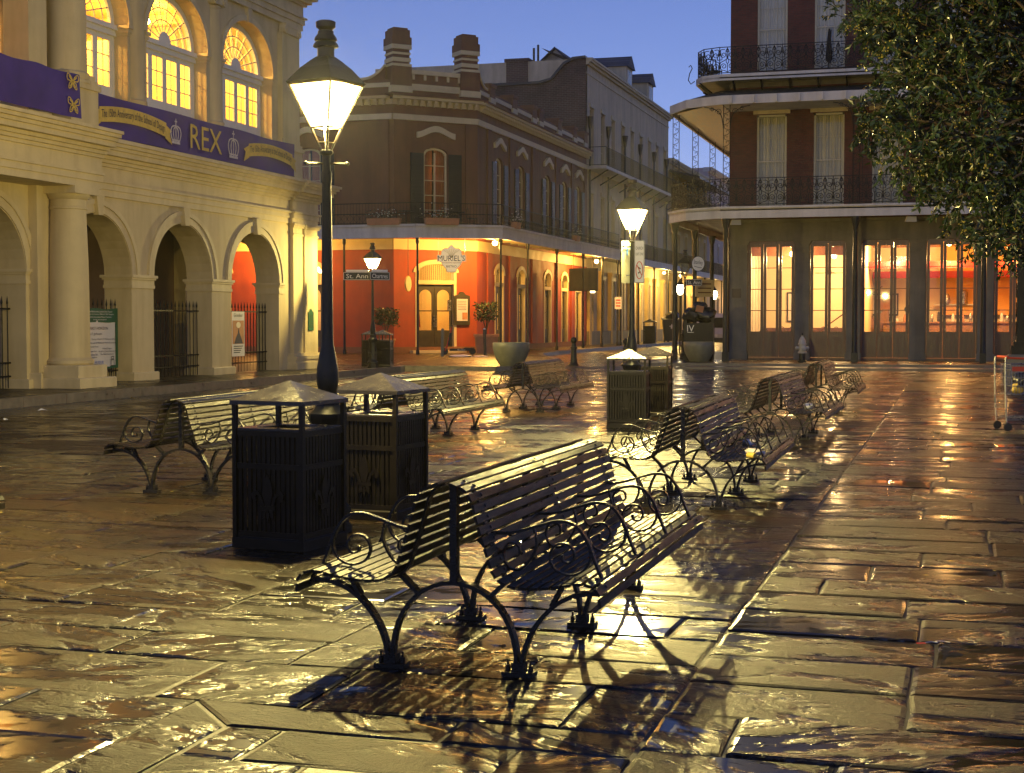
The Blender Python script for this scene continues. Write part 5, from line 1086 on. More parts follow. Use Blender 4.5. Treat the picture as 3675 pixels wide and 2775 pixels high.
for i, (x, y) in enumerate([(-7.3, 60.1), (-6.6, 60.2), (-6.2, 60.0), (-5.0, 60.2), (-4.5, 60.1)]):
    q = MB().strap(smoothp([(x-.2, y, .9), (x-.2, y, 1.15), (x, y, 1.42), (x+.2, y, 1.15), (x+.2, y, .9)], 4), (0, .03, 0), .03); q.strap(smoothp([(x-.1, y, .9), (x-.1, y, 1.1), (x, y, 1.28), (x+.1, y, 1.1), (x+.1, y, .9)], 4), (0, .02, 0), .02)
    q.box(x-.2, x+.2, y-.2, y+.2, .62, .66)
    for a in (-.17, .17): q.box(x+a-.015, x+a+.015, y-.17, y-.14, .18, .62); q.box(x+a-.015, x+a+.015, y-.01, y+.02, .18, .92)
    ch = solid('bentwood_chair', q, M['door_b'], ['bentwood chair behind the leftmost glass leaf of the restaurant doors', 'bentwood chair behind the middle leaf of the leftmost restaurant doors', 'bentwood chair behind the right leaf of the leftmost restaurant doors', 'bentwood chair behind the left leaf of the second restaurant doors', 'bentwood chair behind the right leaf of the second restaurant doors'][i], 'chair', 'bentwood chairs behind the ' + ('leftmost' if x < -5.5 else 'second') + ' doors')
for i, (x, y, e) in enumerate(((-6.35, 61.3, 560), (-4.9, 64.0, 560), (-2.4, 61.6, 520), (-.3, 61.2, 560), (2.4, 61.5, 560), (5.0, 62.0, 560))):
    zo = 0 if i in (0, 1) else .33; p = W6('pendant_lamp', MB().lathe([(.015, 4.78), (.015, 4.45+zo), (.09, 4.38+zo), (.10, 4.3+zo), (.04, 4.24+zo)], 10, (x, y, 0)), M['bulb'], 50); light('pendant_light', p, (x, y, 4.1), e, (1.0, .62, .24) if x < -1.5 else (1.0, .52, .14), .12)
fan = MB()
for k in range(5):
    a = k*1.257; c = Vector((-4.9, 61.2, 3.55)); d = Vector((math.cos(a), math.sin(a), 0)); s = Vector((-d.y, d.x, 0))*.07; fan.prism([c+d*.12-s, c+d*.62-s*1.2, c+d*.62+s*1.2, c+d*.12+s], (0, 0, .015))
fan.lathe([(.12, 3.5), (.12, 3.65), (.02, 3.7), (.015, 4.75)], 10, (-4.9, 61.2, 0)); W6('ceiling_fan', fan, M['door_b'])

# upper brick wall and windows
WX = [-6.88, -4.72, -2.54, -.36, 1.82, 4.0, 6.2]
holes = [(x-.57, x+.57, 6.0, 9.56) for x in WX] + [(x-.57, x+.57, 11.22, 14.4) for x in WX]
W6('brick_front', rect_wall(MB(), BX0, BX1, 5.55, 16.0, holes, .4, pw), M['brick_red'])
W6('brick_side', rect_wall(MB(), PY_+.01, 90, .15, 16, [(62+6*k, 63.1+6*k, 6.0, 9.5) for k in range(4)], .35, lambda u, v, d: (BX0+d, u, v)), M['brick_side'])
W6('stone_course', MB().box(BX0-.03, BX1, PY_-.05, PY_+.1, 10.62, 10.92), M['granite'])
def sash(x, z0, z1, curtain_m, hood):
    f = MB(); a, b = x-.57, x+.57
    f.box(a, a+.07, PY_+.05, PY_+.18, z0, z1); f.box(b-.07, b, PY_+.05, PY_+.18, z0, z1); f.box(a, b, PY_+.05, PY_+.18, z1-.08, z1); f.box(a, b, PY_+.03, PY_+.18, z0, z0+.06)
    w = W6('sash_window', f, M['trim_w'])
    g = MB(); zm = (z0+z1)/2
    for t in (1/3, 2/3): g.box(a+.07+1.0*t-.012, a+.07+1.0*t+.012, PY_+.10, PY_+.13, z0, z1)
    for k in (1, 2, 3): zz = z0 + (z1-z0)*k/4; g.box(a+.07, b-.07, PY_+.095, PY_+.135, zz-(.028 if k == 2 else .012), zz+(.028 if k == 2 else .012))
    W6('glazing_bars', g, M['trim_w'], parent=w)
    for i in range(3):
        for k in range(4):
            u0, u1 = a+.085+i/3, a+.085+(i+1)/3-.03; v0, v1 = z0+.02+(z1-z0)*k/4, z0-.02+(z1-z0)*(k+1)/4
            t = rnd.uniform(-.003, .003); W6('window_pane', MB().poly([(u0, PY_+.115+t, v0), (u1, PY_+.115-t, v0), (u1, PY_+.115-t*.5, v1), (u0, PY_+.115+t*.5, v1)]), M['pane_dark'], parent=w)
    q = MB(); n = 40
    for i in range(n):
        u0, u1 = a+.04+1.06*i/n, a+.04+1.06*(i+1)/n; d0 = .26+.02*math.sin(i*1.9+x)+.015*math.sin(i*.7); d1 = .26+.02*math.sin((i+1)*1.9+x)+.015*math.sin((i+1)*.7); q.poly([pw(u0, z0, d0), pw(u1, z0, d1), pw(u1, z1, d1), pw(u0, z1, d0)])
    W6('curtain', q, curtain_m, parent=w, smooth=70)
    if hood: W6('window_lintel', MB().box(x-.70, x+.70, PY_-.08, PY_+.05, z1+.02, z1+.30).box(x-.76, x+.76, PY_-.14, PY_+.05, z1+.30, z1+.38), M['buff'], parent=w)
M['trim_w'] = mat('olive_cream_window_paint', (.50, .46, .32), .55, var=.1, scale=3, bump=.05)
M['curtain_w'] = mat('white_curtain', (.70, .69, .62), .9, var=.08, scale=3)
for x in WX[:5]: sash(x, 6.0, 9.56, M['curtain'], True)
for x in WX[:5]: sash(x, 11.22, 14.4, M['curtain_w'], False)
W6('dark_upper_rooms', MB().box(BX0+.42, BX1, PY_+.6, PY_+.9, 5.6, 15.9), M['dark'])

# galleries wrap the corner: outline of the outer edge
GO = [(9.0, 55.6), (-8.4, 55.6), (-9.8, 56.3), (-10.7, 57.8), (-10.75, 86)]
GI = [(9.0, PY_), (BX0, PY_), (BX0, PY_), (BX0, PY_), (BX0, 86)]
def off(P, e):
    out_ = []
    for i, p in enumerate(P):
        a = Vector((*P[max(i-1, 0)], 0)); b = Vector((*P[min(i+1, len(P)-1)], 0)); d = (b-a).normalized(); n = Vector((d.y, -d.x, 0)) * -1; n = Vector((-d.y, d.x, 0)); out_.append((p[0]+n.x*e, p[1]+n.y*e))
    return out_
def edge_band(z0, z1, e0, e1, name, m, P=GO):
    A, B = off(P, e0), off(P, e1); q = MB()
    for i in range(len(P)-1): q.prism([(*A[i], z0), (*A[i+1], z0), (*B[i+1], z0), (*B[i], z0)], (0, 0, z1-z0))
    return W6(name, q, m)
def deck(z, name, m, P=GO, Q=GI, th=.05):
    q = MB()
    for i in range(len(P)-1):
        pts = [(*P[i], z), (*P[i+1], z), (*Q[i+1], z)] + ([(*Q[i], z)] if Q[i] != Q[i+1] else []); q.prism(pts, (0, 0, th))
    return W6(name, q, m)
sgn = -1 if off([(0, 0), (-1, 0)], 1)[0][1] > 0 else 1      # make positive = outward (towards -y on the front)
edge_band(5.42, 5.80, -.10*sgn, 0, 'gallery_fascia', M['white_dirty']); edge_band(5.78, 5.85, -.10*sgn, .06*sgn, 'gallery_edge', M['white_dirty']); deck(5.70, 'gallery_deck', M['white_dirty'])
edge_band(9.60, 9.92, -.08*sgn, 0, 'canopy_fascia', M['white_dirty'])
q = MB(); GC = [(9.0, PY_-.35), (BX0-.3, PY_-.35), (BX0-.35, PY_-.3), (BX0-.38, PY_), (BX0-.38, 86)]
for i in range(4): q.poly([(*GO[i], 9.9), (*GO[i+1], 9.9), (*GC[i+1], 10.5), (*GC[i], 10.5)])
W6('canopy_roof', q, M['shutter'])
# plank ceiling of the canopy, each board its own piece
for k in range(32):
    x = -8.5 - k*.068; y0 = 56.0 if x > -9.3 else 57.0 + (-9.3-x)*1.1
    W6('ceiling_board', MB().box(x-.032, x+.032, max(y0, 56.2), 86, 9.70, 9.72), M['plank'])
W6('canopy_ceiling', MB().box(-8.45, 9, 55.75, PY_-.01, 9.72, 9.75), M['white_dirty'])
for k in range(20):
    x = -8.0 + k*.82; W6('canopy_bracket', MB().box(x-.03, x+.03, 55.46, 55.6, 9.62, 9.9), M['white_dirty'])
# third floor balcony: narrower
TO = [(9.0, 57.2), (-8.7, 57.2), (-9.4, 57.5), (-9.75, 58.2), (-9.8, 70)]; TI = GI[:4] + [(BX0, 70)]
edge_band(10.72, 10.96, -.1*sgn, 0, 'balcony_fascia', M['white_dirty'], TO); deck(10.8, 'balcony_deck', M['white_dirty'], TO, TI)
for k in range(16): x = -8.2+k*1.05; W6('balcony_bracket', MB().strap(smoothp([(x, PY_-.02, 10.0), (x, PY_-.5, 10.25), (x, 57.3, 10.72)], 4), (.06, 0, 0), .07), M['iron'])
for i, (p, q_) in enumerate((((-8.5, 58.5), (-9.5, 57.6)), ((-8.5, 60), (-9.75, 60)), ((-8.5, 63), (-9.75, 63)))): W6('balcony_bracket', MB().strap([(*p, 9.9), (*q_, 10.72)], (.05, .02, 0), .08), M['iron'])
W6('scroll_hook', MB().tube([Vector((-9.75 - .12*0, 57.9, 10.85)) + Vector((-x, 0, z)) for x, z in ((0, 0), (.15, -.1), (.25, .05), (.2, .3), (.1, .5), (.16, .62), (.24, .55))], .02, 5), M['iron'])

# posts of the ground gallery (square cast columns), slim lace columns above
pm = MB().box(-.11, .11, -.11, .11, .15, .5).lathe([(.115, .5), (.10, .56), (.085, 5.05), (.12, 5.15), (.15, 5.3), (.17, 5.42)], 12).mesh('gallery_column', M['post'], 40)
for x, y in ((-8.2, 55.75), (-3.52, 55.75), (.92, 55.75), (5.4, 55.75), (-10.5, 58.0), (-10.5, 62.6), (-10.5, 67.2), (-10.5, 72)): part('gallery_column', pm, None, bk, world=True, loc=(x, y, 0))
def lace_column(x, y, z0, z1):
    q = MB()
    for a, b in ((-.12, 0), (.12, 0)): q.tube([(x+a, y+b, z0), (x+a, y+b, z1)], .014, 4)
    z = z0+.15; k = 0
    while z < z1-.2:
        s = 1 if k % 2 else -1; q.strap(smoothp([(x-.11*s, y, z-.12), (x+.07*s, y, z-.06), (x+.07*s, y, z+.06), (x-.02*s, y, z+.05), (x, y, z)], 3), (0, .02, 0), .016); z += .2; k += 1
    W6('lace_column', q, M['iron'], kind='stuff')
for x, y in ((-8.2, 55.8), (-3.52, 55.8), (.92, 55.8), (-10.5, 58.1), (-10.5, 62.6), (-10.5, 67.2)): lace_column(x, y, 5.85, 9.6)
for x in (-8.2, -3.52, .92):
    for s in (-1, 1):
        q = MB().strap(smoothp([(x+s*.12, 55.8, 8.7), (x+s*.2, 55.8, 9.2), (x+s*.45, 55.8, 9.45), (x+s*.85, 55.8, 9.55)], 4), (0, .02, 0), .03)
        q.strap([(x+s*(.3+p[0]*.9), 55.8, 9.35+p[1]*.9) for p in spiral(0, 0, .14, .03, 0, 9, 16)], (0, .02, 0), .02); q.strap([(x+s*(.55+p[0]*.7), 55.8, 9.45+p[1]*.7) for p in spiral(0, 0, .12, .03, 0, 9, 16)], (0, .02, 0), .02)
        W6('lace_bracket', q, M['iron'], kind='stuff')
# lace railing: one cast panel, repeated
def lace_panel(h=1.02, w=.58):
    q = MB(); S = lambda pts, t=.024: q.strap([(p[0], 0, p[1]) for p in pts], (0, .018, 0), t)
    for z in (.06, h): q.box(-w/2, w/2, -.014, .014, z-.014, z+.014)
    for s in (-1, 1):
        q.box(s*w/2-.011, s*w/2+.011, -.011, .011, .0, h)
        S([(s*x, z) for x, z in spiral(.14, .30, .12, .025, -.6, 8.2, 22)]); S([(s*x, z) for x, z in spiral(.15, .74, .12, .025, .6, -8.0, 22)])
        S(smoothp([(s*.0, .08), (s*.09, .14), (s*.25, .2), (s*.27, .42), (s*.12, .52), (s*.02, .6), (s*.06, .85), (s*.0, .98)], 4)); S(smoothp([(s*.27, .55), (s*.2, .58), (s*.26, .9), (s*.1, .93)], 4))
    S([(.05*math.cos(a), .5+.09*math.sin(a)) for a in [math.pi*k/6 for k in range(13)]]); S([(0, .06), (0, .4)]); S([(0, .6), (0, 1.0)]); S([(.04*math.cos(a), .88+.05*math.sin(a)) for a in [math.pi*k/5 for k in range(11)]])
    return q.mesh('lace_panel', M['iron'])
LP = lace_panel()
def rail_run(P, z, label, sc=1.0, name='lace_railing'):
    root = thing(name, label, 'railing', (*P[0], z)); n_ = 0
    for a, b in zip(P, P[1:]):
        A, B = Vector((*a, 0)), Vector((*b, 0)); d = B-A; k = max(1, round(d.length/.58)); ang = math.atan2(d.y, d.x)
        for i in range(k):
            c = A + d*(i+.5)/k; o = part('lace_panel', LP, None, root, loc=(c.x - P[0][0], c.y - P[0][1], 0), rot=(0, 0, ang)); o.scale = (d.length/k/.58, 1, sc)
ins = lambda P, e: [(x, y) for x, y in off(P, -e*sgn)]
rail_run([(5.0, 55.68)] + ins(GO, .08)[1:4] + [(-10.65, 70)], 5.86, 'lacy iron railing of the lower gallery on the brick building')
rail_run([(3.0, 57.28)] + ins(TO, .08)[1:4] + [(-9.7, 66)], 10.96, 'lacy iron railing of the top floor balcony on the brick building')
# gallery post tie rods, hanging things
for x in (-3.6, -3.3): W6('tie_rod', MB().tube([(x, 55.7, 5.85), (x, 55.7, 9.6)], .012, 5), M['iron'])
bnt = thing('gallery_bunting', 'small half-round festive bunting on the side gallery rail', 'bunting', (-10.72, 70.6, 6.9)); part('fan', MB().prism([(-.02, .45*math.cos(math.pi+math.pi*k/12), .5*math.sin(math.pi+math.pi*k/12)) for k in range(13)], (.03, 0, 0)), M['gold'], bnt); part('purple_rim', MB().tube([(-.02, .45*math.cos(math.pi+math.pi*k/12), .5*math.sin(math.pi+math.pi*k/12)) for k in range(13)], .04, 5), M['purple'], bnt)
# ---------------------------------------------------------------- back-to-back benches
def catmull(pts, pitch):
    P = smoothp(pts, 12); d = [0]
    for a, b in zip(P, P[1:]): d.append(d[-1] + (b-a).length)
    n = int(d[-1] / pitch); out = []
    for i in range(n + 1):
        s = d[-1] * i / n; j = max(k for k in range(len(d)) if d[k] <= s + 1e-9); j = min(j, len(P)-2)
        t = (s - d[j]) / max(d[j+1]-d[j], 1e-9); p = P[j].lerp(P[j+1], t); out.append((p, (P[j+1]-P[j]).normalized()))
    return out
PROFILE = [(0.045, 0.895), (0.10, 0.872), (0.135, 0.82), (0.152, 0.76), (0.172, 0.69), (0.195, 0.62), (0.218, 0.55), (0.245, 0.487), (0.30, 0.447), (0.37, 0.436), (0.45, 0.438), (0.54, 0.450), (0.63, 0.466), (0.69, 0.462), (0.73, 0.430), (0.738, 0.385)]
SL = catmull(PROFILE, 0.0505)
FR = (-1.20, 0.0, 1.20)
def slat_mesh():
    mb = MB(); L, w, t, b = 1.36, 0.0200, 0.0065, 0.003
    sec = [(-w, -t), (w, -t), (w, t-b), (w-b, t), (-w+b, t), (-w, t-b)]
    n = len(sec); mb._a([(x, -L, z) for x, z in sec] + [(x, 0, z - 0.003) for x, z in sec] + [(x, L, z) for x, z in sec], [tuple(range(n)), tuple(range(3*n-1, 2*n-1, -1))] + [(k*n+i, k*n+n+i, k*n+n+(i+1) % n, k*n+(i+1) % n) for k in (0, 1) for i in range(n)])
    return mb
SLAT = slat_mesh().mesh('slat', M['slat'])
def frame_mesh():
    mb = MB(); W = (0, 0.05, 0); t = 0.019
    v3 = lambda pts: [(p[0], 0, p[1]) for p in pts]
    arch = [(0.31*math.cos(a), 0.40*math.sin(a)**0.85 if math.sin(a) > 0 else 0) for a in [math.pi*i/20 for i in range(21)]]
    mb.strap(v3([(x, z + 0.02) for x, z in arch]), W, t)
    for s in (-1, 1):
        q = smoothp([(s*0.325, 0.02), (s*0.345, 0.12), (s*0.40, 0.24), (s*0.50, 0.345), (s*0.61, 0.395), (s*0.715, 0.405)], 4)
        mb.strap(v3(q), W, t)
        mb.strap(v3([(s*0.27, 0.45), (s*0.175, 0.36)]), W, t)                       # strut from seat to arch
        mb.strap(v3([(s*0.53, 0.435), (s*0.475, 0.335)]), W, t)
        prof = smoothp([(s*x, z) for x, z in PROFILE], 4); mb.strap(v3([(p.x - s*0.011, p.y - 0.009) for p in prof]), W, 0.010)
    mb.box(-0.017, 0.017, -0.024, 0.024, 0.41, 0.885)                                # spine post
    return mb
FRAME = frame_mesh().mesh('leg_frame', M['iron_wet'])
def foot_mesh():
    mb = MB(); mb.box(-0.075, 0.075, -0.045, 0.045, 0.0, 0.022); mb.box(-0.03, 0.03, -0.033, 0.033, 0.022, 0.065)
    for x in (-0.055, 0.055): mb.lathe([(0.013, 0), (0.013, 0.03), (0.006, 0.03), (0.006, 0.055)], 6, (x, 0, 0.02))
    return mb
FOOT = foot_mesh().mesh('foot_clamp', M['iron_wet'])
def arm_mesh():
    mb = MB()
    rail = smoothp([(0.165, 0.655), (0.27, 0.660), (0.39, 0.695), (0.49, 0.722), (0.57, 0.705), (0.63, 0.63), (0.665, 0.54), (0.70, 0.455)], 4)
    mb.strap([(p.x, 0, p.y) for p in rail], (0, 0.03, 0), 0.013)
    s1 = smoothp([(0.37, 0.688), (0.385, 0.61), (0.35, 0.53), (0.30, 0.485), (0.245, 0.50), (0.222, 0.56), (0.25, 0.61), (0.295, 0.60), (0.302, 0.56), (0.275, 0.545)], 4)
    s2 = smoothp([(0.615, 0.655), (0.645, 0.57), (0.615, 0.50), (0.545, 0.472), (0.475, 0.495), (0.448, 0.555), (0.478, 0.61), (0.535, 0.615), (0.566, 0.575), (0.55, 0.532), (0.513, 0.535), (0.508, 0.565)], 4)
    for q in (s1, s2): mb.strap([(p.x, 0, p.y) for p in q], (0, 0.024, 0), 0.010)
    return mb
ARM = arm_mesh().mesh('armrest', M['iron_wet'])
def bolts_mesh():
    mb = MB(); small = MB().lathe([(0.010, 0), (0.009, 0.004), (0.004, 0.007)], 6, capb=False)
    for s in (-1, 1):
        for p, d in SL:
            n = Vector((-d.y, 0, d.x)) if False else Vector((d.y, 0, -d.x)); n = -n if n.z < 0 and abs(n.z) > .5 else n
            if n.x < 0 and p.y > 0.5: n = -n
            n = Vector((s*n.x, 0, n.z)); q = n.to_track_quat('Z', 'Y').to_matrix().to_4x4()
            for y in FR: mb.add(small, Matrix.Translation((s*p.x + n.x*0.006, y, p.y + n.z*0.006)) @ q)
    return mb
BOLTS = bolts_mesh().mesh('bolt_heads', M['bolt'])
def make_bench(label, loc, rz):
    b = thing('double_bench', label, 'bench', (loc[0], loc[1], 0), rz, 'back-to-back slatted iron benches on the plaza')
    for s in (-1, 1):
        for p, d in SL:
            part('slat', SLAT, None, b, loc=(s*p.x, 0, p.y), rot=(0, -math.atan2(d.y, d.x) if s > 0 else math.pi + math.atan2(d.y, d.x), 0))
        for y in (-1.14, -0.40, 0.40, 1.14): part('armrest', ARM, None, b, loc=(0, y, 0), rot=(0, 0, 0 if s > 0 else math.pi))
    for y in FR:
        part('leg_frame', FRAME, None, b, loc=(0, y, 0))
        for s in (-1, 1): part('foot_clamp', FOOT, None, b, loc=(s*0.318, y, 0))
    part('bolt_heads', BOLTS, None, b, kind='stuff')
    return b
BENCHES = [
 ('large slatted double bench in the centre foreground, nearest the camera', (-2.24, 7.87), -0.4),
 ('second bench behind the foreground one, a beer can on its seat', (-2.31, 14.3), 0.8),
 ('third bench from the front in the right row, white litter on its seat', (-2.33, 21.2), -0.7),
 ('farthest bench of the right row, nearest the fire hydrant', (-2.38, 28.3), 0.5),
 ('bench half hidden behind the nearest litter bin on the left', (-7.12, 14.1), 0.6),
 ('bench seen right behind the pair of near litter bins, left row middle', (-7.32, 20.5), -1.0),
 ('bench in the left row standing in front of the large bowl planter', (-7.52, 27.35), 0.9),
 ('bench cut off by the left edge, only a seat corner showing', (-6.99, 7.52), 0.0)]
for l, p, a in BENCHES: make_bench(l, p, R(a))

# ---------------------------------------------------------------- litter bins with hipped roofs
def fleur(mb, cx, cz, s, y0, y1):
    """fleur-de-lis plate in the x-z plane"""
    def pl(pts): mb.prism([(cx + s*x, y0, cz + s*z) for x, z in pts], (0, y1 - y0, 0))
    pl([(0, 1.0), (0.13, 0.72), (0.19, 0.42), (0.09, 0.05), (0, -0.02), (-0.09, 0.05), (-0.19, 0.42), (-0.13, 0.72)])
    for k in (-1, 1):
        o = [(0.10*k, 0.0), (0.20*k, 0.28), (0.33*k, 0.47), (0.48*k, 0.50), (0.58*k, 0.38), (0.55*k, 0.22), (0.45*k, 0.16), (0.38*k, 0.22), (0.44*k, 0.30), (0.40*k, 0.37), (0.30*k, 0.28), (0.20*k, 0.0)]
        pl(o if k > 0 else o[::-1])
        o = [(0.05*k, -0.10), (0.20*k, -0.12), (0.22*k, -0.38), (0.10*k, -0.30)]; pl(o if k > 0 else o[::-1])
    pl([(-0.27, -0.1), (0.27, -0.1), (0.27, 0.02), (-0.27, 0.02)]); pl([(0, -0.1), (0.07, -0.25), (0, -0.5), (-0.07, -0.25)])
BW, BH = 0.285, 0.86
BIN_POST = MB().box(-0.017, 0.017, -0.017, 0.017, 0.07, 1.05).mesh('corner_post', M['bin'])
BIN_SLAT = MB().box(-0.0135, 0.0135, -0.004, 0.004, 0.10, BH - 0.03).mesh('side_slat', M['bin'])
BIN_RAIL = MB().box(-BW + .02, BW - .02, -0.007, 0.007, 0, 0.04).mesh('side_rail', M['bin'])
_m = MB(); fleur(_m, 0, 0.31, 0.24, -0.016, -0.008); BIN_FLEUR = _m.mesh('fleur_de_lis', M['bin'])
_m = MB(); e = BW + 0.028
_m._a([(-e,-e,1.045),(e,-e,1.045),(e,e,1.045),(-e,e,1.045),(-e,-e,1.075),(e,-e,1.075),(e,e,1.075),(-e,e,1.075),(0,0,1.215)], [(3,2,1,0),(0,1,5,4),(1,2,6,5),(2,3,7,6),(3,0,4,7),(4,5,8),(5,6,8),(6,7,8),(7,4,8)]); BIN_ROOF = _m.mesh('hipped_roof', M['bin_top'])
_m = MB(); _m.cbox(-BW - .02, BW + .02, -BW - .02, BW + .02, 0, 0.085, 0.012); BIN_BASE = _m.mesh('base_plinth', M['bin'])
_m = MB(); _m.lathe([(0.22, 0.09), (0.245, 0.80), (0.255, 0.83), (0.235, 0.83), (0.22, 0.5), (0.20, 0.12)], 20, capb=False, capt=False); BIN_LINER = _m.mesh('liner', M['dark'], 30)
_m = MB()
for a, b in ((-BW, -0.16), (0.16, BW)): _m.box(a, b, -BW, BW, BH, BH + 0.014)
for a, b in ((-BW, -0.16), (0.16, BW)): _m.box(-0.16, 0.16, a, b, BH, BH + 0.014)
BIN_LID = _m.mesh('top_plate', M['bin_top'])
def make_bin(label, loc, rz, z=0.0, solid_side=False):
    b = thing('litter_bin', label, 'litter bin', (loc[0], loc[1], z), rz, 'roofed litter bins beside the street lamps')
    part('base_plinth', BIN_BASE, None, b); part('hipped_roof', BIN_ROOF, None, b); part('liner', BIN_LINER, None, b); part('top_plate', BIN_LID, None, b)
    for sx in (-1, 1):
        for sy in (-1, 1): part('corner_post', BIN_POST, None, b, loc=(sx*BW, sy*BW, 0))
    for k in range(4):
        a = k * math.pi / 2; c, s = math.cos(a), math.sin(a)
        P = lambda x, y: (x*c - y*s, x*s + y*c, 0)
        [part('side_rail', BIN_RAIL, None, b, loc=Vector(P(0, -BW)) + Vector((0, 0, z_)), rot=(0, 0, a)) for z_ in (0.087, 0.58, BH - 0.042)]; part('fleur_de_lis', BIN_FLEUR, None, b, loc=P(0, -BW), rot=(0, 0, a))
        for i in range(13): part('side_slat', BIN_SLAT, None, b, loc=P(-BW + 0.04 + i * (2*BW - 0.08) / 12, -BW + 0.006), rot=(0, 0, a))
    return b
make_bin('nearest litter bin, large and dark, left of the tall lit lamp', (-4.70, 10.15), R(-8))
make_bin('litter bin just right of the nearest bin, behind the lamp base', (-4.66, 11.87), R(-6))
make_bin('front litter bin of the pair below the quiet zone sign', (-4.88, 23.0), R(4))
make_bin('rear litter bin of the pair below the quiet zone sign', (-5.02, 25.65), R(3))
make_bin('front litter bin under the street name signs by the museum corner', (-17.78, 45.5), R(10), 0.15)
make_bin('rear litter bin partly hidden under the street name signs', (-18.45, 46.3), R(10), 0.15)

# ---------------------------------------------------------------- street lamps
def lamp_meshes():
    D = {}
    base = [(0.19, 0), (0.19, 0.06), (0.165, 0.08), (0.165, 0.14), (0.185, 0.16), (0.185, 0.20), (0.15, 0.23), (0.135, 0.27), (0.125, 0.34), (0.12, 0.80), (0.13, 0.84), (0.155, 0.88), (0.155, 0.93), (0.12, 0.96), (0.095, 1.0), (0.10, 1.03), (0.10, 1.055), (0.075, 1.07), (0.072, 1.09)]
    D['pedestal'] = MB().lathe(base, 8, a0=R(22.5)).mesh('pedestal', M['post'], 35)
    m = MB(); fleur(m, 0, 0.42, 0.2, -0.128, -0.112); D['ped_fleur'] = m.mesh('pedestal_emblem', M['post'])
    pole = [(0.058, 1.06), (0.078, 1.12), (0.088, 1.20), (0.084, 1.28), (0.066, 1.38), (0.050, 1.46), (0.046, 1.52), (0.043, 2.0), (0.036, 2.72), (0.040, 2.74), (0.040, 2.80), (0.030, 2.82), (0.030, 2.93), (0.052, 2.945), (0.052, 2.965), (0.03, 2.98)]
    D['pole'] = MB().lathe(pole, 16).mesh('pole', M['post'], 35)
    m = MB().tube([(-0.155, 0, 2.87), (0.155, 0, 2.87)], 0.011, 6)
    for s in (-1, 1): m.lathe([(0.004, -.018), (0.018, -0.008), (0.018, 0.008), (0.004, .018)], 8, (s*0.16, 0, 2.87))
    D['cross'] = m.mesh('ladder_bar', M['post'])
    # lantern: inverted square frustum
    zb, zt, rb, rt = 3.145, 3.475, 0.118, 0.285
    m = MB()
    cs = [(math.cos(R(90*k)), math.sin(R(90*k))) for k in range(4)]
    for c, s in cs:
        m.tube([(c*0.036, s*0.036, 2.97), (c*rb, s*rb, zb), (c*rt, s*rt, zt)], 0.0085, 5)
    m.tube([(c*rb, s*rb, zb) for c, s in cs], 0.007, 5, closed=True); m.tube([(c*rt, s*rt, zt) for c, s in cs], 0.0105, 5, closed=True)
    m.tube([(c*0.06, s*0.06, 3.03) for c, s in cs], 0.005, 4, closed=True)
    D['cage'] = m.mesh('lantern_frame', M['copper'])
    m = MB(); e = 0.95
    a, b = cs[0], cs[1]; m.poly([(a[0]*rb*e, a[1]*rb*e, zb), (b[0]*rb*e, b[1]*rb*e, zb), (b[0]*rt*e, b[1]*rt*e, zt), (a[0]*rt*e, a[1]*rt*e, zt)])
    D['pane'] = m.mesh('lantern_pane', M['lamp_pane']); D['pane_off'] = m.mesh('lantern_pane', M['lamp_pane_off'])
    roof = [(0.30, 3.475), (0.31, 3.49), (0.20, 3.60), (0.12, 3.66), (0.075, 3.69)]
    m = MB().lathe(roof, 4, capb=False, capt=False); D['roof'] = m.mesh('lantern_roof', M['copper'])
    fin = [(0.072, 3.68), (0.066, 3.70), (0.066, 3.76), (0.10, 3.765), (0.095, 3.785), (0.07, 3.81), (0.09, 3.815), (0.085, 3.835), (0.062, 3.865), (0.062, 3.885), (0.05, 3.89), (0.056, 3.90), (0.075, 3.915), (0.078, 3.955), (0.06, 3.965)]
    D['chimney'] = MB().lathe(fin, 14).mesh('chimney', M['copper'], 40)
    D['globe'] = MB().lathe([(0.01, 3.15), (0.03, 3.16), (0.045, 3.19), (0.045, 3.23), (0.03, 3.26), (0.01, 3.27)], 12).mesh('mantle', M['lamp_glow'], 60)
    return D
LM = lamp_meshes()
LAMP_COL = (1.0, 0.80, 0.28)
def make_lamp(label, loc, rz, z=0.0, lit=True, energy=2500, sc=1.0):
    b = thing('street_lamp', label, 'street lamp', (loc[0], loc[1], z), rz, 'lantern street lamps'); b.scale = (sc, sc, sc)
    part('pedestal', LM['pedestal'], None, b); part('pole', LM['pole'], None, b); part('ladder_bar', LM['cross'], None, b)
    for k in range(4): part('pedestal_emblem', LM['ped_fleur'], None, b, rot=(0, 0, R(90*k)))
    c = part('lantern_frame', LM['cage'], None, b)
    for k in range(4): part('lantern_pane', LM['pane'] if lit else LM['pane_off'], None, c, rot=(0, 0, R(90*k)))
    part('lantern_roof', LM['roof'], None, c); part('chimney', LM['chimney'], None, c)
    if lit:
        part('mantle', LM['globe'], None, c); light('lamp_light', b, (0, 0, 3.36), energy, LAMP_COL, 0.05)
    return b
make_lamp('tall lit lantern lamp between the two near litter bins', (-4.70, 10.85), R(30), energy=3300)
make_lamp('lit lantern lamp carrying the quiet zone sign', (-5.12, 24.35), R(38), energy=3300)
make_lamp('small lit lantern lamp carrying two street name signs at the museum corner', (-17.72, 44.5), R(25), 0.15, energy=1250)
make_lamp('unlit lantern lamp beside the round white restaurant sign', (-10.21, 58.6), R(40), 0.15, lit=False, sc=1.08)
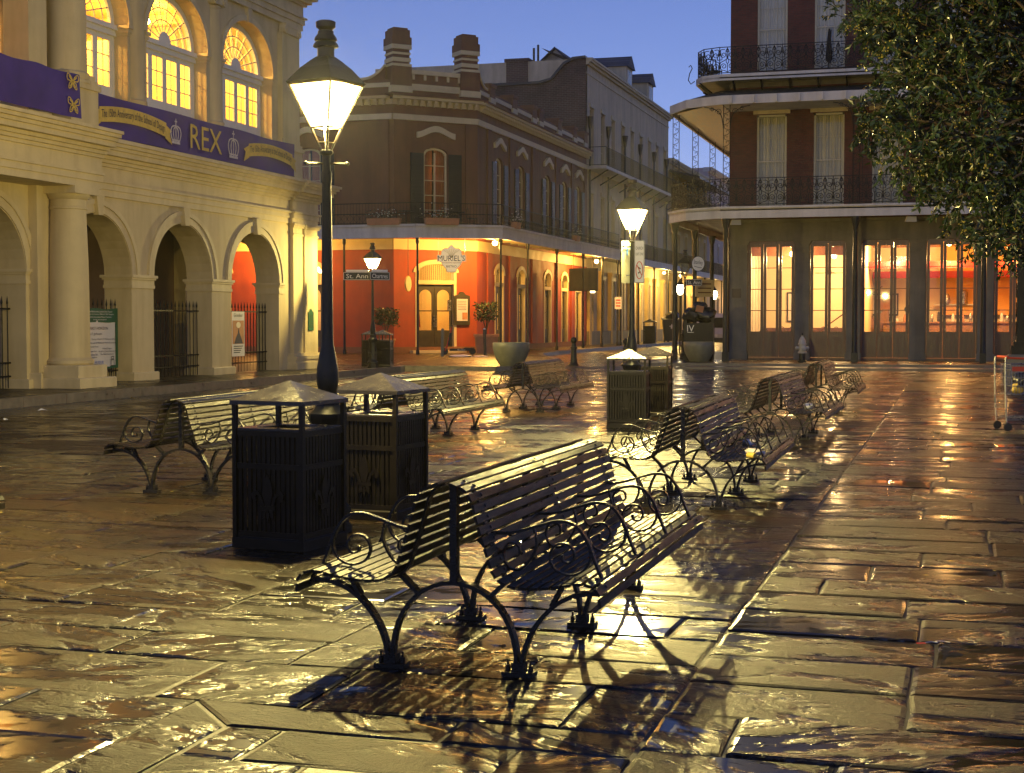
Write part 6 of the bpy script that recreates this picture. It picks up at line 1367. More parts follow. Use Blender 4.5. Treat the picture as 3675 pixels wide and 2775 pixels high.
# ---------------------------------------------------------------- signs on the lamps
def flat(pts, y0, y1): return MB().prism([(x, y0, z) for x, z in pts], (0, y1-y0, 0))
def rrect(w, h, r=.03, n=4):
    P = []
    for cx, cz, a0 in ((w/2-r, h/2-r, 0), (-w/2+r, h/2-r, 90), (-w/2+r, -h/2+r, 180), (w/2-r, -h/2+r, 270)):
        for k in range(n+1): a = R(a0 + 90*k/n); P.append((cx + r*math.cos(a), cz + r*math.sin(a)))
    return P
qz = thing('quiet_zone_sign', 'white narrow church quiet zone sign with barred red circle on the lamp post', 'sign', (-4.99, 24.3, 2.62), R(8))
part('plate', flat(rrect(.17, .70, .02), -.004, .004), M['sign_white'], qz); part('border', MB().strap([(x, -.006, z) for x, z in rrect(.155, .685, .02)], (0, .003, 0), .008, closed=True), M['black'], qz)
lettering('church', .12, .05, lambda u, v: (u, -.008, v+.22), 'lettering', M['black'], qz, world=False); lettering('quiet', .13, .05, lambda u, v: (u, -.008, v+.12), 'lettering', M['black'], qz, world=False)
part('red_ring', MB().strap([(.055*math.cos(a), -.008, -.14+.14*math.sin(a)) for a in [math.pi*k/12 for k in range(24)]], (0, .003, 0), .014, closed=True), M['red'], qz); part('bar', MB().strap([(-.042, -.008, -.05), (.042, -.008, -.23)], (0, .003, 0), .014), M['red'], qz)
for s in (-1, 1): part('horn_emblem', MB().strap([(-.02, -.007, -.14+s*.05), (.02, -.007, -.14+s*.02)], (0, .003, 0), .02), M['black'], qz)
cs_ = thing('cross_sign', 'yellowed sign back with a blue taped cross on the lamp post', 'sign', (-5.22, 24.42, 2.62), R(20))
part('plate', flat(rrect(.19, .70, .03), -.004, .004), mat('yellowed_sign_back', (.42, .42, .26), .5, var=.15), cs_)
M['tape'] = mat('blue_tape', (.06, .25, .7), .4, var=.15)
part('cross_upright', MB().box(-.012, .012, -.008, -.005, .11, .34), M['tape'], cs_); part('cross_arm', MB().box(-.065, .065, -.012, -.009, .22, .245), M['tape'], cs_)
for z in (2.4, 2.86): part('clamp', MB().box(-.02, .2, -.03, -.02, z-2.62-.01, z-2.62+.01), M['steel'], cs_)
def street_sign(key, label, loc, rz, w, white_cap=True):
    t = thing('street_name_sign', label, 'street sign', loc, rz, 'street name signs'); part('plate', MB().box(-w/2, w/2, -.012, .012, -.13, .13), M['black'], t)
    part('border', MB().strap([(x, -.014, z) for x, z in rrect(w-.03, .23, .02)], (0, .003, 0), .012, closed=True), M['sign_white'], t)
    if white_cap: part('district_tab', MB().box(-w*.4, w*.4, -.012, .012, .135, .20), M['sign_white'], t)
    lettering(key, w*.78, .14, lambda u, v: (u, -.016, v), 'lettering', M['sign_white'], t, world=False)
street_sign('stann', 'St. Ann street name sign left of the small lit lamp', (-18.12, 44.2, 3.06), R(16), .88); street_sign('chartres', 'Chartres street name sign right of the small lit lamp', (-17.42, 44.35, 3.06), R(52), .72)
street_sign('stann', 'dark St. Ann street name sign under the unlit lamp', (-9.82, 58.4, 3.15), R(10), .62, False)
# round restaurant sign
rs_ = thing('round_sign', 'round white projecting restaurant sign on the side gallery', 'sign', (-9.6, 58.0, 3.86), R(20)); part('disc', MB().prism([(.40*math.cos(a), -.03, .46*math.sin(a)) for a in [math.pi*k/16 for k in range(32)]], (0, .06, 0)), M['sign_white'], rs_); part('rim', MB().tube([(.41*math.cos(a), 0, .47*math.sin(a)) for a in [math.pi*k/16 for k in range(32)]], .035, 5, closed=True), M['iron'], rs_)
lettering('stanley', .58, .34, lambda u, v: (u, -.036, v+.06-.10*u), 'lettering', M['black'], rs_, world=False); part('swash', MB().strap([(-.26, -.036, -.16), (.0, -.036, -.24), (.24, -.036, -.27)], (0, .003, 0), .03), M['black'], rs_); part('hanger', MB().tube([(0, 0, .47), (0, 0, 2.6)], .02, 5), M['iron'], rs_); rs_.scale = (.6, .6, .6)
ns = thing('notice_board', 'small pale notice board on a gallery column by the round sign', 'sign', (-10.05, 62.4, 3.0), R(30)); part('panel', MB().box(-.4, .4, -.02, .02, -.35, .35), M['trim_y'], ns)
for k in range(3): part('text_line', MB().box(-.3, .28, -.026, -.021, -.2+k*.18, -.15+k*.18), M['red_upper'], ns)

# ---------------------------------------------------------------- planters, bollards, posts
def bowl(label, loc, z, sc=1.0):
    t = thing('bowl_planter', label, 'planter', (loc[0], loc[1], z), 0, 'large bowl planters'); t.scale = (sc, sc, sc)
    part('bowl', MB().lathe([(.36, 0), (.40, .05), (.50, .22), (.58, .42), (.62, .62), (.62, .78), (.60, .80), (.56, .80), (.55, .70)], 32, capt=False), M['concrete'], t, 50); part('soil', MB().lathe([(.56, .68), (.3, .72), (.05, .72)], 20, capb=False), M['dark'], t)
bowl('pale concrete bowl planter standing on the kerb corner near the middle', (-14.32, 48.45), .13, 1.0); bowl('grey concrete bowl planter in front of the overflowing bin', (-9.05, 55.0), .15, .92)
def ball_bollard(label, loc, z):
    t = thing('ball_top_bollard', label, 'bollard', (loc[0], loc[1], z), 0, 'cast iron ball-top bollards'); part('base', MB().lathe([(.19, 0), (.19, .05), (.15, .08), (.13, .14)], 16), M['post'], t, 40); part('shaft', MB().lathe([(.125, .12), (.11, .3), (.10, .62), (.12, .64), (.12, .68), (.09, .70), (.085, .78), (.06, .82)], 16), M['post'], t, 40)
    part('ball', MB().lathe([(.03, .80), (.09, .83), (.115, .90), (.115, .94), (.09, 1.01), (.02, 1.04)], 16), M['post'], t, 60)
ball_bollard('ball-top iron bollard standing right of the pale bowl planter', (-13.07, 52.1), 0.04); ball_bollard('ball-top iron bollard behind the pair of litter bins with the quiet zone sign', (-11.86, 55.3), -.035)
def tube_bollard(label, loc, lean, worn):
    t = thing('steel_post', label, 'bollard', (loc[0], loc[1], .13), 0, 'plain steel bollards'); part('tube', MB().tube([(0, 0, 0), (lean, 0, 1.15)], .065, 10), M['concrete'] if not worn else M['copper'], t, 40); part('cap', MB().lathe([(.068, 1.14), (.06, 1.18), (.03, 1.2)], 10, (lean, 0, 0)), M['concrete'] if not worn else M['white_dirty'], t, 60)
tube_bollard('plain steel bollard in front of the corner door beside the scooter', (-21.0, 60.7), .02, False); tube_bollard('plain steel bollard with worn pale cap beside the terracotta pot', (-19.8, 63.0), -.04, True)
# potted plants
def pot_plant(label, loc, z, box, r, h, seed):
    t = thing('potted_shrub', label, 'potted plant', (loc[0], loc[1], z), R(20), 'potted shrubs by the corner building')
    if box: part('pot', MB().prism([(-.5, -.5, .0), (.5, -.5, .0), (.5, .5, .0), (-.5, .5, .0)], (0, 0, .02)).add(MB()._a([(-.46,-.46,0),(.46,-.46,0),(.46,.46,0),(-.46,.46,0),(-.54,-.54,.82),(.54,-.54,.82),(.54,.54,.82),(-.54,.54,.82)], [(0,1,5,4),(1,2,6,5),(2,3,7,6),(3,0,4,7),(4,5,6,7)])), M['clay'], t); part('pot_rim', MB().box(-.58, .58, -.58, .58, .78, .90), M['clay'], t)
    else: part('pot', MB().lathe([(.3, 0), (.42, .6), (.46, .62), (.46, .7)], 16), M['clay'], t, 40)
    r_ = random.Random(seed); f = MB(); s = MB(); zb = .85 if box else .68
    for i in range(9):
        a = r_.uniform(0, 6.28); e = Vector((math.cos(a)*r*.6, math.sin(a)*r*.6, zb + h*r_.uniform(.55, .95))); s.tube(smoothp([(0, 0, zb-.05), (e.x*.3, e.y*.3, zb+h*.35), e], 3), .025, 5, .008)
    for i in range(900):
        a = r_.uniform(0, 6.28); q = r_.uniform(0, 1)**.5*r; p = Vector((math.cos(a)*q, math.sin(a)*q, zb + h*(.45+.55*r_.uniform(0, 1)))); d = Vector((r_.gauss(0, 1), r_.gauss(0, 1), r_.gauss(.3, .8))).normalized()*r_.uniform(.1, .18); w = d.cross(Vector((r_.gauss(0, 1), r_.gauss(0, 1), 1))).normalized()*.035
        f.poly([p, p+d*.5+w, p+d, p+d*.5-w])
    part('stems', s, M['bark'], t); part('foliage', f, M['leaf_d'], t)
pot_plant('leafy shrub in a square terracotta pot right of the menu board', (-21.2, 67.6), .13, True, .55, 1.5, 4); pot_plant('dark bushy potted shrub behind the small lamp', (-25.2, 64.9), .13, False, .6, 1.4, 9)

# ---------------------------------------------------------------- kick scooter
sc_ = thing('kick_scooter', 'dark electric kick scooter with a red stem parked by the corner door', 'scooter', (-21.5, 64.4, .13), R(22))
def wheel(mb, x, r, w=.05): mb.add(MB().lathe([(r*.55, -w/2), (r*.92, -w/2), (r, -w/4), (r, w/4), (r*.92, w/2), (r*.55, w/2)], 18), Matrix.Translation((x, 0, r)) @ Matrix.Rotation(math.pi/2, 4, 'X')); return mb
for x in (-.62, .62): w_ = part('wheel', wheel(MB(), x, .15), M['tyre'], sc_, 40); part('hub', MB().prism([(x+.08*math.cos(a), -.02, .15+.08*math.sin(a)) for a in [math.pi*k/6 for k in range(12)]], (0, .04, 0)), M['steel'], w_)
part('deck', MB().prism([(-.42, -.1, .17), (.5, -.1, .17), (.62, -.1, .30), (.30, -.1, .32), (.2, -.1, .27), (-.38, -.1, .27)], (0, .2, 0)), M['black'], sc_); part('stem', MB().tube([(-.62, 0, .16), (-.5, 0, .45), (-.30, 0, 1.25)], .035, 8), M['red'], sc_); part('battery_tube', MB().tube([(-.45, 0, .42), (-.36, 0, .98)], .06, 8), M['black'], sc_)
part('handlebar', MB().tube([(-.28, -.28, 1.30), (-.3, 0, 1.25), (-.28, .28, 1.30)], .02, 6), M['black'], sc_); part('fender', MB().strap([(.48, 0, .24), (.58, 0, .33), (.74, 0, .30)], (0, .1, 0), .015), M['black'], sc_)
lettering('scoot', .34, .07, lambda u, v: (u+.12, -.102, v+.22), 'lettering', M['sign_white'], sc_, world=False)

# ---------------------------------------------------------------- hydrant
hy = thing('fire_hydrant', 'silver and black fire hydrant on the restaurant sidewalk', 'hydrant', (-5.32, 55.1, .15), R(20))
part('barrel', MB().lathe([(.17, 0), (.17, .05), (.12, .08), (.115, .34)], 16), M['post'], hy, 40); part('upper_barrel', MB().lathe([(.16, .33), (.16, .38), (.125, .40), (.125, .62), (.15, .64), (.15, .68), (.13, .70), (.12, .80), (.07, .90), (.04, .93), (.04, .97)], 16), M['hyd'], hy, 40)
part('operating_nut', MB().lathe([(.03, .96), (.035, 1.03), (.02, 1.06)], 5), M['post'], hy)
for a, r in ((0, .055), (math.pi, .055), (-math.pi/2, .075)):
    n_ = part('nozzle_cap', MB().add(MB().lathe([(r, .10), (r, .19), (r*1.25, .19), (r*1.25, .23), (r*.5, .25)], 12), Matrix.Translation((0, 0, .52)) @ Matrix.Rotation(a, 4, 'Z') @ Matrix.Rotation(math.pi/2, 4, 'Y')), M['hyd'], hy, 40)
part('chain', MB().tube(smoothp([(.2, -.05, .5), (.14, -.16, .4), (.0, -.22, .46)], 4), .01, 5), M['steel'], hy)

# ---------------------------------------------------------------- bins by the street
ob = thing('overflowing_bin', 'dark square litter bin overflowing with black bags behind the grey bowl planter', 'litter bin', (-9.3, 56.6, .15), R(6))
for k in range(4):
    part('side_panel', MB().box(-.52, .52, -.53, -.49, .06, 1.42), M['bin'], ob, rot=(0, 0, k*math.pi/2))
part('base', MB().box(-.5, .5, -.5, .5, 0, .06), M['bin'], ob)
for x in (-.5, .5):
    for y in (-.5, .5): part('corner_post', MB().box(x-.04, x+.04, y-.04, y+.04, .03, 1.55), M['bin'], ob)
lettering('iv', .26, .24, lambda u, v: (u-.3, -.545, v+1.22), 'lettering', M['sign_white'], ob, world=False); part('underline', MB().box(-.42, -.18, -.545, -.54, 1.06, 1.08), M['sign_white'], ob)
def blob(seed, r, flat_=.75):
    r_ = random.Random(seed); mb = MB(); n, m_ = 12, 8
    for j in range(m_+1):
        th = math.pi*j/m_
        for i in range(n):
            ph = 2*math.pi*i/n; k = r*(1+.22*math.sin(3*ph+seed)*math.sin(2*th)+r_.uniform(-.12, .12)); mb.v.append((k*math.sin(th)*math.cos(ph), k*math.sin(th)*math.sin(ph), k*math.cos(th)*flat_))
    for j in range(m_):
        for i in range(n): mb.f.append((j*n+i, j*n+(i+1) % n, (j+1)*n+(i+1) % n, (j+1)*n+i))
    return mb
for s, x, y, z, r, l in ((1, -.28, -.1, 1.72, .36, 'black rubbish bag on the left of the overflowing bin'), (2, .22, .0, 1.72, .38, 'black rubbish bag on the right of the overflowing bin'), (3, .0, .1, 2.0, .28, 'black rubbish bag on top of the pile in the bin')): solid('rubbish_bag', blob(s, r), M['bag'], l, 'rubbish bag', 'rubbish bags in the overflowing bin', 50, loc=(-9.3+x, 56.6+y, .15+z))
solid('cardboard_scrap', MB().box(-.14, .14, -.02, .02, -.12, .12), M['clay'], 'orange cardboard scrap stuck among the black rubbish bags', 'cardboard', loc=(-9.23, 56.2, 2.1), rot=(.3, .2, .3))
wb2 = thing('wheeled_bin', 'black wheeled bin with a white emblem under the townhouse gallery', 'wheeled bin', (-19.55, 106.5, .13), R(15)); part('body', MB()._a([(-.45,-.5,.1),(.45,-.5,.1),(.45,.5,.1),(-.45,.5,.1),(-.6,-.65,1.5),(.6,-.65,1.5),(.6,.65,1.5),(-.6,.65,1.5)], [(3,2,1,0),(0,1,5,4),(1,2,6,5),(2,3,7,6),(3,0,4,7),(4,5,6,7)]), M['black'], wb2); part('lid', MB().prism([(-.65, -.7, 1.5), (.65, -.7, 1.5), (.65, .7, 1.65), (-.65, .7, 1.65)], (0, 0, .12)), M['black'], wb2); m = MB(); fleur(m, 0, 1.05, .26, -.66, -.64); part('emblem', m, M['sign_white'], wb2)
for x in (-.45, .45): part('wheel', MB().add(MB().lathe([(.05, -.04), (.14, -.04), (.14, .04), (.05, .04)], 12), Matrix.Translation((x, .45, .14)) @ Matrix.Rotation(math.pi/2, 4, 'Y')), M['tyre'], wb2)
solid('rubbish_bag', blob(6, .5, .6), M['bag'], 'rubbish bag heaped on the black wheeled bin', 'rubbish bag', None, 50, loc=(-19.45, 106.4, 2.0))
make_bin('small distant litter bin left of the wheeled bin', (-19.7, 99.5), R(5), .13).scale = (1.35, 1.35, 1.35)
# white car parked down the side street
car = thing('parked_car', 'white parked car with roof rack seen between the gallery columns', 'car', (-13.2, 87.5, -.035), R(90)); car.scale = (1.1, 1.1, 1.1)
body = [(-2.3, .45), (-2.35, .85), (-2.2, 1.1), (-2.05, 1.75), (-1.7, 1.92), (.5, 1.92), (1.3, 1.2), (2.2, 1.08), (2.35, .8), (2.3, .45)]
part('body', MB().prism([(x, -.95, z) for x, z in body], (0, 1.9, 0)), M['car'], car)
part('rear_window', MB().prism([(-2.205, -.78, 1.18), (-2.205, .78, 1.18), (-2.075, .70, 1.70), (-2.075, -.70, 1.70)], (-.012, 0, 0)), M['dark'], car)
for s in (-1, 1):
    part('side_window', MB().prism([(x, s*.955, z) for x, z in ((-1.95, 1.25), (.9, 1.25), (.4, 1.78), (-1.8, 1.78))], (0, s*.01, 0)), M['dark'], car); part('tail_light', MB().box(-2.37, -2.3, s*.8-.08, s*.8+.08, .85, 1.15), M['red'], car)
    for x in (-1.45, 1.45): w_ = part('wheel', MB().add(MB().lathe([(.1, -.1), (.33, -.1), (.35, -.05), (.35, .05), (.33, .1), (.1, .1)], 18), Matrix.Translation((x, s*.86, .35)) @ Matrix.Rotation(math.pi/2, 4, 'X')), M['tyre'], car, 40)
    part('roof_rail', MB().tube([(-1.8, s*.75, 1.98), (.3, s*.75, 1.98)], .03, 6), M['iron'], car)
part('bumper', MB().box(-2.42, -2.28, -.9, .9, .42, .66), M['black'], car); part('number_plate', MB().box(-2.44, -2.42, -.25, .25, .7, .84), M['sign_white'], car)
# street lights down the side street
for l, x, y, e in (('lit lantern on a thin pole seen left of the unlit lamp', -12.78, 72, 900), ('low lit street light deep in the side street', -13.6, 88, 900)):
    t = thing('side_street_light', l, 'street light', (x, y, -.035)); part('pole', MB().tube([(0, 0, 0), (0, 0, 2.95)], .04, 8), M['post'], t); part('lantern', MB().lathe([(.06, 2.95), (.14, 3.05), (.17, 3.3), (.12, 3.42)], 10), M['lamp_glow'], t, 40); part('lantern_cap', MB().lathe([(.2, 3.42), (.12, 3.52), (.03, 3.7)], 10), M['post'], t); light('street_light', t, (0, 0, 3.2), e, (1, .66, .22), .18)

# ---------------------------------------------------------------- shopping cart at the right edge
ct = thing('shopping_cart', 'wire shopping cart full of belongings at the right edge', 'shopping cart', (.72, 23.85, 0), R(14))
q = MB()
def loopx(z, x0, x1, y0, y1): q.tube([(x0, y0, z), (x1, y0, z), (x1, y1, z), (x0, y1, z)], .007, 4, closed=True)
x0, x1, y0, y1 = .0, .95, -.28, .28
for z in (.55, .68, .80, .92, 1.0): loopx(z, x0+.03*(1-z), x1-.1*(1-z), y0, y1)
for k in range(20):
    x = x0+.02+k*(x1-.1)/19
    for y in (y0, y1): q.tube([(x, y, .55), (x, y, 1.0)], .0035, 3)
for k in range(8):
    y = y0+k*(y1-y0)/7; q.tube([(x0+.02, y, .55), (x0, y, 1.0)], .0035, 3); q.tube([(x1-.05, y, .55), (x1, y, 1.0)], .0035, 3); q.tube([(x0, y, .55), (x1-.05, y, .55)], .0035, 3)
part('wire_basket', q, M['steel'], ct, kind='stuff')
for y in (y0, y1): part('side_tube', MB().tube(smoothp([(-.06, y, 1.10), (-.08, y, 1.05), (-.07, y, .5), (-.05, y, .14)], 3), .014, 8), M['steel'], ct); part('bottom_tube', MB().tube([(-.05, y, .17), (.9, y, .2)], .012, 6), M['steel'], ct)
part('handle', MB().tube([(-.04, y0, 1.11), (-.04, y1, 1.11)], .018, 8), M['plastic_red'], ct); part('top_bar', MB().tube([(-.06, y0, 1.10), (.9, y0, 1.06)], .016, 8), M['plastic_red'], ct); part('red_band', MB().box(.02, .9, y0-.012, y0-.004, .90, .97), M['plastic_red'], ct)
q = MB()
for k in range(9): q.tube([(-.02+k*.1, y0, .2), (-.02+k*.1, y1, .2)], .005, 4)
for k in range(5): q.tube([(-.04, y0+k*.14, .2), (.88, y0+k*.14, .2)], .005, 4)
part('lower_rack', q, M['steel'], ct, kind='stuff')
for x in (-.03, .82):
    for y in (y0, y1): w_ = part('wheel', MB().add(MB().lathe([(.02, -.015), (.06, -.015), (.065, 0), (.06, .015), (.02, .015)], 14), Matrix.Translation((x, y, .065)) @ Matrix.Rotation(math.pi/2, 4, 'X')), M['tyre'], ct); part('caster_fork', MB().tube([(x, y, .06), (x-.02, y+.02, .17)], .012, 5), M['steel'], w_)
for s, p, m_, l in ((11, (.25, -.05, .75), 'bag', 'crumpled black bag in the shopping cart'), (12, (.5, -.1, .70), 'blue_ink', 'blue bundle in the shopping cart'), (13, (.15, -.12, .64), 'gold', 'yellow packet at the bottom of the shopping cart'), (14, (.68, .05, .78), 'bag', 'dark cloth bundle at the front of the shopping cart')):
    v = Matrix.Rotation(R(14), 4, 'Z') @ Vector(p); solid('cart_bundle', blob(s, .15 if m_ != 'gold' else .09, .8), M[m_], l, 'bundle', None, 60, loc=(.72+v.x, 23.85+v.y, v.z))

# ---------------------------------------------------------------- iron gate pillar and fence of the square (right edge)
pi_ = thing('iron_gate_pillar', 'dark ornate cast iron fence pillar at the right edge', 'pillar', (1.75, 41.5, 0))
part('stone_base', MB().cbox(-.55, .55, -.55, .55, 0, .55, .05).cbox(-.48, .48, -.48, .48, .55, .78, .06), M['granite'], pi_)
part('plinth', MB().box(-.36, .36, -.36, .36, .78, 1.0).box(-.30, .30, -.30, .30, 1.0, 1.12), M['iron'], pi_)
part('shaft', MB().box(-.23, .23, -.23, .23, 1.1, 3.3), M['iron'], pi_); part('cap', MB().box(-.32, .32, -.32, .32, 3.3, 3.42).box(-.38, .38, -.38, .38, 3.42, 3.5), M['iron'], pi_); part('finial', MB().lathe([(.2, 3.5), (.26, 3.62), (.26, 3.75), (.12, 3.95), (.05, 4.1)], 14), M['iron'], pi_, 50)
for k in range(4):
    a = k*math.pi/2
    for z in (1.35, 1.85, 2.35, 2.85):
        q = MB(); q.strap([(x*1.0, -.245, z+zz) for x, zz in spiral(0, 0, .15, .03, 0, 9, 16)], (0, .02, 0), .02); q.strap([(-x, -.245, z+.2+zz) for x, zz in spiral(0, 0, .09, .03, 0, 8, 12)], (0, .02, 0), .02); part('scroll_ornament', q, M['iron'], pi_, rot=(0, 0, a))
fx = thing('square_fence', 'black iron fence bars beyond the pillar at the right edge', 'fence', (2.2, 41.5, 0)); part('stone_kerb', MB().box(.05, 8, -.2, .2, 0, .5), M['granite'], fx)
for z in (.75, 2.6): part('rail', MB().box(0, 8, -.025, .025, z-.03, z+.03), M['iron'], fx)
fb = MB().lathe([(.016, .45), (.016, 2.85), (.035, 2.9), (.003, 3.1)], 6).mesh('fence_bar', M['iron'])
for k in range(44): part('fence_bar', fb, None, fx, loc=(.15+k*.18, 0, 0))

# ---------------------------------------------------------------- litter on the ground and benches
def litter(name, label, cat, mb, m, loc, rot=(0, 0, 0), sm=0): solid(name, mb, m, label, cat, None, sm, loc=loc, rot=rot)
litter('red_tag', 'small red paper tag with white string on the right paving', 'tag', MB().box(-.022, .022, -.012, .012, 0, .003), M['red'], (-.15, 7.88, .008), (0, 0, .3))
litter('tag_string', 'white string trailing from the red paper tag', 'string', MB().tube(smoothp([(0, 0, .004), (.03, .03, .004), (.06, .02, .004), (.05, .05, .004), (.09, .06, .004), (.12, .04, .004)], 4), .0022, 4), M['sign_white'], (-.13, 7.89, .008))
cm = MB().lathe([(.024, 0), (.026, .01), (.026, .085), (.022, .095)], 12)
litter('drinks_can', 'yellow drinks can lying on the seat of the second bench', 'can', cm, M['gold'], (-1.72, 13.1, .485), (math.pi/2, 0, .8), 40); litter('small_bottle', 'small clear bottle lying on the seat of the second bench', 'bottle', MB().lathe([(.03, 0), (.032, .01), (.032, .12), (.014, .16), (.014, .19)], 12), M['silver'], (-1.78, 13.45, .485), (math.pi/2, 0, 1.1), 40)
litter('plastic_bag', 'crumpled blue-white plastic bag on the seat of the second bench', 'plastic bag', blob(21, .06, .6), M['silver'], (-1.86, 14.2, .50), (0, 0, 0), 50); litter('white_litter', 'crumpled white litter on the seat of the third bench', 'litter', blob(22, .065, .6), M['sign_white'], (-1.9, 20.6, .50), (0, 0, 0), 50)
litter('white_heap', 'heap of white paper litter on the pavement before the corner door', 'litter', blob(23, .5, .14), M['sign_white'], (-20.0, 60.2, .16), (0, 0, .4), 50); litter('white_scrap', 'flat white scrap right of the paper heap before the corner door', 'litter', blob(24, .3, .12), M['sign_white'], (-19.2, 60.5, .15), (0, 0, .2), 50)
for i, (x, y, c) in enumerate(((-16.3, 24.2, 'sign_white'), (-15.2, 21.6, 'sign_white'), (-16.8, 28.5, 'gold'))): litter('fallen_scrap', ['white paper scrap in the gutter left of the museum column', 'folded white scrap beside the gutter at the left edge', 'yellow leaf scrap in the gutter below the sponsor banner'][i], 'scrap', MB().poly([(0, 0, .01), (.12, .02, .03), (.16, .1, .01), (.03, .08, .05)]), M[c], (x, y, -.02), (0, 0, i))
r_ = random.Random(5); lv = MB()
for i in range(220):
    x, y = r_.uniform(-9, 6), r_.uniform(6, 40)
    if not inview(x, y, -.03): continue
    a = r_.uniform(0, 6.28); s = r_.uniform(.012, .03); lv.poly([(x+s*math.cos(a+k*1.57)*(1 if k % 2 else .45), y+s*math.sin(a+k*1.57)*(1 if k % 2 else .45), .012+r_.uniform(0, .004)) for k in range(4)])
lf = part('leaf_litter', lv, M['bloom'], None); lf['kind'] = 'stuff'; lf['label'] = 'tiny fallen leaves and grit scattered over the paving'; lf['category'] = 'leaf litter'

# ---------------------------------------------------------------- tree of the square, upper right
tr = thing('broadleaf_tree', 'dense dark green broadleaf tree with pale blossom overhanging the upper right', 'tree', (3.4, 20.5, 0))
rt_ = random.Random(77)
trunk = smoothp([(3.4, 20.5, 0), (3.35, 20.4, 1.2), (3.1, 20.2, 2.4), (2.8, 20.0, 3.6), (2.6, 19.9, 5.0)], 4); part('trunk', MB().tube(trunk, .24, 12, .12), M['bark'], tr, world=True, smooth=60)
CL_ = []   # crown clumps (centre, radius): left limit of the crown for each height
LIM = [(2.75, .55), (2.95, .15), (3.2, -.1), (3.45, -.45), (3.7, -.85), (3.9, -1.15), (4.2, -1.02), (4.5, -.85), (4.8, -1.08), (5.1, -.98), (5.35, -1.1), (5.7, -1.3), (6.2, -1.1), (7.0, -.9), (7.8, -.2), (8.4, 1.2)]
def crown_left(z):
    for (a, xa), (b, xb) in zip(LIM, LIM[1:]):
        if a <= z <= b: return xa + (xb-xa)*(z-a)/(b-a)
    return 9
z = 2.85
while z < 8.3:
    xl = crown_left(z); x = xl + .16
    while x < 4.2:
        r = rt_.uniform(.26, .5) if x < 1.6 else rt_.uniform(.5, .8)
        for yy in ((18.4, 19.2, 20.0) if x < 1.6 else (18.9, 20.4)):
            if rt_.random() < .86: CL_.append((Vector((x + rt_.uniform(-.12, .2), yy + rt_.uniform(-.4, .4), z + rt_.uniform(-.14, .14))), r))
        x += r*1.15
    z += .42
br = MB()
for c, r in CL_:
    a = trunk[rt_.randint(8, 15)]; br.tube(smoothp([a, a.lerp(c, .5) + Vector((rt_.gauss(0, .2), rt_.gauss(0, .2), rt_.gauss(.15, .15))), c], 4), .045, 5, .012)
part('limbs', br, M['bark'], tr, world=True, kind='stuff')
tw = MB(); lf1 = MB(); bl_ = MB()
def leaf(mb, p, d, L_, w):
    s = d.cross(Vector((rt_.gauss(0, 1), rt_.gauss(0, 1), rt_.gauss(0, 1)))).normalized()*w; n = d.cross(s).normalized()*(L_*.10)
    n0 = len(mb.v); mb.v.extend([tuple(p), tuple(p+d*(L_*.45)+s), tuple(p+d*L_ - n), tuple(p+d*(L_*.45)-s), tuple(p+d*(L_*.5)-n*.8)]); mb.f.extend([(n0, n0+1, n0+4), (n0+1, n0+2, n0+4), (n0+2, n0+3, n0+4), (n0+3, n0, n0+4)])
for c, r in CL_:
    for i in range(int((120 if c.x < 1.6 else 45)*r*r) + 6):
        v = Vector((rt_.gauss(0, 1), rt_.gauss(0, 1), rt_.gauss(0, 1))).normalized(); st_ = c + v*r*rt_.uniform(.25, .8); d = (v + Vector((rt_.gauss(0, .5), rt_.gauss(0, .5), rt_.gauss(-.1, .5)))).normalized(); L_ = rt_.uniform(.3, .65)*min(1, r)
        e = st_ + d*L_; k = st_ + d*(L_*.5) + Vector((0, 0, .04)); tw.tube([st_, k, e], .005, 3, .0025)
        for j in range(11):
            t = j/10; p = st_.lerp(k, t*2) if t < .5 else k.lerp(e, t*2-1); dd = (d*.7 + Vector((rt_.gauss(0, .6), rt_.gauss(0, .6), rt_.gauss(-.15, .5)))).normalized(); leaf(lf1, p, dd, rt_.uniform(.07, .125), rt_.uniform(.016, .026))
        if rt_.random() < .22:
            for j in range(7): bl_.lathe([(.002, -.008), (.011, 0), (.002, .009)], 4, e + Vector((rt_.gauss(0, .025), rt_.gauss(0, .025), rt_.gauss(0, .025))))
part('crown', lf1, M['leaf'], tr, world=True); part('twigs', tw, M['bark'], tr, world=True, kind='stuff'); part('blossoms', bl_, M['bloom'], tr, world=True, kind='stuff')
# dark shrubs behind the square's fence
for i, (x, y, r) in enumerate(((3.6, 43.5, 1.1), (5.6, 43.8, 1.3))):
    sh = thing('garden_shrub', ['dark shrub behind the iron fence nearest the pillar', 'dark shrub behind the iron fence farther right'][i], 'shrub', (x, y, 0)); f = MB()
    for k in range(2500):
        v = Vector((rt_.gauss(0, 1), rt_.gauss(0, 1), rt_.gauss(0, 1))).normalized()*r*rt_.uniform(.6, 1); p = Vector((0, 0, r*.95)) + Vector((v.x, v.y, v.z)); leaf(f, p, v.normalized(), .14, .04)
    part('foliage', f, M['leaf_d'], sh); part('stem', MB().tube([(0, 0, 0), (0, 0, r)], .05, 6), M['bark'], sh)

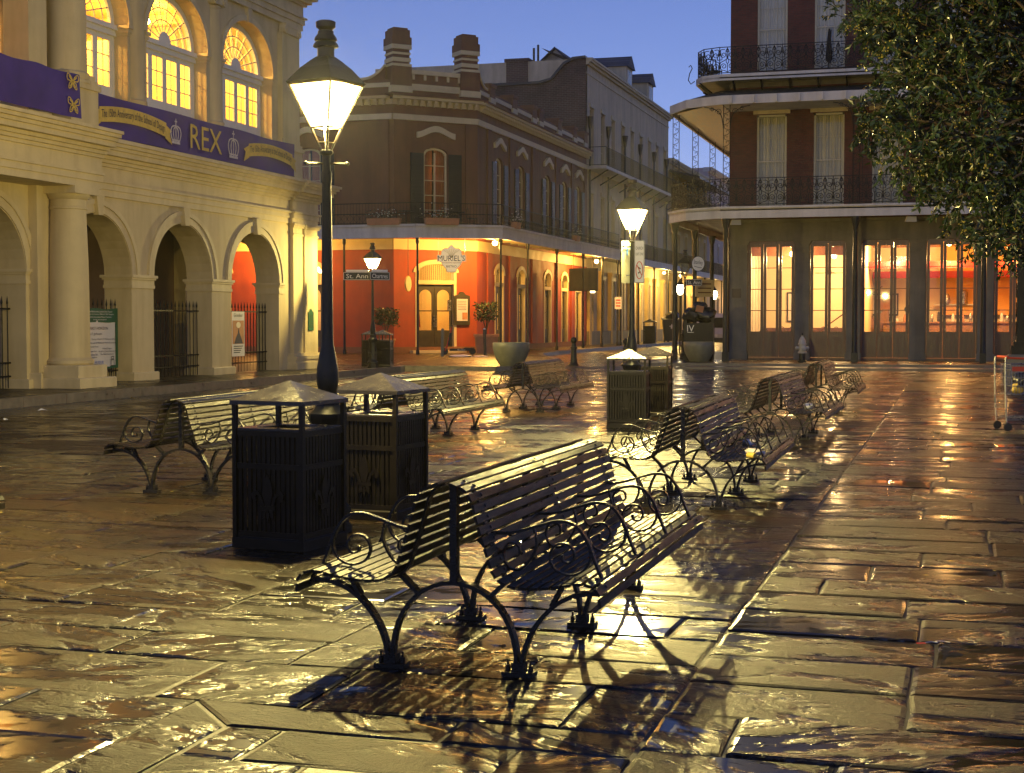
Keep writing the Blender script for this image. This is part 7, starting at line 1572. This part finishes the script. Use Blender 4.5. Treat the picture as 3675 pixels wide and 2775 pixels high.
# ---------------------------------------------------------------- last small things
wl = thing('wall_lantern', 'small lit gas lantern hanging under the gallery near the townhouse', 'lantern', (-21.2, 89.2, 3.7)); part('glass_body', MB().lathe([(.14, -.35), (.24, .3)], 4), M['lamp_pane'], wl); part('lantern_cap', MB().lathe([(.3, .3), (.1, .62), (.04, .7)], 4), M['copper'], wl); part('yoke', MB().tube([(0, 0, .68), (0, 0, 1.9)], .02, 5), M['copper'], wl); part('flame', MB().lathe([(.01, -.15), (.04, -.08), (.01, .05)], 6), M['bulb'], wl)
ps = thing('parking_sign', 'small orange-lit parking sign on a gallery post of the townhouse', 'sign', (-20.02, 91.05, 2.75), R(8)); part('plate', flat(rrect(.42, .75, .04), -.012, .012), M['sign_white'], ps)
for k in range(3): part('text_line', MB().box(-.14, .14, -.016, -.013, -.22+k*.18, -.14+k*.18), M['red'], ps)
for i, x in enumerate((-7.9, -1.6)):
    fl_ = thing('flood_light', ['small white flood light under the gallery by the corner column', 'small white flood light under the gallery between the third doors'][i], 'flood light', (x, 56.2, 5.42), R(20), 'flood lights under the gallery'); part('housing', MB().prism([(-.16, -.1, -.02), (.16, -.1, -.02), (.2, -.02, -.2), (-.2, -.02, -.2)], (0, .14, 0)), M['white'], fl_); part('arm', MB().tube([(0, 0, -.05), (0, 0, .28)], .02, 5), M['iron'], fl_)
um = thing('closed_umbrella', 'closed dark patio umbrella standing on the top floor balcony', 'umbrella', (-4.75, 58.0, 10.85)); part('pole', MB().tube([(0, 0, 0), (.12, 0, 1.7)], .025, 6), M['iron'], um); part('folded_canopy', MB().lathe([(.05, .5), (.13, .6), (.10, 1.1), (.03, 1.75)], 8, (.05, 0, 0)), M['dark'], um, 50)
def balcony_chair(x, y, z, rz, label):
    t = thing('balcony_chair', label, 'chair', (x, y, z), rz, 'chairs on the top balcony'); part('seat', MB().box(-.22, .22, -.22, .22, .43, .47), M['iron'], t); part('backrest', MB().strap([(-.22, .22, .47), (-.2, .25, .95), (.2, .25, .95), (.22, .22, .47)], (0, .03, 0), .05), M['iron'], t)
    for a in (-.2, .2):
        for b in (-.2, .2): part('leg', MB().tube([(a, b, 0), (a, b, .44)], .018, 5), M['iron'], t)
balcony_chair(-9.1, 58.6, 10.85, .7, 'dark chair on the top balcony corner nearest the sky'); balcony_chair(-9.3, 60.2, 10.85, 2.2, 'dark chair on the top balcony behind the corner chair')

# ---------------------------------------------------------------- thin haze volume added to put a glow round the lamps
hz = part('haze', MB().box(-299, 299, -59, 599, -1.2, 22.5), M['dark'], None); hz['kind'] = 'stuff'
hm_ = bpy.data.materials.new('lamp_glow_haze'); hm_.use_nodes = True; ht = hm_.node_tree; ht.nodes.clear()
ho = ht.nodes.new('ShaderNodeOutputMaterial'); hv = ht.nodes.new('ShaderNodeVolumePrincipled'); hv.inputs['Color'].default_value = (.95, .95, .9, 1); hv.inputs['Density'].default_value = 0.00018; hv.inputs['Anisotropy'].default_value = 0.8
ht.links.new(hv.outputs[0], ho.inputs['Volume']); hz.data.materials[0] = hm_; cy.volume_bounces = 0
